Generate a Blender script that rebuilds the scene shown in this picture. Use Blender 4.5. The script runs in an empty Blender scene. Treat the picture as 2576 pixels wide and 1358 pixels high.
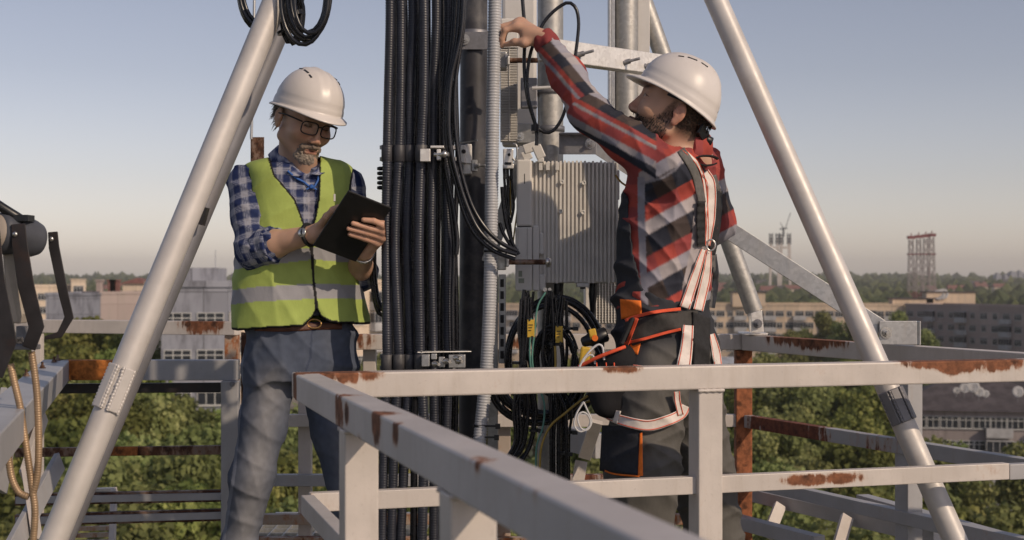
import bpy, bmesh, math, random
import numpy as np
from mathutils import Vector, Matrix, noise as mnoise
from mathutils.bvhtree import BVHTree
sc = bpy.context.scene
COL = sc.collection
R = math.radians
random.seed(7)
rng = np.random.default_rng(7)
# ---------------------------------------------------------------- camera
F = 3576.0            # focal length in pixels of a 2575 px wide picture (50 mm on 36 mm)
CX, HY = 1287.5, 695.0   # picture centre column, horizon row
cam_d = bpy.data.cameras.new('camera'); cam = bpy.data.objects.new('camera', cam_d); COL.objects.link(cam)
cam.location = (0, 0, 0); cam.rotation_euler = (R(90), 0, 0)
cam_d.lens = 50; cam_d.sensor_width = 36; cam_d.shift_y = 16/2575.0
cam_d.clip_start = 0.05; cam_d.clip_end = 20000
cam_d.dof.use_dof = True; cam_d.dof.focus_distance = 4.35; cam_d.dof.aperture_fstop = 6.3
sc.camera = cam
# ---------------------------------------------------------------- light
SUN_AZ, SUN_EL = 49.0, 31.0      # degrees to the right of straight behind the camera, height
ts = Vector((math.sin(R(SUN_AZ))*math.cos(R(SUN_EL)), -math.cos(R(SUN_AZ))*math.cos(R(SUN_EL)), math.sin(R(SUN_EL))))
w = bpy.data.worlds.new('World'); sc.world = w; w.use_nodes = True
wn, wl = w.node_tree.nodes, w.node_tree.links
wn.clear()
wo = wn.new('ShaderNodeOutputWorld'); bg = wn.new('ShaderNodeBackground'); sky = wn.new('ShaderNodeTexSky')
sky.sky_type = 'NISHITA'; sky.sun_disc = False
sky.sun_elevation = R(SUN_EL); sky.sun_rotation = math.atan2(ts.x, ts.y)
sky.altitude = 100; sky.air_density = 1.0; sky.dust_density = 0.9; sky.ozone_density = 2.0
hs = wn.new('ShaderNodeHueSaturation'); hs.inputs['Saturation'].default_value = 0.66
tint = wn.new('ShaderNodeMix'); tint.data_type = 'RGBA'; tint.blend_type = 'MULTIPLY'
tint.inputs['Factor'].default_value = 1.0; tint.inputs['B'].default_value = (1.045, 0.97, 1.015, 1)
wl.new(sky.outputs[0], hs.inputs['Color']); wl.new(hs.outputs[0], tint.inputs['A'])
wg = wn.new('ShaderNodeTexCoord'); wsx = wn.new('ShaderNodeSeparateXYZ'); wl.new(wg.outputs['Generated'], wsx.inputs[0])
wr = wn.new('ShaderNodeValToRGB'); wl.new(wsx.outputs['Z'], wr.inputs[0])   # dusty air near the horizon is paler and warmer
wr.color_ramp.elements[0].position = 0.0; wr.color_ramp.elements[0].color = (1, .95, .92, 1)
wr.color_ramp.elements[1].position = .30; wr.color_ramp.elements[1].color = (.57, .57, .57, 1)
e_ = wr.color_ramp.elements.new(.06); e_.color = (.85, .79, .76, 1)
e_ = wr.color_ramp.elements.new(.14); e_.color = (.68, .65, .635, 1)
wt = wn.new('ShaderNodeMix'); wt.data_type = 'RGBA'; wt.blend_type = 'MULTIPLY'; wt.inputs['Factor'].default_value = 1.0
wl.new(tint.outputs['Result'], wt.inputs['A']); wl.new(wr.outputs[0], wt.inputs['B']); wl.new(wt.outputs['Result'], bg.inputs['Color'])
wl.new(bg.outputs[0], wo.inputs['Surface'])
bg.inputs['Strength'].default_value = 0.15
sun_d = bpy.data.lights.new('sun', 'SUN'); sun = bpy.data.objects.new('sun', sun_d); COL.objects.link(sun)
sun_d.energy = 2.8; sun_d.angle = R(0.6); sun_d.color = (1.0, 0.80, 0.59)
sun.rotation_euler = ts.to_track_quat('Z', 'Y').to_euler(); sun.location = (20, -20, 30)
sc.view_settings.view_transform = 'Standard'; sc.view_settings.look = 'None'
sc.view_settings.exposure = -0.08; sc.view_settings.gamma = 1.0; sc.view_settings.use_curve_mapping = False
sc.render.engine = 'CYCLES'
sc.cycles.use_denoising = True
sc.cycles.max_bounces = 6; sc.cycles.volume_bounces = 1; sc.cycles.volume_step_rate = 4.0
sc.cycles.transparent_max_bounces = 12

# ---------------------------------------------------------------- helpers
def at(px, py, Y):
    return Vector(((px-CX)/F*Y, Y, -(py-HY)/F*Y))
def atz(px, py, z):
    return at(px, py, -z*F/(py-HY))
def link(o, parent=None):
    COL.objects.link(o)
    if parent is not None: o.parent = parent
    return o
def tag(o, label, cat=None, group=None, kind=None):
    o['label'] = label
    if cat: o['category'] = cat
    if group: o['group'] = group
    if kind: o['kind'] = kind
    return o
def thing(name, label, cat, loc=(0, 0, 0), group=None, rz=0.0):
    o = bpy.data.objects.new(name, None); COL.objects.link(o)
    o.empty_display_size = .1
    o.location = loc; o.rotation_euler = (0, 0, rz)
    return tag(o, label, cat, group)
class MB:
    """collects shapes (world coordinates) and links them as one mesh object"""
    def __init__(s): s.v = []; s.f = []; s.m = []; s.sm = []
    def add(s, vs, fs, mi=0, smooth=False):
        b = len(s.v); s.v.extend([tuple(v) for v in vs])
        for f in fs: s.f.append(tuple(i+b for i in f)); s.m.append(mi); s.sm.append(smooth)
        return s
    def build(s, name, mats, parent=None, local=False, bevel=0.0):
        me = bpy.data.meshes.new(name)
        vs = s.v
        if parent is not None and not local:
            inv = world_inv(parent); vs = [tuple(inv @ Vector(v)) for v in vs]
        me.from_pydata(vs, [], s.f)
        if not isinstance(mats, (list, tuple)): mats = [mats]
        for m in mats: me.materials.append(m)
        me.polygons.foreach_set('material_index', s.m)
        me.polygons.foreach_set('use_smooth', s.sm)
        me.update()
        o = bpy.data.objects.new(name, me); link(o, parent)
        if bevel > 0:
            md = o.modifiers.new('bevel', 'BEVEL'); md.width = bevel; md.segments = 2; md.limit_method = 'ANGLE'; md.angle_limit = R(40)
            md.harden_normals = False
        return o
def world_inv(o):
    m = Matrix.Identity(4)
    chain = []
    while o is not None: chain.append(o); o = o.parent
    for c in reversed(chain):
        m = m @ Matrix.LocRotScale(c.location, c.rotation_euler, c.scale)
    return m.inverted()
def box(mb, c, ax, ay, az, mi=0):
    c, ax, ay, az = Vector(c), Vector(ax), Vector(ay), Vector(az)
    vs = [c+sx*ax+sy*ay+sz*az for sz in (-1, 1) for sy in (-1, 1) for sx in (-1, 1)]
    fs = [(0, 2, 3, 1), (4, 5, 7, 6), (0, 1, 5, 4), (2, 6, 7, 3), (0, 4, 6, 2), (1, 3, 7, 5)]
    if ax.cross(ay).dot(az) < 0: fs = [tuple(reversed(f)) for f in fs]
    return mb.add(vs, fs, mi)
def abox(mb, x0, x1, y0, y1, z0, z1, mi=0):
    return box(mb, ((x0+x1)/2, (y0+y1)/2, (z0+z1)/2), ((x1-x0)/2, 0, 0), (0, (y1-y0)/2, 0), (0, 0, (z1-z0)/2), mi)
def pbox(mb, px0, py0, px1, py1, Y, d, mi=0):
    """box whose front face sits at distance Y behind the given picture rectangle, d deep"""
    a = at(px0, py0, Y); b = at(px1, py1, Y)
    return abox(mb, a.x, b.x, Y, Y+d, b.z, a.z, mi)
def beam(mb, p0, p1, w, h, up=(0, 0, 1), mi=0):
    p0, p1 = Vector(p0), Vector(p1); d = p1-p0; L = d.length; d.normalize()
    up = Vector(up)
    if abs(d.dot(up.normalized())) > .999: up = Vector((0, 1, 0)) if abs(d.z) > .5 else Vector((0, 0, 1))
    side = d.cross(up); side.normalize(); u = side.cross(d)
    return box(mb, (p0+p1)/2, d*L/2, side*w/2, u*h/2, mi)
def angle_iron(mb, p0, p1, w, t, up=(0, 0, 1), flip=1, mi=0):
    p0, p1 = Vector(p0), Vector(p1); d = (p1-p0).normalized(); s = d.cross(Vector(up)).normalized(); u = s.cross(d)
    beam(mb, p0+u*(w/2), p1+u*(w/2), t, w, up, mi)
    beam(mb, p0+s*flip*(w/2+t/2), p1+s*flip*(w/2+t/2), w, t, up, mi)
def frames(pts):
    n = len(pts); T = []
    for i in range(n):
        a = pts[max(i-1, 0)]; b = pts[min(i+1, n-1)]; t = (b-a)
        T.append(t.normalized() if t.length > 1e-9 else Vector((0, 0, 1)))
    ref = Vector((0, -1, 0)) if abs(T[0].y) < .9 else Vector((1, 0, 0))
    N = (ref - T[0]*ref.dot(T[0])).normalized(); out = []
    for t in T:
        N = (N - t*N.dot(t)).normalized(); out.append((t, N, t.cross(N)))
    return out
def tube(mb, pts, r, seg=12, mi=0, cap=True, smooth=True):
    pts = [Vector(p) for p in pts]; fr = frames(pts); vs = []; fs = []
    for i, (p, (t, n, b)) in enumerate(zip(pts, fr)):
        ri = r(i) if callable(r) else (r[i] if isinstance(r, (list, tuple)) else r)
        for k in range(seg):
            a = 2*math.pi*k/seg
            vs.append(p+(n*math.cos(a)+b*math.sin(a))*ri)
    for i in range(len(pts)-1):
        for k in range(seg):
            k2 = (k+1) % seg
            fs.append((i*seg+k, i*seg+k2, (i+1)*seg+k2, (i+1)*seg+k))
    mb.add(vs, fs, mi, smooth)
    if cap:
        n0 = len(pts)-1
        mb.add(vs[:seg], [tuple(reversed(range(seg)))], mi)
        mb.add(vs[n0*seg:], [tuple(range(seg))], mi)
    return mb
def spline(pts, step=.02):
    """Catmull-Rom through points, resampled evenly"""
    P = [Vector(p) for p in pts]; P = [P[0]*2-P[1]]+P+[P[-1]*2-P[-2]]; out = []
    for i in range(1, len(P)-2):
        a, b, c, d = P[i-1:i+3]; n = max(2, int((c-b).length/step*1.5))
        for k in range(n):
            t = k/n
            out.append(.5*((2*b)+(c-a)*t+(2*a-5*b+4*c-d)*t*t+(-a+3*b-3*c+d)*t**3))
    out.append(P[-2])
    res = [out[0]]; acc = 0
    for a, b in zip(out, out[1:]):
        L = (b-a).length
        if L < 1e-9: continue
        while acc+L >= step:
            f = (step-acc)/L; a = a.lerp(b, f); res.append(a.copy()); L = (b-a).length; acc = 0
            if L < 1e-9: break
        acc += L
    res.append(out[-1])
    return res
def ppath(l, Y=None, step=.02):
    return spline([at(p[0], p[1], p[2] if len(p) > 2 else Y) for p in l], step)
def cable(mb, l, Y, r, mi=0, seg=8, step=.015):
    return tube(mb, ppath(l, Y, step), r, seg, mi)
def lathe(mb, c, axis, prof, seg=24, mi=0, smooth=True):
    """prof: list of (distance along axis, radius)"""
    axis = Vector(axis).normalized(); ref = Vector((0, 0, 1)) if abs(axis.z) < .9 else Vector((1, 0, 0))
    n = (ref-axis*ref.dot(axis)).normalized(); b = axis.cross(n); c = Vector(c); vs = []; fs = []
    for h, r in prof:
        for k in range(seg):
            a = 2*math.pi*k/seg; vs.append(c+axis*h+(n*math.cos(a)+b*math.sin(a))*r)
    for i in range(len(prof)-1):
        for k in range(seg):
            k2 = (k+1) % seg; fs.append((i*seg+k, i*seg+k2, (i+1)*seg+k2, (i+1)*seg+k))
    fs2 = [tuple(reversed(range(seg))), tuple((len(prof)-1)*seg+k for k in range(seg))]
    mb.add(vs, fs, mi, smooth); mb.add(vs, fs2, mi)
    return mb
def bolt(mb, c, axis, r=.009, L=.012, mi=0):
    lathe(mb, c, axis, [(0, r*1.5), (.002, r*1.5)], 12, mi)
    lathe(mb, Vector(c)+Vector(axis).normalized()*.002, axis, [(0, r), (L*.6, r)], 6, mi, False)
    lathe(mb, Vector(c)+Vector(axis).normalized()*(.002+L*.6), axis, [(0, r*.55), (L, r*.55)], 8, mi)

# ---------------------------------------------------------------- materials
def nodes(name):
    m = bpy.data.materials.new(name); m.use_nodes = True
    nt = m.node_tree; nt.nodes.clear()
    o = nt.nodes.new('ShaderNodeOutputMaterial'); p = nt.nodes.new('ShaderNodeBsdfPrincipled')
    nt.links.new(p.outputs[0], o.inputs['Surface'])
    return m, nt, p, o
def N(nt, typ, **kw):
    n = nt.nodes.new(typ)
    for k, v in kw.items():
        if k.startswith('i_'): n.inputs[k[2:]].default_value = v
        else: setattr(n, k, v)
    return n
def noise(nt, vec, scale, detail=4, rough=.6):
    n = N(nt, 'ShaderNodeTexNoise'); n.inputs['Scale'].default_value = scale
    n.inputs['Detail'].default_value = detail; n.inputs['Roughness'].default_value = rough
    if vec is not None: nt.links.new(vec, n.inputs['Vector'])
    return n.outputs['Fac']
def ramp(nt, fac, lo, hi):
    n = N(nt, 'ShaderNodeMapRange'); n.interpolation_type = 'SMOOTHSTEP'
    n.inputs['From Min'].default_value = lo; n.inputs['From Max'].default_value = hi
    nt.links.new(fac, n.inputs['Value']); return n.outputs[0]
def math_(nt, op, a, b=None, c=None):
    n = N(nt, 'ShaderNodeMath', operation=op)
    for i, x in enumerate((a, b, c)):
        if x is None: continue
        if isinstance(x, (int, float)): n.inputs[i].default_value = x
        else: nt.links.new(x, n.inputs[i])
    return n.outputs[0]
def mixc(nt, fac, a, b):
    n = N(nt, 'ShaderNodeMix', data_type='RGBA')
    if isinstance(fac, (int, float)): n.inputs['Factor'].default_value = fac
    else: nt.links.new(fac, n.inputs['Factor'])
    for s, x in (('A', a), ('B', b)):
        if isinstance(x, tuple): n.inputs[s].default_value = (*x[:3], 1)
        else: nt.links.new(x, n.inputs[s])
    return n.outputs['Result']
def bump(nt, p, h, strength=.3, dist=.002):
    b = N(nt, 'ShaderNodeBump'); b.inputs['Strength'].default_value = strength; b.inputs['Distance'].default_value = dist
    nt.links.new(h, b.inputs['Height']); nt.links.new(b.outputs[0], p.inputs['Normal'])
def pos(nt):
    return N(nt, 'ShaderNodeNewGeometry').outputs['Position']
def stretch(nt, vec, s):
    n = N(nt, 'ShaderNodeMapping'); n.inputs['Scale'].default_value = s; nt.links.new(vec, n.inputs['Vector']); return n.outputs[0]
def mat(name, col, rough=.5, metal=0., var=.2, scale=12., bs=80., bstr=.15, dirt=None, dirt_amt=.5, bdist=.001, streak=False):
    m, nt, p, o = nodes(name); P = pos(nt)
    vec = stretch(nt, P, (6, 6, 1)) if streak else P
    f = ramp(nt, noise(nt, vec, scale), .3, .7)
    c = mixc(nt, f, tuple(x*(1-var) for x in col), tuple(min(1, x*(1+var)) for x in col))
    if dirt:
        d = ramp(nt, noise(nt, vec, scale*.45, 6, .7), .5, .68); d = math_(nt, 'MULTIPLY', d, dirt_amt); c = mixc(nt, d, c, dirt)
    nt.links.new(c, p.inputs['Base Color'])
    p.inputs['Roughness'].default_value = rough; p.inputs['Metallic'].default_value = metal
    r = math_(nt, 'MULTIPLY_ADD', noise(nt, P, scale*3), .3, rough-.15); nt.links.new(r, p.inputs['Roughness'])
    if bstr: bump(nt, p, noise(nt, P, bs, 3), bstr, bdist)
    return m
def paint(name, col, rust=0.15, spots=(), rough=.45, streaks=.3, rustcol=(.13, .05, .024)):
    """old enamel paint on steel, with rust blooming along edges, in runs and at given spots"""
    m, nt, p, o = nodes(name); P = pos(nt)
    big = noise(nt, P, 7, 5); fine = noise(nt, P, 45, 6, .7); run = noise(nt, stretch(nt, P, (30, 30, 3)), 1.6, 4)
    c = mixc(nt, ramp(nt, big, .35, .7), tuple(x*.86 for x in col), col)
    c = mixc(nt, math_(nt, 'MULTIPLY', ramp(nt, run, .5, .75), streaks*.6), c, (.34, .27, .2))
    c = mixc(nt, math_(nt, 'MULTIPLY', ramp(nt, noise(nt, P, 140, 3), .6, .72), .18), c, (.2, .16, .13))
    mid = noise(nt, stretch(nt, P, (1, 1, .55)), 26, 7, .75)
    k = math_(nt, 'ADD', math_(nt, 'MULTIPLY', big, .35), math_(nt, 'MULTIPLY', mid, .65))
    k = math_(nt, 'ADD', k, rust*.6-.22)
    for s in spots:
        x, y, z, r = s[:4]; amt = s[4] if len(s) > 4 else .45
        v = N(nt, 'ShaderNodeVectorMath', operation='SUBTRACT'); nt.links.new(P, v.inputs[0]); v.inputs[1].default_value = (x, y, z)
        v2 = N(nt, 'ShaderNodeVectorMath', operation='MULTIPLY'); nt.links.new(v.outputs[0], v2.inputs[0]); v2.inputs[1].default_value = (1/r, 1/r, (s[5] if len(s) > 5 else 1.4)/r)
        l = N(nt, 'ShaderNodeVectorMath', operation='LENGTH'); nt.links.new(v2.outputs[0], l.inputs[0])
        d = ramp(nt, l.outputs['Value'], 1.3, .1)
        runs = math_(nt, 'ADD', math_(nt, 'MULTIPLY', ramp(nt, run, .3, .7), .55), .3)
        k = math_(nt, 'ADD', k, math_(nt, 'MULTIPLY', math_(nt, 'MULTIPLY', d, runs), amt))
    mask = ramp(nt, k, .5, .62); edge = ramp(nt, k, .42, .58)
    rc = mixc(nt, ramp(nt, fine, .35, .65), rustcol, tuple(min(1, x*2.0) for x in rustcol))
    rc = mixc(nt, ramp(nt, noise(nt, P, 22, 3), .5, .7), rc, tuple(x*.45 for x in rustcol))
    c = mixc(nt, math_(nt, 'MULTIPLY', edge, .55), c, (.38, .2, .1))
    c = mixc(nt, mask, c, rc)
    nt.links.new(c, p.inputs['Base Color'])
    nt.links.new(math_(nt, 'MULTIPLY_ADD', mask, .4, rough), p.inputs['Roughness'])
    bump(nt, p, math_(nt, 'ADD', fine, math_(nt, 'MULTIPLY', mask, .8)), .25, .0015)
    return m
def galv(name, col=(.5, .5, .5), rough=.42, metal=.75):
    m, nt, p, o = nodes(name); P = pos(nt)
    v = N(nt, 'ShaderNodeTexVoronoi'); v.inputs['Scale'].default_value = 90; nt.links.new(P, v.inputs['Vector'])
    sp = N(nt, 'ShaderNodeSeparateColor'); nt.links.new(v.outputs['Color'], sp.inputs[0])
    c = mixc(nt, math_(nt, 'MULTIPLY', sp.outputs[0], .5), tuple(x*.8 for x in col), tuple(min(1, x*1.2) for x in col))
    c = mixc(nt, math_(nt, 'MULTIPLY', ramp(nt, noise(nt, P, 9, 5), .5, .75), .5), c, tuple(x*.62 for x in col))
    c = mixc(nt, math_(nt, 'MULTIPLY', ramp(nt, noise(nt, stretch(nt, P, (20, 20, 2)), 2, 5), .55, .75), .35), c, (.38, .32, .26))
    nt.links.new(c, p.inputs['Base Color']); p.inputs['Metallic'].default_value = metal
    nt.links.new(math_(nt, 'MULTIPLY_ADD', noise(nt, P, 25, 4), .35, rough-.17), p.inputs['Roughness'])
    bump(nt, p, noise(nt, P, 60, 4), .2, .001)
    return m
def vcol(name, rough=.8, weave=0., fold=0., sss=0., spec=.3, wn_scale=900.):
    m, nt, p, o = nodes(name); a = N(nt, 'ShaderNodeAttribute', attribute_name='col'); P = pos(nt)
    c = mixc(nt, math_(nt, 'MULTIPLY', noise(nt, P, 60, 4), .16 if not sss else .08), a.outputs['Color'], (0.02, .02, .02))
    nt.links.new(c, p.inputs['Base Color']); p.inputs['Roughness'].default_value = rough
    p.inputs['Specular IOR Level'].default_value = spec
    h = noise(nt, P, wn_scale if weave else 250, 2)
    if fold: h = math_(nt, 'ADD', math_(nt, 'MULTIPLY', h, .15), noise(nt, stretch(nt, P, (1, 1, .55)), 28, 3))
    bump(nt, p, h, .35 if fold else .2, .006 if fold else .001)
    if sss: p.inputs['Subsurface Weight'].default_value = sss; p.inputs['Subsurface Radius'].default_value = (.01, .004, .002); p.inputs['Subsurface Scale'].default_value = .6
    return m
M = {}
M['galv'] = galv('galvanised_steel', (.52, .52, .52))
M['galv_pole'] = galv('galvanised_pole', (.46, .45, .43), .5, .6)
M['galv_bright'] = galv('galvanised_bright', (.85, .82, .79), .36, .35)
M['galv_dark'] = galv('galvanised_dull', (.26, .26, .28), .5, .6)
M['pipe_paint'] = mat('silver_painted_pipe', (.58, .55, .53), .46, .15, .07, 9, 120, .12, (.36, .31, .27), .3)
M['pipe_shade_grey'] = mat('shade_darkened_grey_pipe', (.19, .19, .21), .45, .2, .1, 10, 120, .12, (.2, .18, .17), .4)  # grey darkened to carry the shade on the rear left stay
M['mast'] = mat('dark_painted_mast', (.04, .04, .048), .5, .0, .25, 10, 90, .2, (.2, .19, .18), .4)
M['black_plastic'] = mat('black_plastic', (.012, .013, .016), .38, 0, .3, 30, 200, .1)
M['black_conduit'] = mat('black_corrugated_plastic', (.026, .029, .042), .38, 0, .2, 20, 200, .05)
M['black_cable'] = mat('black_cable_jacket', (.012, .013, .018), .28, 0, .3, 20, 200, .05)
M['black_steel'] = mat('black_painted_steel', (.02, .018, .02), .5, 0, .3, 14, 120, .2, (.07, .03, .015), .35)
M['grey_conduit'] = mat('grey_corrugated_plastic', (.42, .43, .46), .45, 0, .06, 14, 150, .05, (.3, .28, .26), .3)
M['gold_conduit'] = mat('brass_coloured_flexible_conduit', (.36, .25, .155), .42, .3, .2, 12, 150, .05, (.12, .08, .05), .4)
M['rru'] = mat('grey_cast_housing', (.72, .69, .645), .55, 0, .06, 9, 160, .1, (.3, .28, .25), .3)
M['rru_plain'] = mat('light_grey_cover', (.70, .68, .65), .5, 0, .04, 6, 160, .05)
M['white_panel'] = mat('white_antenna_cover', (.62, .6, .58), .42, 0, .05, 4, 100, .05, (.4, .36, .32), .2)
M['yellow'] = mat('yellow_tag', (.6, .38, .04), .5, 0, .1, 20, 100, .05)
M['orange'] = mat('orange_cloth', (.8, .18, .02), .8, 0, .12, 40, 500, .2)
M['black_cloth'] = mat('black_webbing', (.018, .018, .02), .85, 0, .25, 60, 600, .4)
M['grey_cloth'] = mat('grey_webbing', (.12, .115, .11), .85, 0, .2, 60, 600, .4)
M['white_web'] = mat('white_webbing', (.72, .66, .62), .8, 0, .06, 60, 500, .3)
M['red_edge'] = mat('red_stitching', (.75, .1, .04), .8, 0, .1, 60, 500, .3)
M['steel'] = mat('bright_steel', (.6, .58, .55), .28, .9, .1, 30, 100, .1)
M['helmet'] = mat('white_helmet_plastic', (.68, .64, .62), .36, 0, .02, 6, 60, .03, (.4, .35, .3), .22)
M['tablet'] = mat('black_tablet_shell', (.008, .008, .009), .42, 0, .2, 30, 200, .05)
M['blue'] = mat('blue_cord', (.03, .12, .42), .6, 0, .1, 30, 200, .1)
M['leather'] = mat('brown_leather', (.1, .035, .018), .55, 0, .2, 30, 200, .3)
M['white_cord'] = mat('white_cord', (.6, .6, .62), .7, 0, .1, 50, 300, .2)
M['teal'] = mat('green_wire', (.1, .25, .21), .4, 0, .1, 30, 200, .05)
M['gold_wire'] = mat('yellow_wire', (.42, .28, .06), .4, 0, .1, 30, 200, .05)
CREAM = (.62, .565, .525); GREY = (.4, .4, .42)
M['rust_steel'] = paint('rusty_steel', (.16, .14, .135), .5, rustcol=(.05, .02, .010))
M['rust_orange'] = paint('orange_rusted_steel', (.42, .34, .28), .42, rustcol=(.2, .065, .02))
M['cream'] = paint('cream_painted_steel', CREAM, .07)
M['lilac'] = paint('grey_painted_steel', GREY, .05)
# ================================================================ land, trees, buildings far off
GZ = -32.0
def ground_z(x, y):
    d = math.hypot(x, y)
    h = 0.
    if d > 700: h = 16*min(1, (d-700)/3300.) * (1+.35*mnoise.noise(Vector((x/900., y/900., 0))))
    return GZ+h
mb = MB()
rs = [0, 15, 30, 50, 80, 120, 180, 260, 380, 550, 750, 1000, 1350, 1800, 2400, 3100, 4000, 5200, 7000]
na = 96
vs = [(0, 0, GZ)]
for r in rs[1:]:
    for k in range(na):
        a = 2*math.pi*k/na; x, y = r*math.cos(a), r*math.sin(a); vs.append((x, y, ground_z(x, y)))
fs = [(0, 1+k, 1+(k+1) % na) for k in range(na)]
for i in range(len(rs)-2):
    for k in range(na):
        k2 = (k+1) % na; a = 1+i*na; b = a+na; fs.append((a+k, b+k, b+k2, a+k2))
mb.add(vs, fs, 0, True)
m, nt, p, o_ = nodes('ground_mixed'); P = pos(nt)
c = mixc(nt, ramp(nt, noise(nt, P, .05, 5), .4, .6), (.055, .07, .03), (.13, .115, .08))
c = mixc(nt, ramp(nt, noise(nt, P, .4, 4), .45, .65), c, (.05, .065, .025))
nt.links.new(c, p.inputs['Base Color']); p.inputs['Roughness'].default_value = .95
bump(nt, p, noise(nt, P, .6, 4), .6, .5)
tag(mb.build('ground', m), 'dry green and brown ground between the trees far below', kind='structure')

def leafmat(name, a, b, c3):
    m, nt, p, o = nodes(name); P = pos(nt)
    at_ = N(nt, 'ShaderNodeAttribute', attribute_name='tone')
    oi = N(nt, 'ShaderNodeObjectInfo')
    f = math_(nt, 'ADD', math_(nt, 'MULTIPLY', at_.outputs['Fac'], .65), math_(nt, 'MULTIPLY', noise(nt, P, .5, 3), .5))
    c = mixc(nt, ramp(nt, f, .2, .62), a, b); c = mixc(nt, ramp(nt, f, .6, .95), c, c3)
    h = N(nt, 'ShaderNodeHueSaturation'); nt.links.new(c, h.inputs['Color'])
    nt.links.new(math_(nt, 'MULTIPLY_ADD', oi.outputs['Random'], .05, .475), h.inputs['Hue'])
    nt.links.new(math_(nt, 'MULTIPLY_ADD', oi.outputs['Random'], .5, .95), h.inputs['Value'])
    nt.links.new(h.outputs[0], p.inputs['Base Color']); p.inputs['Roughness'].default_value = .75
    p.inputs['Specular IOR Level'].default_value = .2
    t = N(nt, 'ShaderNodeBsdfTranslucent'); nt.links.new(h.outputs[0], t.inputs['Color'])
    mx = N(nt, 'ShaderNodeMixShader'); mx.inputs[0].default_value = .3
    nt.links.new(p.outputs[0], mx.inputs[1]); nt.links.new(t.outputs[0], mx.inputs[2]); nt.links.new(mx.outputs[0], o.inputs['Surface'])
    return m
M['leaf'] = leafmat('broad_leaves', (.055, .078, .022), (.15, .175, .05), (.31, .31, .10))
M['leaf2'] = leafmat('grey_green_leaves', (.075, .095, .035), (.175, .195, .07), (.33, .33, .14))
M['bark'] = mat('bark', (.1, .075, .05), .9, 0, .3, 3, 20, .5, None, 0, .02)

def crown_mesh(seed, rx, rz, nleaf, leaf, lumps, matl, shape='round'):
    g = np.random.default_rng(seed)
    C, Rr = [], []
    for i in range(lumps):
        if shape == 'round':
            u = g.normal(size=3); u /= np.linalg.norm(u); u[2] = abs(u[2])*.9-.25
            rr = g.uniform(.45, .92); C.append(u*np.array([rx, rx, rz])*rr); Rr.append(g.uniform(.17, .36)*rx)
        else:
            h = g.uniform(-1, 1); w_ = rx*math.sqrt(max(.05, 1-abs(h)**2.2))*.55; a = g.uniform(0, 6.28)
            C.append(np.array([w_*math.cos(a), w_*math.sin(a), h*rz*.9])); Rr.append(g.uniform(.4, .65)*rx)
    C = np.array(C); Rr = np.array(Rr)
    which = g.choice(lumps, nleaf, p=Rr**2/np.sum(Rr**2))
    d = g.normal(size=(nleaf, 3)); d /= np.linalg.norm(d, axis=1)[:, None]
    rad = Rr[which]*(g.uniform(.55, 1.12, nleaf))
    pc = C[which]+d*rad[:, None]*np.array([1, 1, .85])
    n = d*.8+g.normal(size=(nleaf, 3))*.55; n /= np.linalg.norm(n, axis=1)[:, None]
    a = np.cross(n, g.normal(size=(nleaf, 3))); a /= np.linalg.norm(a, axis=1)[:, None]; b = np.cross(n, a)
    s = leaf*g.uniform(.5, 1.3, nleaf)[:, None]
    V = np.stack([pc-a*s-b*s*.5, pc+a*s*.2-b*s*.8, pc+a*s+b*s*.4, pc-a*s*.3+b*s*.9], 1).reshape(-1, 3)
    tone = np.repeat(g.uniform(0, 1, nleaf)*.35+g.uniform(0, 1, lumps)[which]*.65, 4)  # random tone per lump also stands in for lit and shadowed clumps
    me = bpy.data.meshes.new('crown')
    me.vertices.add(len(V)); me.vertices.foreach_set('co', V.astype(np.float32).ravel())
    me.loops.add(nleaf*4); me.loops.foreach_set('vertex_index', np.arange(nleaf*4, dtype=np.int32))
    me.polygons.add(nleaf); me.polygons.foreach_set('loop_start', np.arange(0, nleaf*4, 4, dtype=np.int32)); me.polygons.foreach_set('loop_total', np.full(nleaf, 4, np.int32))
    at_ = me.attributes.new('tone', 'FLOAT', 'POINT'); at_.data.foreach_set('value', tone.astype(np.float32))
    me.materials.append(matl); me.update(); me.validate()
    return me
def trunk_mesh(seed, h, rx):
    g = random.Random(seed); mb = MB()
    tube(mb, spline([(0, 0, 0), (.2, .1, h*.3), (-.1, .2, h*.62), (.1, 0, h*.9)], .8), lambda i: max(.06, .32-.02*i), 8)
    for k in range(6):
        a = g.uniform(0, 6.28); z0 = h*g.uniform(.35, .7); L = rx*g.uniform(.6, .9)
        tube(mb, spline([(0, 0, z0), (L*.5*math.cos(a), L*.5*math.sin(a), z0+L*.35), (L*math.cos(a), L*math.sin(a), z0+L*.8)], .7), lambda i: max(.03, .13-.02*i), 6)
    me = bpy.data.meshes.new('trunk'); me.from_pydata(mb.v, [], mb.f); me.materials.append(M['bark']); me.update()
    return me
CROWNS = [crown_mesh(11+i, 4.4, 4.6, 9500, .19, 34, M['leaf' if i % 3 else 'leaf2']) for i in range(4)]
TALL = [crown_mesh(31+i, 2.3, 6.5, 6500, .19, 30, M['leaf2'], 'tall') for i in range(2)]
TR = [trunk_mesh(i, 11, 4) for i in range(3)]
tree_i = [0]
def near_words(px, d):
    return 'left' if px < 600 else 'middle' if px < 1700 else 'right'
TREES = []
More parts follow.
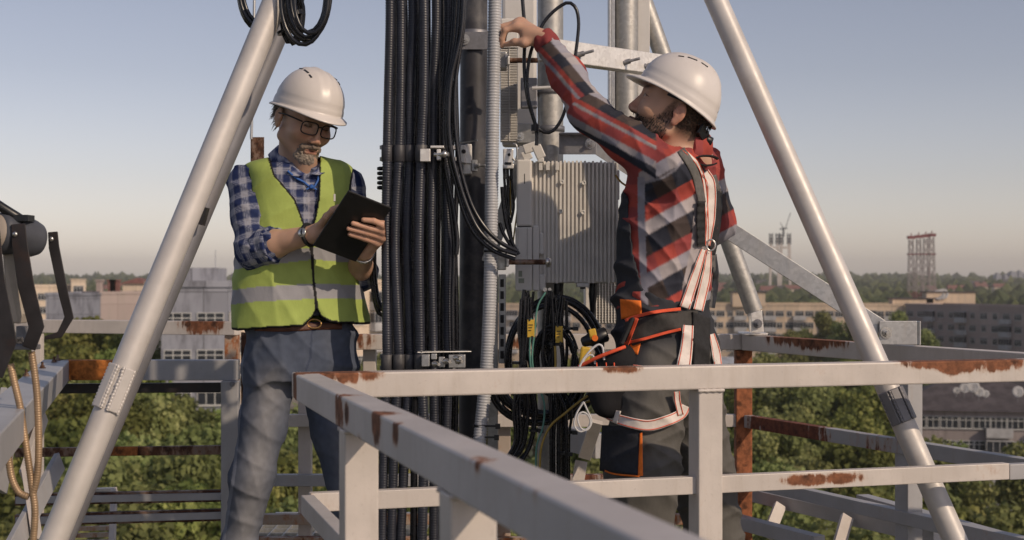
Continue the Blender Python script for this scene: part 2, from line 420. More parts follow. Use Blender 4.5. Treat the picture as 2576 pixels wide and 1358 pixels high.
def tree(px, top_py, Y, tall=False, width=4.4, group='trees in the courtyards below the mast', label=None):
    """a tree standing on the ground whose crown top shows at (px, top_py) at distance Y"""
    top = at(px, top_py, Y); i = tree_i[0]; tree_i[0] += 1
    s = width/(2.3 if tall else 4.4)
    rz = (6.5 if tall else 4.6)*s*(1.0 if not tall else 1.0)
    gz = ground_z(top.x, Y)
    r = thing('poplar_tree' if tall else 'broadleaf_tree', label or 'tree', 'tree', (top.x, Y, gz), group, random.uniform(0, 6.28))
    r['_px'] = px; r['_Y'] = Y; r['_tall'] = tall
    c = bpy.data.objects.new('crown', TALL[i % 2] if tall else CROWNS[i % 4]); link(c, r)
    c.location = (0, 0, top.z-gz-rz*.97); c.scale = (s, s, s*random.uniform(.95, 1.1))
    t = bpy.data.objects.new('trunk', TR[i % 3]); link(t, r); t.scale = (s, s, max(.3, (top.z-gz-rz*.9)/9.5))
    TREES.append(r)
    return r
# left gap (seen between the left pipe, the guard rails and the man)
left = [(150, 782, 135), (245, 775, 130), (335, 792, 128), (400, 842, 118), (60, 800, 128), (190, 835, 112), (300, 850, 108),
        (110, 880, 100), (420, 950, 104), (520, 965, 120), (230, 925, 95), (350, 960, 98), (480, 1010, 96), (560, 1000, 108), (150, 1000, 88),
        (280, 1050, 84), (400, 1075, 80), (520, 1100, 84), (90, 1110, 76), (200, 1140, 72), (330, 1180, 68), (460, 1190, 70), (590, 1150, 78),
        (120, 1250, 62), (270, 1290, 60), (420, 1310, 58), (560, 1290, 64), (700, 1010, 110), (800, 1060, 100), (720, 1120, 86), (860, 1160, 80),
        (740, 1240, 70), (930, 1230, 74), (640, 1330, 60), (860, 1330, 64), (930, 890, 170), (980, 870, 160), (960, 1000, 120), (930, 1090, 100),
        (1290, 900, 165), (1220, 960, 140), (1450, 880, 175), (1340, 960, 140), (1480, 960, 145), (1290, 1080, 105), (1450, 1030, 112), (1320, 1180, 86), (1500, 1130, 92), (1090, 1080, 105), (1080, 1250, 76)]
for px, py, Y in left: tree(px, py+random.uniform(-8, 8), Y, width=random.uniform(4.2, 5.6))
right = [(1820, 900, 190), (1930, 872, 210), (2030, 885, 205), (2130, 880, 200), (1900, 930, 165), (1990, 940, 160), (2090, 930, 165), (2170, 950, 158), (1840, 1000, 130),
         (1930, 1040, 120), (2010, 1010, 132), (2110, 1030, 128), (2190, 1060, 120), (1960, 1130, 100), (2080, 1120, 108), (1880, 1150, 96), (2180, 1160, 104), (1960, 1240, 84), (2250, 1120, 108),
         (2290, 1245, 84), (2400, 1225, 86), (2500, 1235, 84), (2350, 1290, 74), (2470, 1300, 72), (2560, 1290, 74), (2060, 1270, 80), (1800, 1250, 84), (1700, 1100, 105), (1700, 960, 150), (2150, 1290, 78)]
for px, py, Y in right: tree(px, py+random.uniform(-8, 8), Y, width=random.uniform(4.2, 5.8))
for px, py, Y in [(2030, 815, 330), (2070, 790, 330), (2110, 800, 325), (2150, 812, 320), (2000, 830, 320), (2260, 790, 325), (2275, 812, 318), (1985, 838, 300), (2190, 830, 310), (2330, 838, 300)]:
    tree(px, py, Y, True, 3.0, 'poplars beside the far apartment blocks')
for px, py, Y in [(2400, 1110, 130), (2560, 1150, 122), (2450, 1160, 112), (2350, 1125, 128)]:
    tree(px, py, Y, True, 2.6, 'slender trees in front of the dark apartment block')

# far wood: clumps out to the horizon, one mass
V, Fc, T = [], [], []
ico = bmesh.new(); bmesh.ops.create_icosphere(ico, subdivisions=1, radius=1)
iv = np.array([v.co[:] for v in ico.verts]); ifc = np.array([[v.index for v in f.verts] for f in ico.faces]); ico.free()
g = np.random.default_rng(5); nb = 0; Vl, Fl, Tl = [], [], []
for k in range(11000):
    Y = 380*math.exp(g.uniform(0, 1)*2.3); X = g.uniform(-.43, .43)*Y
    if abs(X/Y*F+CX-1900) < 500 and Y < 470: continue
    r = g.uniform(3, 5.5)*(1+Y/2600.)
    v = iv*(1+g.uniform(-.32, .32, (len(iv), 1)))*np.array([r, r, r*g.uniform(.8, 1.5)])+np.array([X, Y, ground_z(X, Y)+r*.7+g.uniform(0, 5)])
    Vl.append(v); Fl.append(ifc+nb); nb += len(iv); Tl.append(np.full(len(iv), g.uniform(0, 1)))
V = np.concatenate(Vl); Fc = np.concatenate(Fl); T = np.concatenate(Tl)
me = bpy.data.meshes.new('distant_wood'); me.from_pydata(V.tolist(), [], Fc.tolist())
a_ = me.attributes.new('tone', 'FLOAT', 'POINT'); a_.data.foreach_set('value', T.astype(np.float32))
M['wood'] = leafmat('far_leaves', (.03, .042, .016), (.06, .075, .028), (.11, .12, .045))
me.materials.append(M['wood']); o = bpy.data.objects.new('distant_wood', me); link(o)
tag(o, 'dark green wood spreading to the hazy horizon', kind='stuff')

# ---------------------------------------------------------------- buildings
def wallmat(name, col, seam=(3.2, 2.8), var=.12, dirt=(.3, .27, .24), seamdark=.6, damt=.5):
    m, nt, p, o = nodes(name); tc = N(nt, 'ShaderNodeTexCoord'); O = tc.outputs['Object']
    sx = N(nt, 'ShaderNodeSeparateXYZ'); nt.links.new(O, sx.inputs[0])
    cx = N(nt, 'ShaderNodeCombineXYZ'); nt.links.new(math_(nt, 'ADD', sx.outputs[0], sx.outputs[1]), cx.inputs[0]); nt.links.new(sx.outputs[2], cx.inputs[1])
    b = N(nt, 'ShaderNodeTexBrick'); b.offset = 0; nt.links.new(cx.outputs[0], b.inputs['Vector'])
    b.inputs['Scale'].default_value = 1; b.inputs['Brick Width'].default_value = seam[0]; b.inputs['Row Height'].default_value = seam[1]
    b.inputs['Mortar Size'].default_value = .045; b.inputs['Mortar Smooth'].default_value = .2
    b.inputs['Color1'].default_value = (*[x*(1-var) for x in col], 1); b.inputs['Color2'].default_value = (*[min(1, x*(1+var)) for x in col], 1)
    b.inputs['Mortar'].default_value = (*[x*seamdark for x in col], 1)
    c = mixc(nt, math_(nt, 'MULTIPLY', ramp(nt, noise(nt, stretch(nt, O, (1, 1, .25)), .8, 6, .7), .45, .7), damt), b.outputs[0], dirt)
    nt.links.new(c, p.inputs['Base Color']); p.inputs['Roughness'].default_value = .9
    return m
M['wall_beige'] = wallmat('beige_panel_wall', (.60, .47, .35))
M['wall_cream'] = wallmat('cream_panel_wall', (.68, .56, .44), (6, 2.8))
M['wall_grey'] = wallmat('weathered_grey_wall', (.30, .31, .36), (3.2, 2.8), .2, (.1, .1, .12), .4, .8)
M['wall_brick'] = wallmat('grey_brick_wall', (.30, .26, .255), (6, 2.8), .1, (.13, .11, .11), .8)
M['wall_pink'] = wallmat('pinkish_wall', (.38, .31, .29), (6, 3))
M['roof_dark'] = mat('dark_sheet_roof', (.07, .06, .065), .8, 0, .3, .8, 3, .3)
M['roof_red'] = mat('red_roof', (.19, .085, .07), .8, 0, .2, .8, 3, .3)
M['roof_grey'] = mat('pale_sheet_roof', (.3, .32, .36), .6, 0, .2, .8, 3, .3)
M['win_frame'] = mat('white_window_frame', (.5, .5, .49), .6, 0, .1, 2, 10, .05)
M['win_glass'] = mat('dark_window_glass', (.03, .035, .045), .15, 0, .3, 1, 10, .0)
M['balc'] = mat('pale_balcony_panel', (.4, .4, .41), .7, 0, .15, 1.2, 10, .1, (.25, .22, .2), .5)
def win_mesh(w_, h_, panes=2):
    mb = MB(); abox(mb, -w_/2, w_/2, -.03, .05, 0, h_, 1)
    t = .07
    for x in np.linspace(-w_/2, w_/2, panes+1): abox(mb, x-t/2, x+t/2, -.08, -.031, 0, h_, 0)
    for z in (0, h_-t, h_*.68 if panes > 1 else h_-t*3): abox(mb, -w_/2+t/2, w_/2-t/2, -.078, -.0315, z, z+t, 0)
    abox(mb, -w_/2-.1, w_/2+.1, -.16, -.0805, -.06, -.01, 0)
    me = bpy.data.meshes.new('window'); me.from_pydata(mb.v, [], mb.f); me.materials.append(M['win_frame']); me.materials.append(M['win_glass'])
    me.polygons.foreach_set('material_index', mb.m); me.update(); return me
def balc_mesh(w_=3.0, glazed=True):
    mb = MB(); abox(mb, -w_/2, w_/2, -1.0, -.01, -.95, -.8, 0); abox(mb, -w_/2, w_/2, -1.02, -.95, -.8, .2, 0)
    abox(mb, -w_/2, -w_/2+.06, -.95, -.01, -.8, .2, 0); abox(mb, w_/2-.06, w_/2, -.95, -.01, -.8, .2, 0)
    if glazed:
        abox(mb, -w_/2+.06, w_/2-.06, -.93, -.02, .2, 1.5, 1)
        for x in np.linspace(-w_/2, w_/2, 5): abox(mb, x-.035, x+.035, -1.0, -.931, .2, 1.5, 0)
        abox(mb, -w_/2, w_/2, -1.05, -.01, 1.5, 1.62, 0)
    me = bpy.data.meshes.new('balcony'); me.from_pydata(mb.v, [], mb.f); me.materials.append(M['balc']); me.materials.append(M['win_glass'])
    me.polygons.foreach_set('material_index', mb.m); me.update(); return me
WIN2, WIN3, BALC, BALO = win_mesh(1.3, 1.45), win_mesh(2.0, 1.45, 3), balc_mesh(), balc_mesh(3.0, False)
def building(name, label, x0, Y0, x1, Y1, roof_py, depth, wall, floors, cols, group=None, roof='flat', win=None, balc_cols=(), parapet=.5, floor_h=2.85, top_gap=1.2, side_cols=0, attic=None):
    a = at(x0, roof_py, Y0); b = at(x1, roof_py, Y1)
    zr = min(a.z, b.z) if roof_py > HY else max(a.z, b.z)
    d = Vector((b.x-a.x, b.y-a.y, 0)); L = d.length; ang = math.atan2(d.y, d.x)
    gz = min(ground_z(a.x, a.y), GZ+3)
    r = thing(name, label, 'building', (a.x, a.y, gz), group, ang); H = zr-gz
    mb = MB(); abox(mb, 0, L, 0, depth, 0, H); mb.build('wall', wall, r, True)
    mb = MB()
    if roof == 'flat':
        abox(mb, -.15, L+.15, -.15, .2, H, H+parapet); abox(mb, -.15, L+.15, depth-.2, depth+.15, H, H+parapet)
        abox(mb, -.15, .2, .2, depth-.2, H, H+parapet); abox(mb, L-.2, L+.15, .2, depth-.2, H, H+parapet)
        abox(mb, .2, L-.2, .2, depth-.2, H+.01, H+.12); mb.build('roof', wall if attic is None else attic, r, True)
    else:
        hh = 3.2; e = .7
        mb.add([(-e, -e, H), (L+e, -e, H), (L+e, depth+e, H), (-e, depth+e, H), (depth/2, depth/2, H+hh), (L-depth/2, depth/2, H+hh)],
               [(0, 1, 5, 4), (2, 3, 4, 5), (1, 2, 5), (3, 0, 4), (3, 2, 1, 0)]); mb.build('roof', M['roof_dark'], r, True)
    if cols:
        sp = L/cols; n = 0
        for fl in range(floors):
            for k in range(cols):
                z = H-top_gap-1.5-fl*floor_h
                me = (win or (WIN2, WIN3))[(k*7+fl*3) % 2 if (k % 5) else 1]
                if k in balc_cols: me = BALC if (k+fl) % 3 else BALO
                if k in balc_cols and me is BALO:
                    o = bpy.data.objects.new('window', WIN3); link(o, r); o.location = (sp*(k+.5), -.02, z)
                o = bpy.data.objects.new('balcony' if k in balc_cols else 'window', me); link(o, r); o.location = (sp*(k+.5), -.02, z); n += 1
        for fl in range(floors):
            for k in range(side_cols):
                o = bpy.data.objects.new('window', WIN2); link(o, r); o.location = (L+.02, depth/side_cols*(k+.5), H-top_gap-1.5-fl*floor_h); o.rotation_euler = (0, 0, R(90))
    return r, L, H
# long nine storey blocks across the right half
building('apartment_block', 'long lit beige apartment block with white balconies, right of the man in plaid', 1775, 352, 2275, 346, 768, 12, M['wall_beige'], 4, 20, balc_cols=(0, 3, 6, 9, 12, 16, 18))
building('apartment_block', 'shaded apartment block with pale glazed balconies at the right edge of the photo', 2277, 345, 2700, 300, 768, 12, M['wall_pink'], 5, 15, balc_cols=(2, 5, 9, 13))
building('apartment_block', 'lilac grey apartment block seen behind the radio unit cables', 1225, 372, 1770, 353, 769, 12, M['wall_beige'], 4, 20, balc_cols=(2, 7, 12, 17))
# dark five storey block, lower right
r5, L5, H5 = building('apartment_block', 'dark five storey brick block under a wide dark roof, lower right', 2245, 170, 2700, 166, 1030, 13, M['wall_brick'], 5, 11, roof='hip', balc_cols=(6, 9), top_gap=.6)
# weathered panel tower left
rb, Lb, Hb = building('apartment_tower', 'weathered grey panel block with an attic storey behind the left guard rail', 405, 109, 571, 109.6, 722, 9, M['wall_grey'], 5, 2, win=(WIN3, WIN3), balc_cols=(), top_gap=1.9, side_cols=2)
mb = MB(); abox(mb, 1.2, Lb-.8, 1, 10, Hb+.13, Hb+1.5); abox(mb, 3.9, 3.95, 2, 2.05, Hb+1.5, Hb+2.9); mb.build('roof_cabin', M['wall_grey'], rb, True)
building('apartment_tower', 'cream block with its sunlit side showing at the man\'s left hip', 573, 118, 640, 121, 722, 9, M['wall_cream'], 4, 1)
building('apartment_block', 'pale block with stacked white balconies right of the man in the green vest', 880, 190, 968, 196, 712, 12, M['wall_cream'], 8, 2, balc_cols=(1,))
building('apartment_block', 'cream block with a raised lift tower on the left skyline', 60, 300, 215, 306, 722, 12, M['wall_cream'], 2, 5)
rb, Lb, Hb = building('lift_tower', 'small square cream roof tower on the left skyline', 179, 300, 216, 301, 704, 6, M['wall_cream'], 1, 1, parapet=.2)
building('apartment_block', 'low pinkish block with sunlit end wall and brick chimneys at left', 208, 262, 252, 255, 739, 10, M['wall_pink'], 1, 0)
rb, Lb, Hb = building('apartment_block', 'flat roofed block left of the big diagonal pipe, its shade put into the grey wall', 253, 255, 380, 285, 738, 10, M['wall_grey'], 2, 5)  # grey wall colour carries the shade of this facade
for k, px in enumerate((233, 262, 268, 276)):
    c = at(px, 738, 258); mb = MB(); abox(mb, c.x-.5, c.x+.5, 262, 263.2, c.z-1, c.z+2.2); abox(mb, c.x-.65, c.x+.65, 261.8, 263.4, c.z+2.2, c.z+2.5)
    tag(mb.build('chimney', M['roof_red'] if k % 2 else M['wall_pink']), ['brick chimney alone on the low pinkish block', 'first of three brick chimneys beside the diagonal pipe', 'middle of three brick chimneys beside the diagonal pipe', 'last of three brick chimneys beside the diagonal pipe'][k], 'chimney', 'brick chimneys on the left skyline')
c = at(342, 712, 320); mb = MB(); abox(mb, c.x-3, c.x+2.5, 320, 327, GZ, c.z-.1); 
hs_ = thing('house', 'small white house with an orange red roof left of the diagonal pipe', 'house', (c.x, 320, GZ))
mb.build('wall', M['wall_cream'], hs_)
mb = MB(); mb.add([(c.x-3.6, 319.4, c.z-.09), (c.x+3.1, 319.4, c.z-.09), (c.x+3.1, 327.6, c.z-.09), (c.x-3.6, 327.6, c.z-.09), (c.x-.2, 321.5, c.z+1.2), (c.x-.2, 325.5, c.z+1.2)], [(0, 1, 4), (1, 2, 5, 4), (2, 3, 5), (3, 0, 4, 5), (3, 2, 1, 0)]); mb.build('roof', M['roof_red'], hs_)
# roof clutter on long block
for px, py, wd, hgt, lab in [(2290, 768, 10, 1.6, 'small pale plant room on the block below the red mast'), (2385, 768, 12, 3.2, 'square beige plant room on the shaded block'), (1880, 768, 8, 3.2, 'square beige plant room on the lit block by the small bracket')]:
    c = at(px, py, 352); h_ = thing('roof_cabin', lab, 'cabin', (c.x, 352, c.z), 'plant rooms on the long roofs')
    mb = MB(); abox(mb, c.x-wd/2, c.x+wd/2, 350, 354, c.z-.3, c.z+hgt); mb.build('wall', M['wall_beige'], h_)
    mb = MB(); abox(mb, c.x-wd/2-.3, c.x+wd/2+.3, 349.7, 354.3, c.z+hgt, c.z+hgt+.3); mb.build('roof', M['roof_dark'], h_)
def dish(px, py, Y, r, label, group):
    r *= .72
    c = at(px, py, Y); h_ = thing('satellite_dish', label, 'dish', (c.x, Y, c.z), group)
    ax = Vector((-.25, -1, .35)); mb = MB()
    prof = [(-.18*r, .02*r), (-.17*r, .3*r), (-.1*r, .7*r), (0, r), (.01, r), (-.08*r, .68*r), (-.14*r, .3*r)]
    lathe(mb, c, ax, prof, 20); mb.build('reflector', M['balc'], h_)
    mb = MB(); tube(mb, [c-Vector((0, -.15, 0)), c-Vector((0, -.15, r*1.8))], .05, 8); tube(mb, [c+Vector((0, 0, -r*.9)), c+ax.normalized()*r*1.1], .03, 6); mb.build('bracket', M['galv_dark'], h_)
for k, (px, py, r_) in enumerate([(2405, 982, .55), (2425, 976, .8), (2447, 972, 1.0), (2462, 985, .8), (2478, 990, .6), (2560, 985, .9)]):
    dish(px, py, 160, r_, ['smallest dish at the left of the roof cluster', 'second dish from the left in the roof cluster', 'largest pale dish in the roof cluster', 'dish just right of the largest one on the dark roof', 'last small dish right of the roof cluster', 'dish standing alone near the right edge'][k], 'satellite dishes on the dark roof')
for k, (px, py) in enumerate([(2361, 741), (2371, 739)]): dish(px, py, 350, 1.9, ['left dish of the pair above the shaded block', 'right dish of the pair above the shaded block'][k], 'pair of dishes on the long roof')
# little houses between trees
for k, (px, py, Y, wd, mt) in enumerate([(455, 1015, 150, 9, 'roof_grey'), (530, 1050, 135, 8, 'roof_red'), (860, 1200, 100, 6, 'roof_grey'), (2100, 1322, 100, 9, 'roof_grey'), (2150, 1010, 190, 10, 'roof_grey'), (1830, 905, 260, 12, 'roof_grey'), (235, 1118, 118, 6, 'roof_red')]):
    c = at(px, py, Y)
    lab = ['grey roofed house half hidden in trees left of the man', 'red roofed house among the trees beside the grey post', 'pale roof low between the guard rail posts', 'pale grey roofed shed at the bottom right', 'grey roofed house beside the right upright post', 'bluish roof seen beside the worker\'s white strap', 'small red roof seen through leaves near the left pipe'][k]
    h_ = thing('house', lab, 'house', (c.x, Y, GZ), 'low houses between the trees')
    z0 = c.z-1.4; mb = MB(); abox(mb, c.x-wd/2, c.x+wd/2, Y, Y+6, GZ, z0); mb.build('wall', M['wall_cream'], h_)
    mb = MB(); x0, x1 = c.x-wd/2-.5, c.x+wd/2+.5
    mb.add([(x0, Y-.6, z0), (x1, Y-.6, z0), (x1, Y+6.6, z0), (x0, Y+6.6, z0), (x0, Y+3, z0+1.8), (x1, Y+3, z0+1.8)], [(0, 1, 5, 4), (2, 3, 4, 5), (1, 2, 5), (3, 0, 4), (3, 2, 1, 0)]); mb.build('roof', M[mt], h_)
# skyline towers far right
g = random.Random(3)
for k, (px, w_, py) in enumerate([(2512, 12, 690), (2532, 9, 694), (2550, 16, 686), (2568, 12, 684), (2590, 14, 688)]):
    c = at(px, py, 2600); h_ = thing('tower_block', ['leftmost faint tower block on the right skyline', 'lowest faint tower block on the right skyline', 'wide faint tower block on the right skyline', 'tallest faint tower block on the right skyline', 'faint tower block cut by the right edge'][k], 'building', (c.x, 2600, GZ), 'tower blocks on the horizon')
    wd = w_*2600/F; mb = MB(); abox(mb, c.x-wd/2, c.x+wd/2, 2600, 2620, GZ, c.z); mb.build('wall', M['wall_grey'], h_)
    mb = MB(); abox(mb, c.x-wd/4, c.x+wd/4, 2605, 2615, c.z, c.z+3); mb.build('lift_room', M['wall_grey'], h_)
g = np.random.default_rng(9)
words = ['far', 'tiny', 'pale', 'faint']
for k in range(34):
    px = [g.uniform(2330, 2570), g.uniform(240, 420), g.uniform(1790, 2000)][k % 3]; Y = g.uniform(1300, 2400); X = (px-CX)/F*Y; z = ground_z(X, Y)+9
    s = g.uniform(5, 9); h_ = thing('house', 'tiny pale house on the wooded far hillside', 'house', (X, Y, z-9), 'houses on the far wooded hillside')
    mb = MB(); abox(mb, X-s, X+s, Y, Y+10, z-9, z+6); mb.build('wall', M['wall_cream'], h_)
    mb = MB(); mb.add([(X-s-1, Y-1, z+6), (X+s+1, Y-1, z+6), (X+s+1, Y+11, z+6), (X-s-1, Y+11, z+6), (X-s, Y+5, z+10), (X+s, Y+5, z+10)], [(0, 1, 5, 4), (2, 3, 4, 5), (1, 2, 5), (3, 0, 4), (3, 2, 1, 0)]); mb.build('roof', M['roof_red' if k % 2 else 'roof_dark'], h_)
# bridge pylons
M['concrete'] = mat('pale_concrete', (.5, .45, .42), .9, 0, .1, .1, 3, .2)
M['concrete_dark'] = mat('dark_steel_top', (.09, .1, .11), .8, 0, .2, .1, 3, .2)
for k, (xa, xb, top) in enumerate([(1939, 1955, 596), (1965, 1984, 596)]):
    Y = 1500; r = thing('bridge_pylon', ['left concrete bridge pylon under construction on the skyline', 'right concrete bridge pylon with a crane mast on top'][k], 'pylon', (at(xa, 700, Y).x, Y, GZ), 'bridge pylons on the skyline')
    zt = at(0, top, Y).z
    for px in (xa, xb):
        c = at(px, 0, Y); mb = MB(); beam(mb, (c.x-(1.5 if px == xa else -1.5), Y, GZ+10), (c.x, Y, zt), 2.5, 2.5, (0, 1, 0)); mb.build('leg', M['concrete'], r)
    mb = MB(); a, b = at(xa, 0, Y).x, at(xb, 0, Y).x
    for zz in (625, 650, 745): abox(mb, a, b, Y-1.2, Y+1.2, at(0, zz, Y).z, at(0, zz, Y).z+2.2)
    mb.build('crossbeam', M['concrete'], r)
    for px in (xa, xb):
        mb = MB(); c = at(px, 0, Y).x
        for q in range(3): abox(mb, c-2.0+q*.3, c+2.0-q*.3, Y-2, Y+2, zt-5.5+q*3.2, zt-3.7+q*3.2)
        for sx in (-1.8, 1.3): abox(mb, c+sx, c+sx+.5, Y-2.05, Y+2.05, zt-8, zt+4)
        mb.build('formwork', M['concrete_dark'], r)
    if k == 1:
        mb = MB(); c = at(1970, 0, Y).x; tube(mb, [(c, Y, zt), (c, Y, at(0, 572, Y).z)], 1.2, 6); tube(mb, [(c-4, Y, at(0, 576, Y).z), (c+4, Y, at(0, 574, Y).z)], .8, 6)
        tube(mb, [(c, Y, at(0, 574, Y).z), (at(1962, 0, Y).x, Y, at(0, 560, Y).z)], .35, 4); tube(mb, [(c+2, Y, at(0, 574, Y).z), (at(1988, 0, Y).x, Y, at(0, 535, Y).z)], .35, 4)
        mb.build('crane', M['concrete_dark'], r)
# red and white pylons
M['mred'] = mat('red_lattice', (.16, .025, .025), .7, 0, .1, .1, 3, .1); M['mwhite'] = mat('white_lattice', (.3, .26, .26), .7, 0, .1, .1, 3, .1)
Y = 1100
for k, px in enumerate([2291, 2310, 2328, 2343]):
    top = 603-k*2; c = at(px, 0, Y).x; zt = at(0, top, Y).z; z0 = GZ+9
    r = thing('power_pylon', ['leftmost red and white river crossing pylon', 'second red and white pylon from the left', 'third red and white pylon from the left', 'rightmost and tallest red and white pylon'][k], 'pylon', (c, Y, z0), 'red and white power pylons')
    zr1 = at(0, 733, Y).z; zr2 = at(0, 640, Y).z
    for nm, za, zb, mt in (('lower_mast', z0, zr1, 'mred'), ('middle_mast', zr1, zr2, 'mwhite'), ('upper_mast', zr2, zt, 'mwhite')):
        mb = MB(); n = max(2, int((zb-za)/5))
        def hw(z): return 2.6-1.2*(z-z0)/(zt-z0)
        for sx in (-1, 1):
            for sy in (-1, 1): tube(mb, [(c+sx*hw(za), Y+sy*hw(za), za), (c+sx*hw(zb), Y+sy*hw(zb), zb)], .33, 4)
        for q in range(n):
            a = za+(zb-za)*q/n; b = za+(zb-za)*(q+1)/n
            for sy in (-1, 1):
                tube(mb, [(c-hw(a), Y+sy*hw(a), a), (c+hw(b), Y+sy*hw(b), b)], .2, 4); tube(mb, [(c+hw(a), Y+sy*hw(a), a), (c-hw(b), Y+sy*hw(b), b)], .2, 4)
        mb.build(nm, M[mt], r)
    mb = MB(); abox(mb, c-2.8, c+2.8, Y-2, Y+2, zt+.6, zt+3.0); tube(mb, [(c, Y, zt+3.2), (c, Y, zt+5)], .5, 5)
    abox(mb, c-2.9, c+2.9, Y-1.6, Y+1.6, at(0, 641, Y).z, at(0, 641, Y).z+1.0)
    mb.build('crossarm', M['mred'], r)
# name the trees from what is beside them
def lab_tree(i, r):
    px, Y, tall = r['_px'], r['_Y'], r['_tall']
    kind = 'slender poplar' if tall else ('bushy tree' if i % 2 else 'rounded green tree')
    return kind
for i, r in enumerate(TREES):
    px, Y = r['_px'], r['_Y']
    t = r.location; 
    del r['_px']; del r['_Y']; tall = r['_tall']; del r['_tall']
    if tall:
        lab = 'slender poplar in the row in front of the far apartment blocks' if Y > 200 else 'slender tree in front of the dark five storey block'
    elif px < 230: lab = 'green tree seen beyond the floodlight, left of the diagonal pipe'
    elif px < 600: lab = 'green tree in the wood behind the rusty left rails'
    elif px < 1000: lab = 'green tree glimpsed around the legs of the man in the vest'
    elif px < 1600: lab = 'green tree glimpsed behind the cable coils'
    elif px < 2240: lab = 'green tree between the worker and the right upright post'
    else: lab = 'green tree filling the lower right corner behind the pipe'
    r['label'] = lab
    r['group'] = lab.replace('slender tree', 'slender trees').replace('slender poplar', 'slender poplars').replace('green tree', 'green trees')
# ================================================================ platform rails
ZT = -.226
U = Vector((.959, .283, 0)).normalized(); V_ = Vector((-.283, .959, 0)).normalized(); Zu = Vector((0, 0, 1))
C0 = Vector((-.505, 3.3, ZT))
def rmat(name, base, spots, rust=.07, **k): return paint(name, base, rust, spots, **k)
def sp(px, py, Y, r, amt=.45, zs=1.4):
    p_ = at(px, py, Y); return (p_.x, p_.y, p_.z, r, amt, zs)
m_fr = rmat('front_rail_paint', CREAM, [sp(850, 938, 3.35, .12, .8, 4), sp(742, 975, 3.3, .05, .9, .5), sp(1560, 925, 3.55, .08, .6, 5), sp(2470, 906, 3.83, .2, .75, 5.5), sp(2400, 912, 3.8, .08, .7, 2.5), sp(2300, 910, 3.8, .1, .5, 5), sp(2060, 1206, 3.7, .15, .7, 8), sp(760, 1240, 3.3, .05, .5)], rust=.12)
m_sr = rmat('side_rail_paint', (.56, .53, .53), [sp(745, 1000, 3.3, .05, .8, .5), sp(855, 1030, 2.7, .055, .7, 1), sp(870, 1040, 2.62, .03, .7, 1), sp(945, 1062, 2.35, .045, .95, 1), sp(985, 1085, 2.2, .03, .8, 1), sp(1170, 1125, 1.75, .06, .6), sp(1225, 1200, 1.55, .04, .95, 1), sp(1268, 1225, 1.5, .04, .95, 1), sp(900, 1120, 2.5, .04, .3)], rust=.12)
fr = thing('guard_rail', 'cream painted front guard rail corner with rust, closest to the camera', 'guard rail', (C0.x, C0.y, -1.2))
mb = MB(); beam(mb, C0+V_*.03-Zu*.03+U*.002, C0+U*3.3+V_*.03-Zu*.03, .06, .06); mb.build('top_rail', m_fr, fr, bevel=.004)
mb = MB(); beam(mb, C0+U*.03-V_*.0015-Zu*.0305, C0+U*.03-V_*2.75-Zu*.0305, .06, .0605); mb.build('side_rail', m_sr, fr, bevel=.004)
mb = MB(); beam(mb, C0+V_*.03+Zu*(-.53+.226)+U*.04, C0+U*1.94+V_*.03+Zu*(-.53+.226), .03, .044); mb.build('middle_rail', m_fr, fr, bevel=.002)
mb = MB(); beam(mb, C0+V_*.035+Zu*(-.533+.226)+U*1.945, C0+U*3.1+V_*.035+Zu*(-.533+.226), .03, .042); mb.build('middle_rail', M['lilac'], fr, bevel=.002)
mb = MB(); beam(mb, C0+U*.03-Zu*(.53-.226)-V_*.003, C0+U*.03-V_*2.6-Zu*(.53-.226), .03, .044); mb.build('middle_rail', m_sr, fr, bevel=.002)
def post(px, along, parent, m_, w_=.062, top=None, base=None, bot=-1.2):
    pass
for t in (.66, 1.47, 2.3):
    c = C0-V_*t+U*.031; mb = MB(); beam(mb, (c.x, c.y, ZT-.0615), (c.x, c.y, -1.2), .064, .064, U); mb.build('post', M['cream'], fr, bevel=.003)
    for s in (-1, 1): mb = MB(); tube(mb, [Vector((c.x, c.y, ZT-.0625))+U*.034*q+V_*.034*s for q in np.linspace(-1, 1, 7)], lambda i: .004+.0015*(i % 2), 6); mb.build('weld', M['cream'], fr)
for t in (1.05, 2.6):
    c = C0+U*t+V_*.031; mb = MB(); beam(mb, (c.x, c.y, ZT-.0615), (c.x, c.y, -1.2), .066, .066, V_); mb.build('post', M['cream'], fr, bevel=.003)
    mb = MB(); tube(mb, [Vector((c.x, c.y, ZT-.0625))-V_*.035+U*.036*q for q in np.linspace(-1, 1, 9)], lambda i: .004+.002*(i % 2), 6); mb.build('weld', M['cream'], fr)

# rear guard rail (nearer section behind the mast, then turning towards the right edge)
E0 = Vector((.905, 5.57, ZT)); EB = Vector((-1.0, 5.57, ZT)); ER = Vector((1.95, 3.3, ZT))
er = (ER-E0).normalized()
m_br = rmat('rear_rail_paint', CREAM, [sp(905, 850, 5.57, .1, .5), sp(1300, 862, 5.57, .05, .6), sp(1340, 860, 5.57, .1, .4), sp(1880, 860, 5.57, .05, .4), (2050 and at(2010, 850, 5.2).x, 5.2, at(2010, 850, 5.2).z, .3, .55, 5), sp(2090, 846, 5.05, .25, .5, 5), sp(1990, 842, 5.2, .2, .5, 4)])
m_bp = rmat('rear_post_paint', (.5, .42, .36), [(E0.x+.02, 5.55, -.45, .35, .35, .6), (E0.x+.02, 5.55, -.9, .4, .5, .5)], .25, rustcol=(.2, .07, .03))
m_bm = rmat('rear_mid_paint', GREY, [sp(1960, 1045, 5.4, .2, .7, 1), sp(2020, 1060, 5.25, .25, .8, 1), sp(1640, 1200, 5.57, .2, .3), sp(2230, 1100, 4.85, .2, .3), sp(1320, 1060, 5.57, .3, .5), sp(1460, 1190, 5.57, .2, .5)], .12, rustcol=(.1, .03, .015))
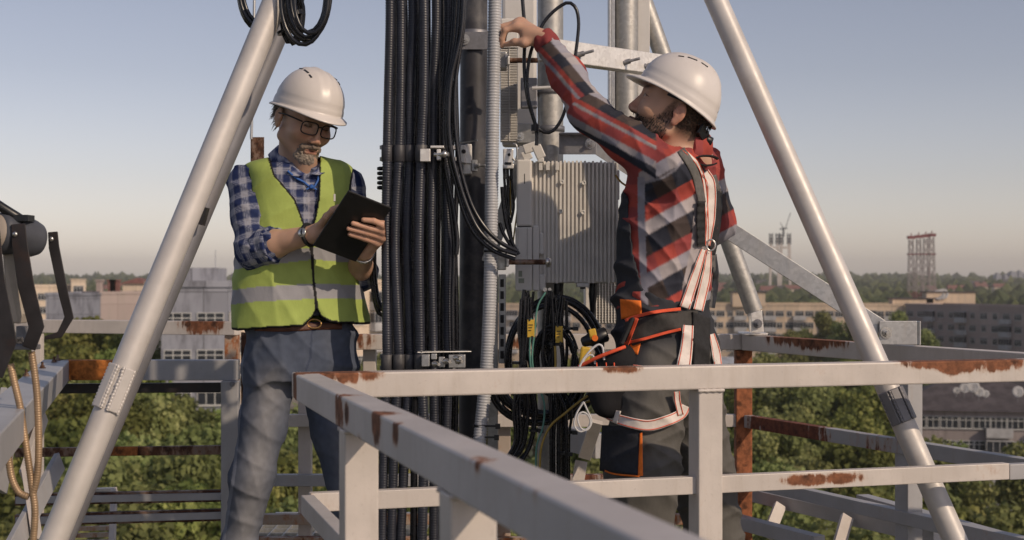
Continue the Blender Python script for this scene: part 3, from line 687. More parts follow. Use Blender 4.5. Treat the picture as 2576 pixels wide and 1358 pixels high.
rr = thing('guard_rail', 'rusty cream guard rail running behind the mast and along the right side', 'guard rail', (E0.x, E0.y, -1.2))
mb = MB(); beam(mb, EB-Zu*.03, E0-Zu*.03+Vector((.03, 0, 0)), .06, .06); mb.build('top_rail', m_br, rr, bevel=.003)
mb = MB(); beam(mb, E0-Zu*.031+er*.035, ER-Zu*.031, .06, .06); mb.build('top_rail', m_br, rr, bevel=.003)
for z, h in ((-.54, .048), (-.775, .045), (-.93, .04), (-1.02, .05)):
    mb = MB(); beam(mb, EB+Zu*(z-ZT-h/2), E0+Zu*(z-ZT-h/2), .04, h); mb.build('middle_rail', M['rust_orange'] if z < -.9 else m_bm if z < -.7 else m_br, rr, bevel=.002)
    if z > -.9: mb = MB(); beam(mb, E0+Zu*(z-ZT-h/2)+er*.035, ER+Zu*(z-ZT-h/2), .04, h); mb.build('middle_rail', m_bm, rr, bevel=.002)
mb = MB(); beam(mb, Vector((E0.x, E0.y, ZT-.062)), Vector((E0.x, E0.y, -1.3)), .062, .062); mb.build('post', m_bp, rr, bevel=.003)
pz = E0+er*((4.72-5.57)/er.y); mb = MB(); beam(mb, (pz.x+.02, pz.y, ZT-.062), (pz.x+.02, pz.y, -1.3), .062, .066, er); mb.build('post', M['lilac'], rr, bevel=.003)
for px in (768, 930, 1268):
    c = at(px, 900, 5.62); mb = MB(); beam(mb, (c.x, c.y, ZT-.062), (c.x, c.y, -1.3), .05, .05); mb.build('post', M['cream'] if px < 1000 else m_bp, rr, bevel=.003)
# braces low on the right (second lower frame farther out)
lf = thing('lower_frame', 'grey angle frame of the lower deck seen under the right rails', 'steel frame', at(1950, 1300, 5.2))
for a_, b_, w_ in [((1800, 1222, 5.9), (2360, 1352, 4.9), .05), ((1843, 1308, 5.5), (2060, 1365, 5.0), .05), ((1434, 1102, 5.4), (1512, 1122, 5.2), .09), ((2168, 1258, 5.3), (2500, 1352, 4.5), .045)]:
    mb = MB(); beam(mb, at(*a_), at(*b_), .05, w_); mb.build('bar', M['lilac'], lf, bevel=.002)
for a_, b_ in [((1462, 1160, 5.35), (1440, 1290, 5.3)), ((1962, 1270, 5.5), (1930, 1350, 5.4)), ((2130, 1300, 5.2), (2110, 1370, 5.1)), ((1470, 1150, 5.2), (1500, 1060, 5.1))]:
    mb = MB(); beam(mb, at(*a_), at(*b_), .045, .02, (0, 1, 0)); mb.build('strut', M['cream'], lf, bevel=.001)
# left rear section
A0 = atz(45, 803, ZT); A1 = atz(598, 808.5, ZT)
m_lr = rmat('left_rear_paint', CREAM, [sp(515, 810, 7.2, .16, .8, 1.6), sp(545, 810, 7.2, .12, .7, 2), sp(590, 835, 7.2, .08, .6), sp(505, 830, 7.2, .06, .5)])
lr = thing('guard_rail', 'thin cream guard rail with one rust patch behind the big left pipe', 'guard rail', (A1.x, A1.y, -1.2))
mb = MB(); beam(mb, A0-Zu*.034, A1-Zu*.034, .066, .068); mb.build('top_rail', m_lr, lr, bevel=.003)
c = at(584, 850, 7.15); mb = MB(); beam(mb, (c.x, c.y, ZT-.069), (c.x, c.y, -1.25), .066, .066); mb.build('post', M['rust_orange'], lr, bevel=.003)
c = at(95, 850, 7.3); mb = MB(); beam(mb, (c.x, c.y, ZT-.069), (c.x, c.y, -1.25), .05, .05); mb.build('post', M['cream'], lr, bevel=.003)
# left frame, nearer
F0 = at(136, 905, 5.5); F1 = at(600, 905, 5.5)
m_lf = rmat('left_frame_rusty', (.5, .47, .42), [sp(165, 925, 5.5, .16, .5, .6), sp(220, 925, 5.5, .2, .62, .7), sp(290, 920, 5.5, .16, .6, .8), sp(255, 948, 5.5, .3, .4, 2)], .2, rustcol=(.3, .1, .02), streaks=1.0)
sf = thing('steel_frame', 'left steel frame with a rust-streaked beam and dark rusty cross bars', 'steel frame', (F1.x, F1.y, -1.2))
fm = at(335, 905, 5.5)
mb = MB(); beam(mb, F0-Zu*.0385, fm-Zu*.0385, .06, .077); mb.build('beam', m_lf, sf, bevel=.003)
mb = MB(); beam(mb, fm-Zu*.0385, F1-Zu*.0385, .062, .078); mb.build('beam', M['lilac'], sf, bevel=.003)
mb = MB(); beam(mb, Vector((F0.x-.0, 5.53, F0.z-.04)), Vector((F0.x+.79, 2.45, F0.z-.04)) , .10, .08); mb.build('side_beam', M['lilac'], sf, bevel=.004)
mb = MB(); 
for q in (.05, .16, .5, .9): bolt(mb, Vector((F0.x+.02+q*.2, 5.5-q, F0.z+.001)), (0, 0, 1), .008, .012)
mb.build('bolt', M['rust_steel'], sf)
mb = MB(); c = at(579, 1000, 5.46); beam(mb, (c.x, 5.47, F0.z-.078), (c.x, 5.47, -1.3), .066, .05); mb.build('post', M['lilac'], sf, bevel=.003)
mb = MB(); bolt(mb, at(584, 966, 5.432), (0, -1, 0), .007, .006); mb.build('bolt', M['galv_dark'], sf)
for (y0, y1, h, mt) in [(978, 978, .037, 'black_steel'), (1138, 1135, .034, 'rust_steel'), (1256, 1250, .045, 'rust_steel'), (1308, 1298, .045, 'rust_steel')]:
    mb = MB(); beam(mb, at(40, y0, 5.52), at(556, y1-4, 5.52), .03, h); mb.build('cross_bar', M[mt], sf, bevel=.002)
    if mt == 'rust_steel' and y0 > 1200:
        mb = MB(); beam(mb, at(40, y0+2, 5.5), at(556, y1-2, 5.5), .012, h*.6); mb.build('cross_bar_web', M['lilac'], sf, bevel=.001)
m_pat = rmat('orange_patch', (.4, .3, .22), [sp(310, 1136, 5.5, .3, .9, 1)], .6, rustcol=(.22, .075, .02))
mb = MB(); beam(mb, at(235, 1134.5, 5.5), at(346, 1134, 5.5), .012, .034); mb.build('splice_bar', m_pat, sf, bevel=.001)
# slanting pieces bottom left
for a_, b_, w_, mt in [((-20, 1120, 4.9), (75, 985, 5.2), .09, 'lilac'), ((150, 1160, 5.3), (20, 1400, 4.6), .07, 'lilac'), ((60, 1200, 4.9), (110, 1045, 5.2), .05, 'cream'), ((-10, 1230, 4.4), (30, 990, 4.5), .16, 'lilac'), ((95, 1360, 4.8), (66, 1175, 4.9), .05, 'cream')]:
    mb = MB(); beam(mb, at(*a_), at(*b_), .02, w_, (0, 1, 0)); mb.build('brace', M[mt], sf, bevel=.002)
mb = MB(); c = at(82, 1100, 5.3); beam(mb, (c.x, 5.3, at(0, 1000, 5.3).z), (c.x, 5.3, at(0, 1165, 5.3).z), .02, .02); mb.build('rod', M['rust_orange'], sf)
# small ladder / landing below the left frame
ld = thing('ladder', 'small white rusted ladder hanging below the left frame', 'ladder', at(230, 1340, 6.2))
for a_, b_ in [((287, 1231, 6.2), (281, 1400, 6.0)), ((180, 1240, 6.5), (165, 1400, 6.2)), ((180, 1236, 6.5), (289, 1233, 6.2))]:
    mb = MB(); beam(mb, at(*a_), at(*b_), .025, .025, (0, 1, 0)); mb.build('stringer', M['cream'], ld, bevel=.002)
for y in (1330, 1347, 1364):
    mb = MB(); beam(mb, at(172, y, 6.35), at(283, y-3, 6.15), .03, .018); mb.build('rung', M['rust_orange'], ld)
# rusty angle upright and thin rod behind the man in the vest
mb = MB(); a_, b_ = at(632, 345, 5.9), at(632, 800, 5.9); angle_iron(mb, a_, b_, .05, .006, (0, 1, 0)); b2 = at(606, 830, 5.7)
tag(mb.build('angle_post', M['rust_steel']), 'dark rusty angle iron upright rising behind the man\'s shoulder', 'post')
mb = MB(); angle_iron(mb, at(608, 836, 5.75), at(608, 1500, 5.75), .026, .006, (0, 1, 0)); tag(mb.build('angle_post', M['rust_steel']), 'narrow rusty angle upright beside the man\'s jeans', 'post')
mb = MB(); tube(mb, [at(641, -60, 5.9), at(632, 350, 5.88)], .006, 8); tag(mb.build('lightning_rod', M['galv']), 'thin metal rod standing on the rusty angle upright', 'rod')
# deck
mb = MB()
for (x0, x1, y0, y1, nx_, ny_) in ((-1.35, 2.1, 3.2, 6.3, 46, 30), (-1.2, -.45, 6.34, 7.2, 12, 9)):
    for k in range(nx_): x = x0+(x1-x0)*k/(nx_-1); beam(mb, (x, y0, -1.215), (x, y1, -1.215), .004, .03)
    for k in range(ny_): y = y0+(y1-y0)*k/(ny_-1); beam(mb, (x0, y, -1.214), (x1, y, -1.214), .006, .026)
    abox(mb, x0-.03, x0-.003, y0, y1, -1.26, -1.198); abox(mb, x1+.003, x1+.03, y0, y1, -1.26, -1.198)
    abox(mb, x0, x1, y1+.003, y1+.03, -1.26, -1.198)
tag(mb.build('deck_grating', M['galv']), 'steel grating floor of the work platform', 'grating')
# a roof slab edge of the building that carries it all is far below the frame; the carrying tower legs
tw = thing('support_tower', 'grey steel legs carrying the platform below the frame', 'tower', (0.3, 5, GZ))
for x in (-1.3, 2.05):
    for y in (3.25, 7.15): mb = MB(); beam(mb, (x, y, -1.27), (x, y, GZ), .09, .09, (0, 1, 0)); mb.build('leg', M['lilac'], tw)

# ================================================================ tubular stays
def pipe(name, label, a_, b_, r, mt, group=None, seg=28):
    mb = MB(); a_, b_ = at(*a_), at(*b_); tube(mb, [a_.lerp(b_, t) for t in np.linspace(0, 1, 6)], r, seg)
    return tag(mb.build(name, M[mt]), label, 'pipe', group)
# big left stay with welded sleeve
pa, pb = at(710, -40, 4.03), at(118, 1400, 3.68)
s1 = thing('stay_pipe', 'thick silver diagonal pipe with welded sleeve at left', 'pipe', pb)
mb = MB(); tube(mb, [pa.lerp(pb, t) for t in np.linspace(0, 1, 8)], .0352, 36); mb.build('pipe', M['pipe_paint'], s1)
d = (pb-pa).normalized(); side = d.cross(Vector((0, 1, 0))).normalized(); fwd = side.cross(d)
def on(py):
    t = 0
    for k in range(1001):
        q = pa.lerp(pb, k/1000.); 
        if HY-q.z/q.y*F >= py: return q
    return pb
for sgn, nm in ((1, 0), (-1, 1)):
    mb = MB(); q0, q1 = on(925), on(1032); fo = -fwd if fwd.y > 0 else fwd
    off = (side*sgn*.021+fo*.0295); nn = off.normalized()
    tn = d.cross(nn)
    box(mb, (q0+q1)/2+nn*.0385, d*(q1-q0).length/2, tn*.0135, nn*.004); mb.build('sleeve_plate', M['pipe_paint'], s1, bevel=.003)
    for e in (-1, 1):
        mb = MB(); n_ = 40; tube(mb, [q0.lerp(q1, k/n_)+nn*.0365+tn*e*.0155+tn*random.uniform(-.0012, .0012) for k in range(n_+1)], lambda i: .0035+.0022*((i*7) % 3)/2, 7); mb.build('weld', M['pipe_paint'], s1)
pipe('stay_pipe', 'grey stay pipe just behind the thick left pipe, its shade put into the colour', (752, -40, 4.32), (140, 1400, 4.0), .0305, 'pipe_shade_grey')
mb = MB(); beam(mb, at(519, 522, 4.1), at(507, 566, 4.1), .04, .012); tag(mb.build('clamp_plate', M['black_steel']), 'dark flat lug on the edge of the left stay pipe', 'bracket')
# right stay
pa, pb = at(1783, -40, 4.3), at(2420, 1400, 3.95)
s2 = thing('stay_pipe', 'long silver diagonal pipe crossing the right half of the photo', 'pipe', pb)
mb = MB(); tube(mb, [pa.lerp(pb, t) for t in np.linspace(0, 1, 8)], .0335, 36); mb.build('pipe', M['pipe_paint'], s2)
q0, q1 = on(982), on(1062); d = (pb-pa).normalized(); side = d.cross(Vector((0, 1, 0))).normalized(); fwd = side.cross(d); fo = -fwd if fwd.y > 0 else fwd
for ang in (-38, 10, 62):
    nn = (side*math.sin(R(ang))+fo*math.cos(R(ang))).normalized(); tn = d.cross(nn); mb = MB()
    box(mb, (q0+q1)/2+nn*.0365, d*(q1-q0).length/2, tn*.0125, nn*.0035); mb.build('sleeve_plate', M['pipe_shade_grey'], s2, bevel=.003)
    mb = MB(); tube(mb, [q0.lerp(q1, k/24)+nn*.0355+tn*.0145+tn*random.uniform(-.001, .001) for k in range(25)], lambda i: .003+.002*((i*5) % 3)/2, 6); mb.build('weld', M['pipe_shade_grey'], s2)
# third stay standing on the rear corner
s3 = thing('stay_pipe', 'galvanised stay pipe bolted to the rear rail corner behind the worker', 'pipe', at(1900, 835, 5.5))
a_, b_ = at(1603, -40, 5.45), at(1896, 782, 5.5)
mb = MB(); tube(mb, [a_.lerp(b_, t) for t in np.linspace(0, 1, 6)], .0345, 28); mb.build('pipe', M['galv_pole'], s3)
mb = MB(); c = at(1903, 812, 5.47)
prof = [at(1888, 788, 5.44), at(1916, 780, 5.44), at(1921, 835, 5.44), at(1890, 837, 5.44)]
for yy in (0, .05):
    vs = [v+Vector((0, yy, 0)) for v in prof]+[v+Vector((0, yy+.008, 0)) for v in prof]
    mb.add(vs, [(0, 3, 2, 1), (4, 5, 6, 7), (0, 1, 5, 4), (1, 2, 6, 5), (2, 3, 7, 6), (3, 0, 4, 7)])
abox(mb, at(1865, 0, 5.5).x, at(1925, 0, 5.5).x, 5.45, 5.6, ZT+.001, ZT+.009)
mb.build('fork_bracket', M['galv_bright'], s3, bevel=.002)
mb = MB(); bolt(mb, at(1905, 814, 5.432), (0, -1, 0), .012, .02); mb.build('bolt', M['galv_dark'], s3)

# ================================================================ mast group
ml = thing('mast', 'dark grey mast tube between the black conduits and grey hose', 'mast', at(1192, 1500, 4.75))
mb = MB(); tube(mb, [at(1192, -60, 4.75), at(1190, 600, 4.75), at(1186, 1500, 4.75)], .0455, 36); mb.build('tube', M['mast'], ml)
mb = MB()
c = at(1192, 101, 4.75); lathe(mb, c-Zu*.03, (0, 0, 1), [(0, .049), (.002, .051), (.058, .051), (.06, .049)], 30)
pbox(mb, 1158, 80, 1226, 124, 4.695, .006)
mb.build('clamp_band', M['galv_dark'], ml); mb = MB(); bolt(mb, at(1168, 99, 4.69), (0, -1, 0), .012, .014); mb.build('bolt', M['galv'], ml)
# channel strip by the mast
mb = MB(); pbox(mb, 1226, 640, 1252, 1500, 4.72, .05); ch = tag(mb.build('cable_channel', M['galv'], bevel=.002), 'flat blue grey steel channel behind the grey hose', 'channel')
mb = MB(); pbox(mb, 1254, 690, 1272, 914, 4.66, .03)
for k in range(7): pbox(mb, 1258, 702+k*30, 1267, 722+k*30, 4.657, .002, 1)
tag(mb.build('slotted_rail', [M['galv'], M['black_steel']], bevel=.001), 'narrow slotted mounting rail left of the radio unit', 'rail')
def corr(pts, r, period, amp, seg=14):
    """corrugated hose as a tube of rings"""
    P = spline(pts, period/3.); mb = MB()
    tube(mb, P, lambda i: r*(1.0 if i % 3 else 1-amp), seg); return mb
# grey hose
hz = [at(1246, -60, 4.37), at(1243, 100, 4.37), at(1239, 300, 4.37), at(1236, 500, 4.37), at(1233, 700, 4.37), at(1228, 850, 4.37), at(1221, 960, 4.37), at(1212, 1050, 4.37), at(1202, 1150, 4.37), at(1195, 1250, 4.5), at(1190, 1500, 4.55)]
tag(corr(hz, .0212, .0088, .14, 18).build('corrugated_hose', M['grey_conduit']), 'light grey corrugated hose running down the mast', 'hose')
# cable ties round the hose
for y, px in ((632, 1234), (1070, 1209), (1098, 1206)):
    c = at(px, y, 4.37); mb = MB(); lathe(mb, c-Zu*.003, (0, 0, 1), [(0, .0235), (.006, .0235)], 20); abox(mb, c.x, c.x+.06, 4.35, 4.358, c.z-.003, c.z+.003)
    abox(mb, c.x+.045, c.x+.06, 4.342, 4.3499, c.z-.008, c.z+.008)
    tag(mb.build('cable_tie', M['black_plastic']), {632: 'black tie round the grey hose at the radio unit', 1070: 'upper of two black ties low on the grey hose', 1098: 'lower of two black ties low on the grey hose'}[y], 'cable tie', 'ties on the grey hose')
# black corrugated conduits, front row
ys = [-60, 60, 230, 385, 600, 850, 910, 1100, 1400]
CO = [([981, 981, 977, 974, 971, 973, 973, 966, 960], 'leftmost black corrugated conduit of the bundle'),
      ([1008, 1009, 1008, 1004, 993, 1002, 1003, 992, 983], 'second black corrugated conduit from the left'),
      ([1036, 1038, 1031, 1030, 1024, 1031, 1032, 1020, 1005], 'third black corrugated conduit from the left'),
      ([1064, 1066, 1065, 1059, 1053, 1056, 1057, 1066, 1060], 'fourth conduit, the one catching the brightest sun'),
      ([1096, 1097, 1090, 1088, 1084, 1089, 1090, 1092, 1090], 'fifth conduit with dappled sun on it'),
      ([1127, 1128, 1122, 1120, 1124, 1126, 1128, 1122, 1118], 'sixth corrugated conduit, next to the mast')]
for k, (xs, lab) in enumerate(CO):
    Yk = [4.33, 4.325, 4.33, 4.30, 4.36, 4.38][k]
    p_ = [at(x, y, Yk+.004*math.sin(y*.013+k)) for x, y in zip(xs, ys)]
    tag(corr(p_, .0150 if k != 3 else .0158, .0078, .10, 14).build('corrugated_conduit', M['black_conduit']), lab, 'conduit', 'black corrugated conduits on the mast')
# back row smooth cables
BK = [(992, 4.45), (1018, 4.46), (1046, 4.45), (1076, 4.46), (1104, 4.45), (1112, 4.42), (1137, 4.46), (1150, 4.44)]
for k, (x, Yk) in enumerate(BK):
    g = random.Random(k); p_ = [at(x+g.uniform(-5, 5)-(y/1400.)*(8 if k < 4 else 3), y, Yk) for y in (-60, 200, 400, 600, 820, 1050, 1400)]
    mb = MB(); tube(mb, spline(p_, .03), .0115 if k < 5 else .008, 10)
    tag(mb.build('black_cable', M['black_cable']), 'smooth black cable in the back row, %s' % ['behind the two leftmost conduits', 'behind the second and third conduits', 'between the third and fourth conduits', 'between the fourth and fifth conduits', 'just right of the fifth conduit', 'thin one left of the sixth conduit', 'thin one right of the sixth conduit', 'thin one against the mast'][k], 'cable', 'smooth cables behind the conduits')
# cable clamp rows
def saddles(y, name, lab):
    h_ = thing('cable_clamp', lab, 'clamp', at(1050, y, 4.32), 'clamp rows on the conduit bundle')
    for k, (xs, _) in enumerate(CO[:4]):
        x = xs[3] if y < 600 else xs[6]; Yk = [4.33, 4.325, 4.33, 4.30][k]; c = at(x, y, Yk); mb = MB()
        lathe(mb, c-Zu*.025, (0, 0, 1), [(0, .0175), (.001, .0182), (.049, .0182), (.05, .0175)], 20); mb.build('saddle', M['black_plastic'] if k < 0 else M['mast'], h_)
    mb = MB(); a_, b_ = at(958, y-16, 4.36), at(1150, y-14, 4.45); beam(mb, a_, b_, .03, .012); beam(mb, a_-Zu*.036, b_-Zu*.036, .03, .012)
    mb.build('back_bar', M['galv_dark'], h_, bevel=.001)
    return h_
s_ = saddles(386, 'a', 'upper row of black cable saddles with bright bracket')
mb = MB(); pbox(mb, 1056, 374, 1082, 406, 4.26, .035); pbox(mb, 1082, 366, 1116, 372, 4.27, .06); pbox(mb, 1098, 375, 1108, 402, 4.262, .03)
mb.build('bracket', M['galv_bright'], s_, bevel=.002)
mb = MB(); lathe(mb, at(1092, 389, 4.27), (1, -.2, 0), [(0, .007), (.045, .007)], 10); lathe(mb, at(1112, 388, 4.25), (1, -.5, 0), [(0, .006), (.004, .011), (.012, .011), (.016, .005)], 12); mb.build('bolt', M['steel'], s_)
s_ = saddles(912, 'b', 'lower row of black cable saddles with a wide bracket, above the front rail')
mb = MB(); box(mb, at(1112, 884, 4.34), U*.085, V_*.03, Zu*.002); pbox(mb, 1060, 892, 1080, 922, 4.24, .04); pbox(mb, 1084, 890, 1098, 904, 4.245, .03); pbox(mb, 1103, 898, 1118, 924, 4.25, .03); pbox(mb, 1128, 892, 1170, 925, 4.32, .03)
mb.build('bracket', M['galv'], s_, bevel=.002)
mb = MB(); 
for px, py in ((1119, 908), (1145, 900), (1150, 908), (1092, 915)): lathe(mb, at(px, py, 4.24), (.6, -1, 0), [(0, .009), (.012, .009), (.014, .005), (.03, .005)], 10)
mb.build('bolt', M['steel'], s_)
# small side lug with ribs left of the bundle
mb = MB()
for k in range(5): lathe(mb, at(958, 424+k*12, 4.36), (0, 0, 1), [(-.006, .006), (-.004, .012), (.004, .012), (.006, .006)], 10)
tag(mb.build('ribbed_plug', M['black_plastic']), 'black ribbed plug at the left edge of the bundle', 'plug')
# mast side bracket
br = thing('mast_bracket', 'bright U bracket with bolt on the dark mast', 'bracket', at(1180, 400, 4.6))
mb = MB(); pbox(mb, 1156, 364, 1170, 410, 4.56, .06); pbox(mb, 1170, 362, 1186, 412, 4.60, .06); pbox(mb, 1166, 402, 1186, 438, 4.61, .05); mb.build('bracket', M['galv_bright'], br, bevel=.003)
mb = MB(); lathe(mb, at(1166, 381, 4.558), (0, -1, 0), [(0, .007), (.002, .007)], 14); mb.build('bolt_hole', M['black_steel'], br)
mb = MB(); beam(mb, at(1144, 362, 4.57), at(1200, 353, 4.52), .004, .004); mb.build('threaded_rod', M['galv'], br)
mb = MB(); bolt(mb, at(1196, 417, 4.6), (1, -.4, 0), .008, .02); pbox(mb, 1186, 402, 1200, 430, 4.6, .03); mb.build('lug', M['galv'], br, bevel=.001)

# smooth cables curling off the mast
SM = [[(1168, -60), (1160, 80), (1134, 200), (1128, 300), (1135, 380), (1152, 450), (1175, 520), (1205, 580), (1250, 622), (1300, 640)],
      [(1160, -60), (1148, 100), (1126, 220), (1122, 330), (1130, 400), (1146, 460), (1165, 530), (1195, 590), (1240, 630), (1296, 652)],
      [(1172, -60), (1166, 60), (1146, 200), (1143, 290), (1150, 370), (1162, 440), (1188, 520), (1222, 575), (1262, 612), (1302, 632)],
      [(1150, -60), (1138, 120), (1119, 240), (1116, 350), (1122, 430), (1140, 520), (1150, 600), (1148, 640)],
      [(1142, -60), (1136, 80), (1120, 200), (1112, 320), (1118, 420), (1132, 520), (1142, 620), (1138, 760), (1140, 900)],
      [(1262, 470), (1266, 520), (1275, 570), (1290, 615), (1305, 640)],
      [(1256, 560), (1262, 580), (1276, 605), (1300, 640)]]
for k, l in enumerate(SM):
    mb = cable(MB(), l, 4.30+.012*k if k < 5 else 4.5, .0068 if k < 5 else .006, 0, 10)
    tag(mb.build('black_cable', M['black_cable']), ['outermost black cable curling from the mast to the radio unit', 'lowest black cable curling from the mast to the radio unit', 'inner black cable curling from the mast to the radio unit', 'black cable ending beside the mast at mid height', 'black cable dropping straight between conduits and mast', 'black cable hanging from the bright filter box', 'short black cable joining at the unit\'s left edge'][k], 'cable', 'smooth black cables off the mast')
# antenna panel with finned unit, upper centre
an = thing('panel_antenna', 'tall off-white antenna panel behind the worker\'s hand', 'antenna', at(1305, 300, 5.0))
mb = MB(); pbox(mb, 1262, -60, 1350, 366, 5.0, .09); mb.build('cover', M['white_panel'], an, bevel=.012)
mb = MB(); pbox(mb, 1300, 310, 1350, 360, 4.975, .02); mb.build('bracket', M['galv'], an, bevel=.003); mb = MB(); bolt(mb, at(1308, 343, 4.974), (0, -1, 0), .01, .012); mb.build('bolt', M['steel'], an)
ru = thing('radio_unit', 'narrow unit with fine horizontal fins below the raised hand', 'radio unit', at(1280, 350, 4.85))
mb = MB(); pbox(mb, 1259, 46, 1303, 120, 4.84, .05); mb.build('cover', M['rru_plain'], ru, bevel=.004)
mb = MB(); pbox(mb, 1258, 122, 1302, 354, 4.86, .06); mb.build('housing', M['rru'], ru, bevel=.002)
mb = MB()
for k in range(58):
    y = 124+k*4.0; pbox(mb, 1259, y, 1279.5, y+2.0, 4.845, .0149); pbox(mb, 1281.5, y, 1301, y+2.0, 4.845, .0149)
tag(mb.build('cooling_fins', M['rru'], ru), 'fine horizontal cooling fins', kind='stuff'); 
mb = MB(); pbox(mb, 1279.7, 122, 1281.3, 354, 4.842, .0175); mb.build('rib', M['rru_plain'], ru)
# filter box
fb = thing('filter_box', 'small sunlit metal junction box between hose and radio unit', 'junction box', at(1278, 425, 4.6))
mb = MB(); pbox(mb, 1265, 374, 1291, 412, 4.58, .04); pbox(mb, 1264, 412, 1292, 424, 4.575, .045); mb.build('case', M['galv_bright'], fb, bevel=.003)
mb = MB(); lathe(mb, at(1280, 389, 4.579), (0, -1, 0), [(0, .005), (.003, .005)], 12); pbox(mb, 1270, 408, 1286, 414, 4.572, .004)
mb.build('lock', M['black_plastic'], fb)
for px in (1268, 1276, 1285): mb = MB(); tube(mb, [at(px, 424, 4.6), at(px+1, 450, 4.6)], .005, 8); mb.build('connector', M['black_plastic'], fb)
mb = MB(); tube(mb, ppath([(1290, 362), (1299, 366), (1300, 400), (1294, 404), (1290, 398)], 4.58, .005), .003, 8); mb.build('hook', M['galv'], fb)
for k, (l, c_, r_) in enumerate([([(1268, 445), (1272, 500), (1282, 560), (1286, 600)], 'black_cable', .0045), ([(1276, 445), (1279, 500), (1276, 560), (1290, 610)], 'black_cable', .0045), ([(1285, 445), (1288, 480), (1292, 520), (1284, 560)], 'black_cable', .0045), ([(1283, 445), (1284, 520), (1286, 560)], 'gold_wire', .0022), ([(1302, 520), (1294, 580), (1286, 640)], 'gold_wire', .0025)]):
    tag(cable(MB(), l, 4.62, r_).build('black_cable' if c_ == 'black_cable' else 'yellow_wire', M[c_]), ['first of three thin black leads under the junction box', 'middle of three thin black leads under the junction box', 'last of three thin black leads under the junction box', 'yellow wire under the junction box', 'yellow wire rising beside the radio unit\'s left edge'][k], 'cable', 'leads under the junction box')
# galvanised poles
def ringed_pole(label, px, Y, r, y1, bands, mt='galv_pole', loc=1400):
    h_ = thing('pole', label, 'pole', at(px, y1, Y)); mb = MB(); tube(mb, [at(px, -60, Y), at(px, y1, Y)], r, 36); mb.build('tube', M[mt], h_)
    for y, hh in bands:
        c = at(px, y, Y); mb = MB(); lathe(mb, c-Zu*hh/2, (0, 0, 1), [(0, r+.001), (.001, r+.005), (hh-.001, r+.005), (hh, r+.001)], 30); pbox(mb, px-r*F/Y-14, y-8, px-r*F/Y+2, y+8, Y-.02, .04); mb.build('clamp_band', M['galv_dark'], h_)
    return h_
h_ = ringed_pole('main galvanised pole behind the radio unit and cable coils', 1384, 4.81, .0435, 1500, [(232, .018), (325, .02)])
mb = MB(); tube(mb, [at(1338, 222, 4.68), at(1410, 219, 4.68)], .006, 10); mb.build('u_bolt', M['galv_bright'], h_)
mb = MB(); box(mb, at(1330, 235, 4.75), (.028, 0, 0), (0, .02, 0), (0, 0, .05)); mb.build('mount', M['galv_dark'], h_, bevel=.004)
g2 = thing('pole', 'shorter galvanised pole with side channel above the worker\'s arm', 'pole', at(1574, 330, 5.3))
mb = MB(); tube(mb, [at(1575, -60, 5.35), at(1575, 350, 5.35)], .0445, 36); mb.build('tube', M['galv_pole'], g2)
mb = MB(); pbox(mb, 1530, -60, 1537, 340, 5.3, .05); pbox(mb, 1538, -60, 1547, 340, 5.33, .05); mb.build('channel', M['galv'], g2, bevel=.002)
mb = MB(); pbox(mb, 1604, -60, 1634, 345, 5.38, .05); mb.build('back_panel', M['white_panel'], g2, bevel=.002)
# bright cross arm
ca = thing('cross_arm', 'sunlit galvanised cross arm with three threaded bolts', 'beam', at(1500, 150, 4.95))
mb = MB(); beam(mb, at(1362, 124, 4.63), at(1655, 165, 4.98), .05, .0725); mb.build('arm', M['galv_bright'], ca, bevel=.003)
for px, py, Yb in ((1455, 138, 4.735), (1571, 157, 4.875), (1625, 167, 4.94)):
    mb = MB(); c = at(px, py, Yb-.03); ax = Vector((.75, -.6, .12)); lathe(mb, c, ax, [(0, .014), (.002, .014), (.003, .009), (.02, .009), (.021, .005), (.06, .005), (.0605, .003)], 12); mb.build('bolt', M['galv_dark'], ca)
# threaded rods
for y, x0, x1, Yr, hd in ((659, 1277, 1376, 4.42, True), (152, 1279, 1352, 4.55, False)):
    Yr = 4.42 if hd else Yr
    tr = thing('threaded_rod', 'rusty threaded rod with round head in front of the radio unit' if hd else 'dark threaded rod just under the raised hand', 'rod', at(x0, y, Yr))
    mb = MB(); P_ = [at(x0, y, Yr).lerp(at(x1, y, Yr), t) for t in np.linspace(0, 1, 60)]; tube(mb, P_, lambda i: .0088 if i % 2 else .0078, 12); mb.build('rod', M['rust_steel'], tr)
    mb = MB(); pbox(mb, x0-27, y-22, x0-4, y+20, Yr+.0, .06); pbox(mb, x0-6, y-12, x0+3, y+12, Yr-.02, .02); mb.build('clamp', M['galv'], tr, bevel=.004)
    if hd: mb = MB(); lathe(mb, at(1374, y, Yr), (1, -.35, 0), [(0, .009), (.002, .016), (.008, .0165), (.014, .011), (.016, .002)], 18); mb.build('head', M['steel'], tr)
# main radio unit
RY = 4.58
mu = thing('radio_unit', 'large finned light grey radio unit on the pole, half in shadow', 'radio unit', at(1430, 730, RY))
mb = MB(); pbox(mb, 1337, 408, 1554, 712, RY+.03, .12); mb.build('housing', M['rru'], mu, bevel=.004)
mb = MB(); g = random.Random(4)
nf = 22
for k in range(nf):
    x = 1339+k*(213./(nf-1)); y0, y1 = 405+g.uniform(-2, 2), 712+g.uniform(-4, 3)
    box(mb, (at(x, (y0+y1)/2, RY+.0245)), (.0033, 0, 0), (0, .0052, 0), (0, 0, (y1-y0)/2*RY/F))
    for q in range(4):
        y = g.uniform(415, 700); 
        if g.random() < .0: box(mb, at(x, y, RY+.0215), (.0038, 0, 0), (0, .009, 0), (0, 0, g.choice((.004, .006, .012))))
abox(mb, at(1336, 0, RY+.01).x, at(1338, 0, RY).x, RY+.0, RY+.03, at(0, 712, RY).z, at(0, 406, RY).z)
tag(mb.build('cooling_fins', M['rru'], mu), 'vertical cooling fins')
mb = MB()
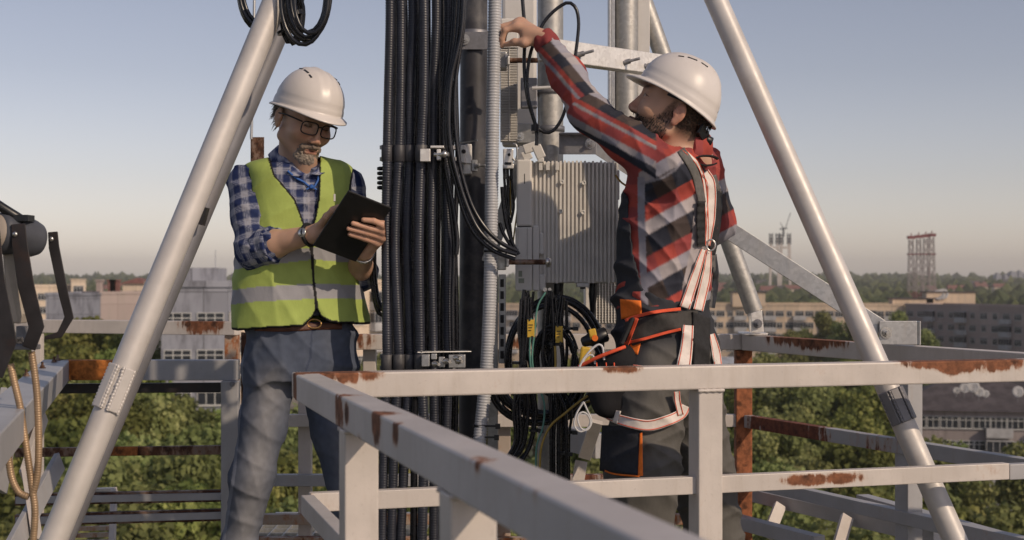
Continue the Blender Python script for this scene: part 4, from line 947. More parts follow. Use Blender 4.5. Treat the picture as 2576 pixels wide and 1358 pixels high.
for px, py in ((1413, 458), (1468, 460), (1410, 532), (1466, 534)):
    lathe(mb, at(px, py, RY+.012), (0, -1, 0), [(0, .0075), (.004, .0075), (.0045, .004), (.002, .0035)], 14)
for px in (1359, 1377, 1401): pbox(mb, px-4, 408, px+5, 428, RY-.006, .02)
mb.build('boss', M['rru_plain'], mu, bevel=.001)
mb = MB(); pbox(mb, 1299, 401, 1337, 569, RY-.012, .14); mb.build('side_cover', M['rru_plain'], mu, bevel=.006)
mb = MB(); pbox(mb, 1296, 571, 1338, 732, RY-.016, .14); pbox(mb, 1339, 567, 1356, 732, RY-.012, .05); pbox(mb, 1356, 585, 1367, 640, RY-.008, .04); pbox(mb, 1356, 690, 1372, 731, RY-.008, .04); mb.build('lower_cover', M['rru_plain'], mu, bevel=.005)
mb = MB(); pbox(mb, 1303, 573, 1324, 653, RY-.018, .003); mb.build('service_hatch', M['rru_plain'], mu, bevel=.002)
mb = MB(); pbox(mb, 1318, 437, 1320, 462, RY-.0125, .002); pbox(mb, 1302, 569.3, 1337, 570.7, RY-.0125, .004); pbox(mb, 1325.2, 573, 1326, 655, RY-.0165, .002); mb.build('seam', M['black_steel'], mu)
mb = MB(); pbox(mb, 1304, 681, 1313, 696, RY-.0175, .001); pbox(mb, 1304, 700, 1318, 712, RY-.0175, .001); mb.build('type_label', mat('label_grey_green', (.3, .33, .27), .6), mu)
mb = MB(); 
for a_, b_, w_ in [((1317, 377), (1350, 366), .018), ((1319, 380), (1330, 402), .012), ((1348, 366), (1362, 398), .022)]:
    beam(mb, at(*a_, RY+.0), at(*b_, RY+.0), .03, w_, (0, 1, 0))
pbox(mb, 1352, 396, 1368, 408, RY-.01, .05)
mb.build('handle', M['rru_plain'], mu, bevel=.003)
for px, w_, y1 in ((1404, 11, 768), (1492, 9, 775)):
    mb = MB(); tube(mb, [at(px, 712, RY+.06), at(px, 722, RY+.06), at(px-1, 740, RY+.06), at(px-2, y1, RY+.06), at(px-2, y1+25, RY+.06)], [w_*RY/F*1.25, w_*RY/F*1.2, w_*RY/F*1.25, w_*RY/F*.8, w_*RY/F*.5], 12)
    mb.build('connector', M['black_plastic'], mu)
mb = MB(); lathe(mb, at(1370, 728, RY-.0), (0, -1, 0), [(0, .007), (.01, .007)], 10); lathe(mb, at(1382, 728, RY-.0), (0, -1, 0), [(0, .006), (.01, .006)], 10); mb.build('earth_bolt', M['steel'], mu)
mb = MB(); pbox(mb, 1450, 712, 1482, 722, RY+.02, .05); mb.build('socket', M['rru_plain'], mu, bevel=.002); mb = MB(); pbox(mb, 1459, 722, 1472, 727, RY+.03, .02); mb.build('plug', M['black_plastic'], mu)
# unit behind it
mu2 = thing('radio_unit', 'second radio unit with small gridded fins peeking out behind the large one', 'radio unit', at(1515, 812, 4.98))
mb = MB(); pbox(mb, 1472, 522, 1497, 808, 4.97, .12); pbox(mb, 1497, 522, 1566, 815, 4.985, .12); mb.build('housing', M['rru'], mu2, bevel=.003)
mb = MB()
for k in range(9): pbox(mb, 1499+k*7.6, 523, 1501.2+k*7.6, 812, 4.965, .02)
for k in range(44): pbox(mb, 1498, 525+k*6.6, 1565, 527.2+k*6.6, 4.970, .0149)
tag(mb.build('cooling_fins', M['rru_plain'], mu2), 'grid of short bright fins')
mb = MB(); pbox(mb, 1551, 428, 1558, 502, 4.42, .02); tag(mb.build('white_cover_strip', M['rru_plain'], bevel=.002), 'narrow white strip standing right of the large radio unit', 'strip')
tag(cable(MB(), [(1548, 440), (1556, 452), (1566, 462), (1580, 470)], 4.3, .003).build('yellow_wire', M['gold_wire']), 'yellow wire reaching from the large unit towards the worker\'s chest', 'wire')
# flat bar from the pole to the right rear rail
fbr = thing('diagonal_bar', 'long flat steel bar sloping from the pole to the bolted plate', 'bar', at(2260, 866, 4.62))
mb = MB(); pbox(mb, 1406, 333, 1500, 388, 4.72, .008); pbox(mb, 1406, 333, 1500, 337, 4.68, .04); mb.build('bracket', M['galv_dark'], fbr, bevel=.002)
mb = MB(); bolt(mb, at(1484, 361, 4.718), (0, -1, 0), .012, .014); mb.build('bolt', M['steel'], fbr)
a_, b_ = at(1478, 350, 4.735), at(2215, 826, 4.64); dd = (b_-a_).normalized(); nn = Vector((0, -1, 0)); nn = (nn-dd*nn.dot(dd)).normalized()
mb = MB(); box(mb, (a_+b_)/2, dd*(b_-a_).length/2, dd.cross(nn)*.029, nn*.004); mb.build('bar', M['galv'], fbr, bevel=.001)
mb = MB(); pbox(mb, 2211, 807, 2306, 867, 4.62, .008); box(mb, at(2307, 837, 4.65), (.003, 0, 0), (0, .03, 0), (0, 0, .0385)); mb.build('end_plate', M['galv'], fbr, bevel=.002)
mb = MB(); bolt(mb, at(2228, 837, 4.618), (0, -1, 0), .013, .016); mb.build('bolt', M['steel'], fbr)
mb = MB(); a_, b_ = at(1322, 372, 4.7), at(1226, 660, 4.72); dd = (b_-a_).normalized(); nn = Vector((0, -1, 0)); box(mb, (a_+b_)/2, dd*(b_-a_).length/2, dd.cross(nn)*.022, nn*.004); tag(mb.build('diagonal_bar', M['galv'], bevel=.001), 'short flat bar slanting down left behind the radio unit', 'bar')
# loop cables, top
for k, (l, Yk, r_) in enumerate([([(1310, -50), (1317, 40), (1321, 80), (1318, 150), (1321, 210), (1330, 260), (1345, 310), (1350, 340), (1349, 366)], 4.43, .006),
        ([(1357, 76), (1372, 50), (1400, 22), (1430, 6), (1448, 20), (1455, 55), (1452, 100), (1446, 145), (1440, 200), (1425, 262), (1412, 300), (1392, 328), (1372, 334), (1352, 322), (1340, 290), (1328, 240), (1326, 190), (1335, 130), (1357, 76)], 4.42, .0055)]):
    tag(cable(MB(), l, Yk, r_, 0, 10).build('black_cable', M['black_cable']), ['black cable dropping behind the raised hand', 'big black cable loop beside the raised arm'][k], 'cable')
mb = MB(); lathe(mb, at(1346, 322, 4.42)-Zu*.01, (0, 0, 1), [(0, .014), (.02, .014)], 12); tag(mb.build('cable_tie', M['black_plastic']), 'black tie pinching the loop cables to the pole', 'cable tie')
# coils hung on the left stay
def coil(name, label, cx, cy, rx, ry, Y, n, r, mt='black_cable', a0=0, a1=360, spread=6, seed=1, cat='cable coil', group=None, tie=None):
    g = random.Random(seed); mb = MB(); pts = []
    for k in range(n):
        ox, oy, s = g.uniform(-spread, spread)*.5, g.uniform(-spread, spread)*.5, 1+g.uniform(-spread, spread)/rx*.5
        if a1-a0 < 360:
            pts = [at(cx+ox+rx*s*math.cos(R(a)), cy+oy+ry*s*math.sin(R(a)), Y+g.uniform(-.02, .02)*0+k*.006) for a in np.linspace(a0, a1, 22)]
            tube(mb, spline(pts, .02), r, 8); pts = []
        else:
            for a in np.linspace(0, 342, 20): pts.append(at(cx+ox+rx*s*math.cos(R(a)), cy+oy+ry*s*math.sin(R(a)), Y+k*.011+a/360.*.011))
    if pts: tube(mb, spline(pts, .02), r, 8)
    return tag(mb.build(name, M[mt]), label, cat, group)
coil('cable_coil', 'right coil of black cable hanging on the left stay pipe', 772, -10, 52, 105, 3.95, 5, .0062, seed=2, spread=22)
coil('cable_coil', 'left coil of black cable hanging on the left stay pipe', 655, -30, 52, 98, 4.1, 4, .0062, seed=3, spread=14)
coil('cable_coil', 'tight strands of cable bound against the left stay pipe', 735, 20, 18, 70, 4.02, 4, .006, seed=5, spread=12)
mb = MB(); lathe(mb, at(738, 38, 4.02), (-.35, 0, 1), [(-.006, .028), (.006, .028)], 14); lathe(mb, at(722, 78, 4.04), (-.35, 0, 1), [(-.004, .03), (.004, .03)], 14); tag(mb.build('cable_tie', M['black_plastic']), 'black ties round the coils on the left stay pipe', 'cable tie')
# coils, lower centre
coil('cable_coil', 'neat ring of thin grey-black cable in front of the lower pole', 1400, 905, 52, 82, 4.36, 6, .0042, seed=7, spread=14)
coil('cable_coil', 'wide dark cable ring behind the smaller ring', 1392, 905, 118, 152, 4.56, 5, .0075, seed=8, spread=16)
coil('cable_coil', 'heavy black cable bend under the front rail', 1360, 960, 108, 92, 4.40, 7, .0076, a0=10, a1=185, seed=9, spread=26)
coil('cable_coil', 'partly hidden black ring at the left edge of the conduits', 964, 655, 24, 125, 4.5, 3, .0075, seed=10, spread=8)
g = random.Random(12)
hang = []
for k in range(26):
    x0 = g.uniform(1310, 1345) if k % 2 else g.uniform(1370, 1425)
    y0 = g.uniform(728, 760); x1 = x0+g.uniform(-14, 14); x2 = x0+g.uniform(-22, 18); x3 = (g.uniform(1290, 1340) if k % 2 else g.uniform(1385, 1432))
    l = [(x0, y0), (x1, 830), (x2, 920), (x3+g.uniform(-8, 8), 1020), (x3, 1100), (x3+g.uniform(-12, 6) if k % 2 else x3, 1200), (x3, 1320)]
    if k % 2: l = l[:5]+[(x3-15, 1140), (x3-45-g.uniform(0, 20), 1185), (x3-75, 1230)]
    tag(cable(MB(), l, 4.37+g.uniform(-.05, .07), g.choice((.004, .005, .006)), 0, 8).build('black_cable', M['black_cable']),
        'black cable hanging under the radio unit in the %s bundle' % ('left' if k % 2 else 'right'), 'cable', 'black cables in the %s hanging bundle' % ('left' if k % 2 else 'right'))
for k, (l, mt, lb) in enumerate([([(1372, 735), (1352, 770), (1345, 830), (1338, 900), (1348, 960), (1368, 1010), (1366, 1070), (1350, 1120), (1347, 1180)], 'teal', 'green earth wire winding down in front of the pole'),
        ([(1357, 1180), (1362, 1120), (1385, 1070), (1420, 1040), (1450, 1015), (1478, 995)], 'gold_wire', 'yellow wire curving across the lower pole'),
        ([(1396, 870), (1397, 920), (1394, 960)], 'gold_wire', 'short yellow sleeve in the middle of the cable ring'),
        ([(1336, 800), (1332, 880), (1336, 940)], 'teal', 'short green wire beside the left yellow tag')]):
    tag(cable(MB(), l, 4.29, .0029 if mt == 'teal' else .0036).build('wire', M[mt]), lb, 'wire')
for px, y0, y1, lb in ((1335, 804, 848, 'left yellow tag wrapped on a cable below the unit'), (1406, 820, 862, 'right yellow tag wrapped on a cable below the unit')):
    h_ = thing('cable_tag', lb, 'tag', at(px, y1, 4.27), 'yellow cable tags'); mb = MB(); pbox(mb, px-9, y0, px+9, y1, 4.27, .006); mb.build('plate', M['yellow'], h_, bevel=.001)
    mb = MB(); pbox(mb, px-5, y0-4, px-1, y0+3, 4.268, .004); pbox(mb, px+1, y1-3, px+6, y1+5, 4.268, .004)
    for q in range(3): pbox(mb, px-6, y0+12+q*7, px+5-q*2, y0+14+q*7, 4.2685, .001)
    mb.build('tie', M['black_plastic'], h_)
for px, py in ((1432, 826), (1388, 864), (1300, 912), (1345, 1082), (1430, 1086), (1418, 1140)):
    mb = MB(); c = at(px, py, 4.34); lathe(mb, c, (0, 0, 1), [(-.004, .018), (.004, .018)], 12); abox(mb, c.x+.01, c.x+.026, 4.315, 4.325, c.z-.006, c.z+.006)
    tag(mb.build('cable_tie', M['black_plastic']), {1432: 'tie at the upper right of the small ring', 1388: 'tie inside the small ring', 1300: 'tie at the left of the wide ring', 1345: 'tie on the left bundle below the front rail', 1430: 'upper tie on the right bundle below the front rail', 1418: 'lower tie on the right bundle below the front rail'}[px], 'cable tie', 'ties on the hanging cables')

# ================================================================ floodlight, left edge
LY = 3.45
fl = thing('floodlight', 'black and grey floodlight with bent steel yokes at the left edge', 'floodlight', at(40, 880, LY))
mb = MB(); a_, b_ = at(-10, 585, LY), at(121, 606, LY+.12); dd = (b_-a_).normalized()
lathe(mb, a_, dd, [(0, .02), (.0, .047), (.012, .052), (.03, .05), (.1, .047), (.118, .04), (.13, .022), (.131, .002)], 28); mb.build('lamp_body', mat('lamp_body_grey', (.07, .075, .09), .5, 0, .15, 10, 80, .15), fl)
mb = MB(); lathe(mb, a_-dd*.001, -dd, [(0, .045), (.005, .04), (.012, .02), (.013, .002)], 28); mb.build('reflector', mat('lamp_reflector', (.5, .42, .34), .4, .2, .1, 8), fl)
mb = MB(); vs = [at(4, 620, LY+.02), at(40, 618, LY+.02), at(58, 790, LY+.03), at(48, 815, LY+.03), at(20, 810, LY+.02)]; n_ = 5
mb.add(vs+[v+Vector((0, .06, 0)) for v in vs], [(4, 3, 2, 1, 0), (5, 6, 7, 8, 9)]+[(i, (i+1) % n_, n_+(i+1) % n_, n_+i) for i in range(n_)]); mb.build('ballast_box', mat('aged_cream_case', (.42, .37, .31), .5, 0, .12, 8, 80, .1, (.25, .18, .12), .5), fl, bevel=.004)
mb = MB(); tube(mb, [at(-20, 505, LY), at(10, 525, LY), at(60, 556, LY+.02)], .012, 10); pbox(mb, 30, 540, 70, 556, LY, .05); mb.build('rear_cover', M['black_plastic'], fl)
def bent(pts, w_, Y, dy, lab):
    """flat bar bent along a picture-plane path, w_ wide px, dy deep"""
    mb = MB(); n = len(pts); L, Rr = [], []
    for i, (x, y, ww) in enumerate(pts):
        a = np.array(pts[max(i-1, 0)][:2]); b = np.array(pts[min(i+1, n-1)][:2]); t = (b-a)/np.linalg.norm(b-a); nx, ny = -t[1], t[0]
        L.append((x+nx*ww/2, y+ny*ww/2)); Rr.append((x-nx*ww/2, y-ny*ww/2))
    vs = [at(*q, Y) for q in L]+[at(*q, Y) for q in Rr]+[at(*q, Y+dy) for q in L]+[at(*q, Y+dy) for q in Rr]; fs = []
    for i in range(n-1):
        fs += [(i, i+1, n+i+1, n+i), (2*n+i, 3*n+i, 3*n+i+1, 2*n+i+1), (i, 2*n+i, 2*n+i+1, i+1), (n+i, n+i+1, 3*n+i+1, 3*n+i)]
    fs += [(0, n, 3*n, 2*n), (n-1, 3*n-1, 4*n-1, 2*n-1)]
    mb.add(vs, fs); o = mb.build('yoke_arm', M['black_steel'], fl, bevel=.002); bm = bmesh.new(); bm.from_mesh(o.data); bmesh.ops.recalc_face_normals(bm, faces=bm.faces); bm.to_mesh(o.data); bm.free(); return o
bent([(133, 583, 25), (136, 622, 27), (160, 740, 25), (174, 798, 24), (150, 842, 18), (113, 850, 9)], 0, LY+.1, .012, '')
bent([(46, 563, 36), (50, 618, 40), (66, 720, 42), (92, 822, 40), (72, 876, 36)], 0, LY-.03, .014, '')
bent([(-30, 580, 60), (-18, 700, 60), (20, 860, 46), (-12, 945, 40)], 0, LY-.12, .016, '')
mb = MB(); 
for px, py, Yb in ((38, 589, LY-.032), (129, 601, LY+.098)): lathe(mb, at(px, py, Yb), (0, -1, 0), [(0, .006), (.002, .006), (.003, .002)], 14)
mb.build('bolt', M['steel'], fl)
mb = MB(); pbox(mb, 24, 868, 86, 880, LY, .05); pbox(mb, 40, 820, 70, 868, LY+.03, .03); mb.build('mount', M['galv_dark'], fl, bevel=.002)
mb = MB(); tube(mb, [at(44+t*13, 856, LY-.02) for t in np.linspace(0, 1, 20)], lambda i: .0085 if i % 2 else .006, 10); mb.build('spring', M['steel'], fl)
for l, lb in [([(26, 915), (36, 960), (50, 1020), (60, 1085), (70, 1150), (80, 1220), (88, 1290), (80, 1400)], 'brassy flexible conduit, the middle one crossing the frame'),
              ([(79, 884), (86, 930), (93, 990), (97, 1070), (97, 1150), (93, 1200), (82, 1245)], 'brassy flexible conduit, the right one hanging from the floodlight'),
              ([(22, 1120), (23, 1160), (31, 1205), (48, 1238), (72, 1250)], 'brassy flexible conduit, the short left one')]:
    tag(corr([at(x, y, LY+.03) for x, y in l], .0092, .0062, .16, 12).build('flexible_conduit', M['gold_conduit']), lb, 'conduit', 'flexible conduits below the floodlight')
# ================================================================ people: smooth bodies and clothes from distance fields
f32 = np.float32
def rotm(yaw=0., pitch=0., roll=0.):
    """columns: right, forward, up.  yaw 0 looks at the camera, + turns to picture right; pitch + looks down"""
    f = Vector((math.sin(yaw), -math.cos(yaw), 0)); u = Vector((0, 0, 1)); x = f.cross(u)
    f2 = f*math.cos(pitch)-u*math.sin(pitch); u2 = u*math.cos(pitch)+f*math.sin(pitch)
    x2 = x*math.cos(roll)+u2*math.sin(roll); u3 = u2*math.cos(roll)-x*math.sin(roll)
    return np.array([x2[:], f2[:], u3[:]]).T
def smin(a, b, k):
    h = np.maximum(k-np.abs(a-b), 0)/k
    return np.minimum(a, b)-h*h*k*.25
def lin(a, b, t): return a+(b-a)*t
def P3(p): return np.array(p[:], float)
def d_seg(p0, p1, r0, r1=None, flat=None):
    """tapered limb; flat=(direction, factor) squashes across that direction"""
    p0, p1 = P3(p0), P3(p1); r1 = r0 if r1 is None else r1
    L2 = float(np.dot(p1-p0, p1-p0))+1e-12; d = p1-p0
    def fn(X, Y, Z):
        x, y, z = X-p0[0], Y-p0[1], Z-p0[2]
        t = np.clip((x*d[0]+y*d[1]+z*d[2])/L2, 0, 1)
        qx, qy, qz = x-d[0]*t, y-d[1]*t, z-d[2]*t
        q2 = qx*qx+qy*qy+qz*qz
        if flat is not None:
            a = flat[0]; c = qx*a[0]+qy*a[1]+qz*a[2]; q2 = q2+c*c*(flat[1]**2-1)
        return np.sqrt(q2)-(r0+(r1-r0)*t)
    r = max(r0, r1); return fn, np.minimum(p0, p1)-r, np.maximum(p0, p1)+r
def d_ell(c, r, A=None):
    c = P3(c); r = np.array(r, float); A = np.eye(3) if A is None else A
    def fn(X, Y, Z):
        x, y, z = X-c[0], Y-c[1], Z-c[2]
        q = [(x*A[0, i]+y*A[1, i]+z*A[2, i]) for i in range(3)]
        k0 = np.sqrt(sum((q[i]/r[i])**2 for i in range(3))); k1 = np.sqrt(sum((q[i]/r[i]**2)**2 for i in range(3)))+1e-9
        return k0*(k0-1)/k1
    e = np.abs(A) @ r; return fn, c-e, c+e
def d_loft(rows, yaw, ex=2.3):
    """rows: (z, cx, cy, a, b); a across, b front to back; yaw of the front"""
    rows = sorted(rows); zs = np.array([q[0] for q in rows]); T = np.array([q[1:] for q in rows])
    zz = np.linspace(zs[0], zs[-1], 200); S = np.stack([np.interp(zz, zs, T[:, i]) for i in range(4)], 1)
    ker = np.hanning(13); ker /= ker.sum()
    S = np.stack([np.convolve(np.pad(S[:, i], 6, 'edge'), ker, 'valid') for i in range(4)], 1)
    f = np.array([math.sin(yaw), -math.cos(yaw)]); s = np.array([-math.cos(yaw), -math.sin(yaw)])
    def fn(X, Y, Z):
        cx, cy, a, b = (np.interp(Z.ravel(), zz, S[:, i]).reshape(Z.shape).astype(f32) for i in range(4))
        x, y = X-cx, Y-cy; u = np.abs(x*s[0]+y*s[1])/a; v = np.abs(x*f[0]+y*f[1])/b
        k = (u**ex+v**ex)**(1/ex); d = (k-1)*np.minimum(a, b)
        dz = np.maximum(Z-zs[-1], zs[0]-Z)
        return np.maximum(d, dz)
    m = T[:, 2:].max(); return fn, np.array([T[:, 0].min()-m, T[:, 1].min()-m, zs[0]]), np.array([T[:, 0].max()+m, T[:, 1].max()+m, zs[-1]])
class Field:
    def __init__(s, lo, hi, h):
        s.lo = np.array(lo, float); s.h = h; s.n = np.ceil((np.array(hi)-s.lo)/h).astype(int)+1
        s.ax = [(s.lo[i]+np.arange(s.n[i])*h).astype(f32) for i in range(3)]; s.f = np.full(s.n, .08, f32)
    def _blk(s, lo, hi, m):
        a = np.clip(np.floor((lo-m-s.lo)/s.h).astype(int), 0, s.n-1); b = np.clip(np.ceil((hi+m-s.lo)/s.h).astype(int)+1, 1, s.n)
        if np.any(b <= a): return None
        sl = tuple(slice(a[i], b[i]) for i in range(3))
        return sl, s.ax[0][sl[0]][:, None, None], s.ax[1][sl[1]][None, :, None], s.ax[2][sl[2]][None, None, :]
    def add(s, prim, k=.015):
        fn, lo, hi = prim; q = s._blk(lo, hi, .045+k)
        if q is None: return s
        sl, X, Y, Z = q; d = fn(X, Y, Z); s.f[sl] = smin(s.f[sl], d, k); return s
    def sub(s, prim, k=.008):
        fn, lo, hi = prim; q = s._blk(lo, hi, .02+k)
        if q is None: return s
        sl, X, Y, Z = q; d = fn(X, Y, Z); s.f[sl] = -smin(-s.f[sl], d, k); return s
    def cut(s, fn):
        """remove where fn(X,Y,Z) < 0"""
        X, Y, Z = s.ax[0][:, None, None], s.ax[1][None, :, None], s.ax[2][None, None, :]
        s.f = np.maximum(s.f, -fn(X, Y, Z)).astype(f32); return s
    def disp(s, amp, scale, seed=0, aniso=(1, 1, 1), ridge=False):
        """add folds: lattice noise"""
        m = np.argwhere(np.abs(s.f) < max(.02, abs(amp)*3))
        if len(m) == 0: return s
        p = (s.lo+m*s.h)*np.array(aniso)*scale+seed*17.3
        i = np.floor(p).astype(int); t = p-i; t = t*t*(3-2*t)
        def hsh(a): 
            n_ = (a[:, 0]*374761393+a[:, 1]*668265263+a[:, 2]*2147483647+seed*912271) & 0xffffffff
            n_ = ((n_ ^ (n_ >> 13))*1274126177) & 0xffffffff; return ((n_ ^ (n_ >> 16)) & 0xffff)/65535.
        v = 0
        for dx in (0, 1):
            for dy in (0, 1):
                for dz in (0, 1):
                    w_ = (t[:, 0] if dx else 1-t[:, 0])*(t[:, 1] if dy else 1-t[:, 1])*(t[:, 2] if dz else 1-t[:, 2])
                    v = v+w_*hsh(i+np.array([dx, dy, dz]))
        if ridge: v = .5+.5*(1-np.abs(2*v-1)*2)**3 if False else .75-np.abs(2*v-1)*.9
        s.f[m[:, 0], m[:, 1], m[:, 2]] += ((v-.5)*amp).astype(f32); return s
    def folds(s, waves, amp, warp=.5, wscale=5, seed=0):
        """soft pulled creases: warped ridged waves, faded in and out"""
        m = np.argwhere(np.abs(s.f) < max(.02, abs(amp)*3))
        p = s.lo+m*s.h; rs_ = np.random.default_rng(seed); tot = 0
        def wob(p, sc_, k):
            a = rs_.normal(size=(4, 3))*sc_; ph = rs_.uniform(0, 6.28, 4); return sum(np.sin(p @ a[i]+ph[i]) for i in range(4))/4
        for d, wl, wt in waves:
            d = np.array(d, float); d /= np.linalg.norm(d); ph = p @ d*2*math.pi/wl+wob(p, wscale, 0)*warp*6.28
            rdg = (1-np.abs(np.sin(ph/2)))**2*1.6-.5; msk = np.clip(.5+1.1*wob(p, wscale*1.6, 1), 0, 1); tot = tot+rdg*msk*wt
        s.f[m[:, 0], m[:, 1], m[:, 2]] -= (tot*amp).astype(f32); return s
    def mesh(s):
        """naive surface nets"""
        f = s.f; sg = f < 0; n = s.n
        c = np.zeros(tuple(n-1), np.int8)
        for dx in (0, 1):
            for dy in (0, 1):
                for dz in (0, 1): c += sg[dx:n[0]-1+dx, dy:n[1]-1+dy, dz:n[2]-1+dz]
        act = np.argwhere((c > 0) & (c < 8)); idx = np.full(tuple(n-1), -1, np.int32); idx[act[:, 0], act[:, 1], act[:, 2]] = np.arange(len(act))
        co = [(a, b, e) for a in (0, 1) for b in (0, 1) for e in (0, 1)]
        val = {q: f[act[:, 0]+q[0], act[:, 1]+q[1], act[:, 2]+q[2]].astype(float) for q in co}
        acc = np.zeros((len(act), 3)); cnt = np.zeros(len(act))
        for q in co:
            for a in range(3):
                if q[a] == 0:
                    q2 = list(q); q2[a] = 1; v0, v1 = val[q], val[tuple(q2)]; m = (v0 < 0) != (v1 < 0)
                    t = np.where(m, v0/(v0-v1+1e-20), 0); p = np.array(q, float)[None, :].repeat(len(act), 0); p[:, a] += t
                    acc[m] += p[m]; cnt[m] += 1
        V = s.lo+(act+acc/cnt[:, None])*s.h
        Q = []
        for a in range(3):
            b, e = (a+1) % 3, (a+2) % 3
            sl0 = [slice(None)]*3; sl1 = [slice(None)]*3; sl0[a] = slice(0, n[a]-1); sl1[a] = slice(1, n[a])
            A, B = sg[tuple(sl0)], sg[tuple(sl1)]; ed = np.argwhere(A != B); ed = ed[(ed[:, b] > 0) & (ed[:, e] > 0) & (ed[:, b] < n[b]-1) & (ed[:, e] < n[e]-1)]
            def g(ob, oe):
                q = ed.copy(); q[:, b] += ob; q[:, e] += oe; return idx[q[:, 0], q[:, 1], q[:, 2]]
            quad = np.stack([g(-1, -1), g(0, -1), g(0, 0), g(-1, 0)], 1)
            ins = A[ed[:, 0], ed[:, 1], ed[:, 2]]; quad[~ins] = quad[~ins][:, ::-1]
            Q.append(quad[(quad >= 0).all(1)])
        return V, np.concatenate(Q)
def drop_bits(V, Q, frac=.02):
    """keep only the large connected pieces"""
    n = len(V); lab = np.arange(n)
    E_ = np.concatenate([Q[:, [0, 1]], Q[:, [1, 2]], Q[:, [2, 3]]])
    for _ in range(400):
        m = np.minimum(lab[E_[:, 0]], lab[E_[:, 1]]); new = lab.copy(); np.minimum.at(new, E_[:, 0], m); np.minimum.at(new, E_[:, 1], m)
        new = new[new]; new = new[new]
        if np.array_equal(new, lab): break
        lab = new
    u, inv, ct = np.unique(lab, return_inverse=True, return_counts=True); keep = (ct >= frac*n)[inv]
    mp = np.cumsum(keep)-1; Q2 = mp[Q[keep[Q].all(1)]]; return V[keep], Q2
def np_obj(name, V, Q, matl, parent, colf=None, smooth=1, soft=0):
    V, Q = drop_bits(V, Q)
    if smooth:
        nb = np.zeros((len(V), 3)); ct = np.zeros(len(V))
        for _ in range(smooth):
            nb[:] = 0; ct[:] = 0
            for a, b in ((0, 1), (1, 2), (2, 3), (3, 0)):
                np.add.at(nb, Q[:, a], V[Q[:, b]]); np.add.at(ct, Q[:, a], 1); np.add.at(nb, Q[:, b], V[Q[:, a]]); np.add.at(ct, Q[:, b], 1)
            V = V*.5+nb/np.maximum(ct, 1)[:, None]*.5
    me = bpy.data.meshes.new(name); W = V+np.array(world_inv(parent).translation)
    me.vertices.add(len(V)); me.vertices.foreach_set('co', W.astype(f32).ravel())
    me.loops.add(len(Q)*4); me.loops.foreach_set('vertex_index', Q.astype(np.int32).ravel())
    me.polygons.add(len(Q)); me.polygons.foreach_set('loop_start', np.arange(0, len(Q)*4, 4, dtype=np.int32)); me.polygons.foreach_set('loop_total', np.full(len(Q), 4, np.int32))
    me.polygons.foreach_set('use_smooth', np.ones(len(Q), bool))
    me.update(); me.validate()
    if colf is not None:
        nr = np.empty(len(V)*3, f32); me.vertices.foreach_get('normal', nr); nr = nr.reshape(-1, 3)
        c = colf(V, nr); a = me.attributes.new('col', 'FLOAT_COLOR', 'POINT')
        for _ in range(soft):
            nb = np.zeros((len(V), 3)); ct = np.zeros(len(V))
            for p_, q_ in ((0, 1), (1, 2), (2, 3), (3, 0)):
                np.add.at(nb, Q[:, p_], c[Q[:, q_]]); np.add.at(ct, Q[:, p_], 1); np.add.at(nb, Q[:, q_], c[Q[:, p_]]); np.add.at(ct, Q[:, q_], 1)
            c = c*.4+nb/np.maximum(ct, 1)[:, None]*.6
        a.data.foreach_set('color', np.concatenate([c, np.ones((len(V), 1))], 1).astype(f32).ravel())
    me.materials.append(matl); o = bpy.data.objects.new(name, me); link(o, parent)
    t = np.concatenate([Q[:, [0, 1, 2]], Q[:, [0, 2, 3]]]); o['_k'] = 1; del o['_k']
    return o, BVHTree.FromPolygons([Vector(v) for v in V], [tuple(q) for q in t.tolist()])
def pxy(V): return CX+F*V[:, 0]/V[:, 1], HY-F*V[:, 2]/V[:, 1]
def ss(x, a, b): t = np.clip((x-a)/(b-a), 0, 1); return t*t*(3-2*t)
def vnoise(V, s, seed=0):
    return np.array([mnoise.noise(Vector(v)*s+Vector((seed*7.1, 0, 0))) for v in V])
def polyd(px, py, pts):
    """distance in picture px from points to a polyline"""
    d = np.full(len(px), 1e9)
    for a, b in zip(pts, pts[1:]):
        ax, ay = a[:2]; dx, dy = b[0]-ax, b[1]-ay; t = np.clip(((px-ax)*dx+(py-ay)*dy)/(dx*dx+dy*dy+1e-9), 0, 1)
        d = np.minimum(d, np.hypot(px-ax-dx*t, py-ay-dy*t))
    return d
def inpoly(px, py, poly):
    c = np.zeros(px.shape, bool); n = len(poly); j = n-1
    for i in range(n):
        (xi, yi), (xj, yj) = poly[i], poly[j]
        c ^= ((yi > py) != (yj > py)) & (px < (xj-xi)*(py-yi)/(yj-yi+1e-12)+xi); j = i
    return c
def mixv(c, f, col): return c*(1-f[:, None])+np.array(col)*f[:, None]
def hit(bvhs, px, py, off=.003, default=4.4):
    d = Vector(((px-CX)/F, 1, -(py-HY)/F)).normalized(); best = None
    for b in bvhs:
        l, n_, i, ds = b.ray_cast(Vector((0, 0, 0)), d)
        if l is not None and (best is None or ds < best[1]): best = (l, ds, n_)
    if best is None: return at(px, py, default), Vector((0, -1, 0))
    return best[0]+(best[2]*.6-d*.4).normalized()*off if best[2].dot(d) < 0 else best[0]-d*off, (best[2] if best[2].dot(d) < 0 else -best[2])
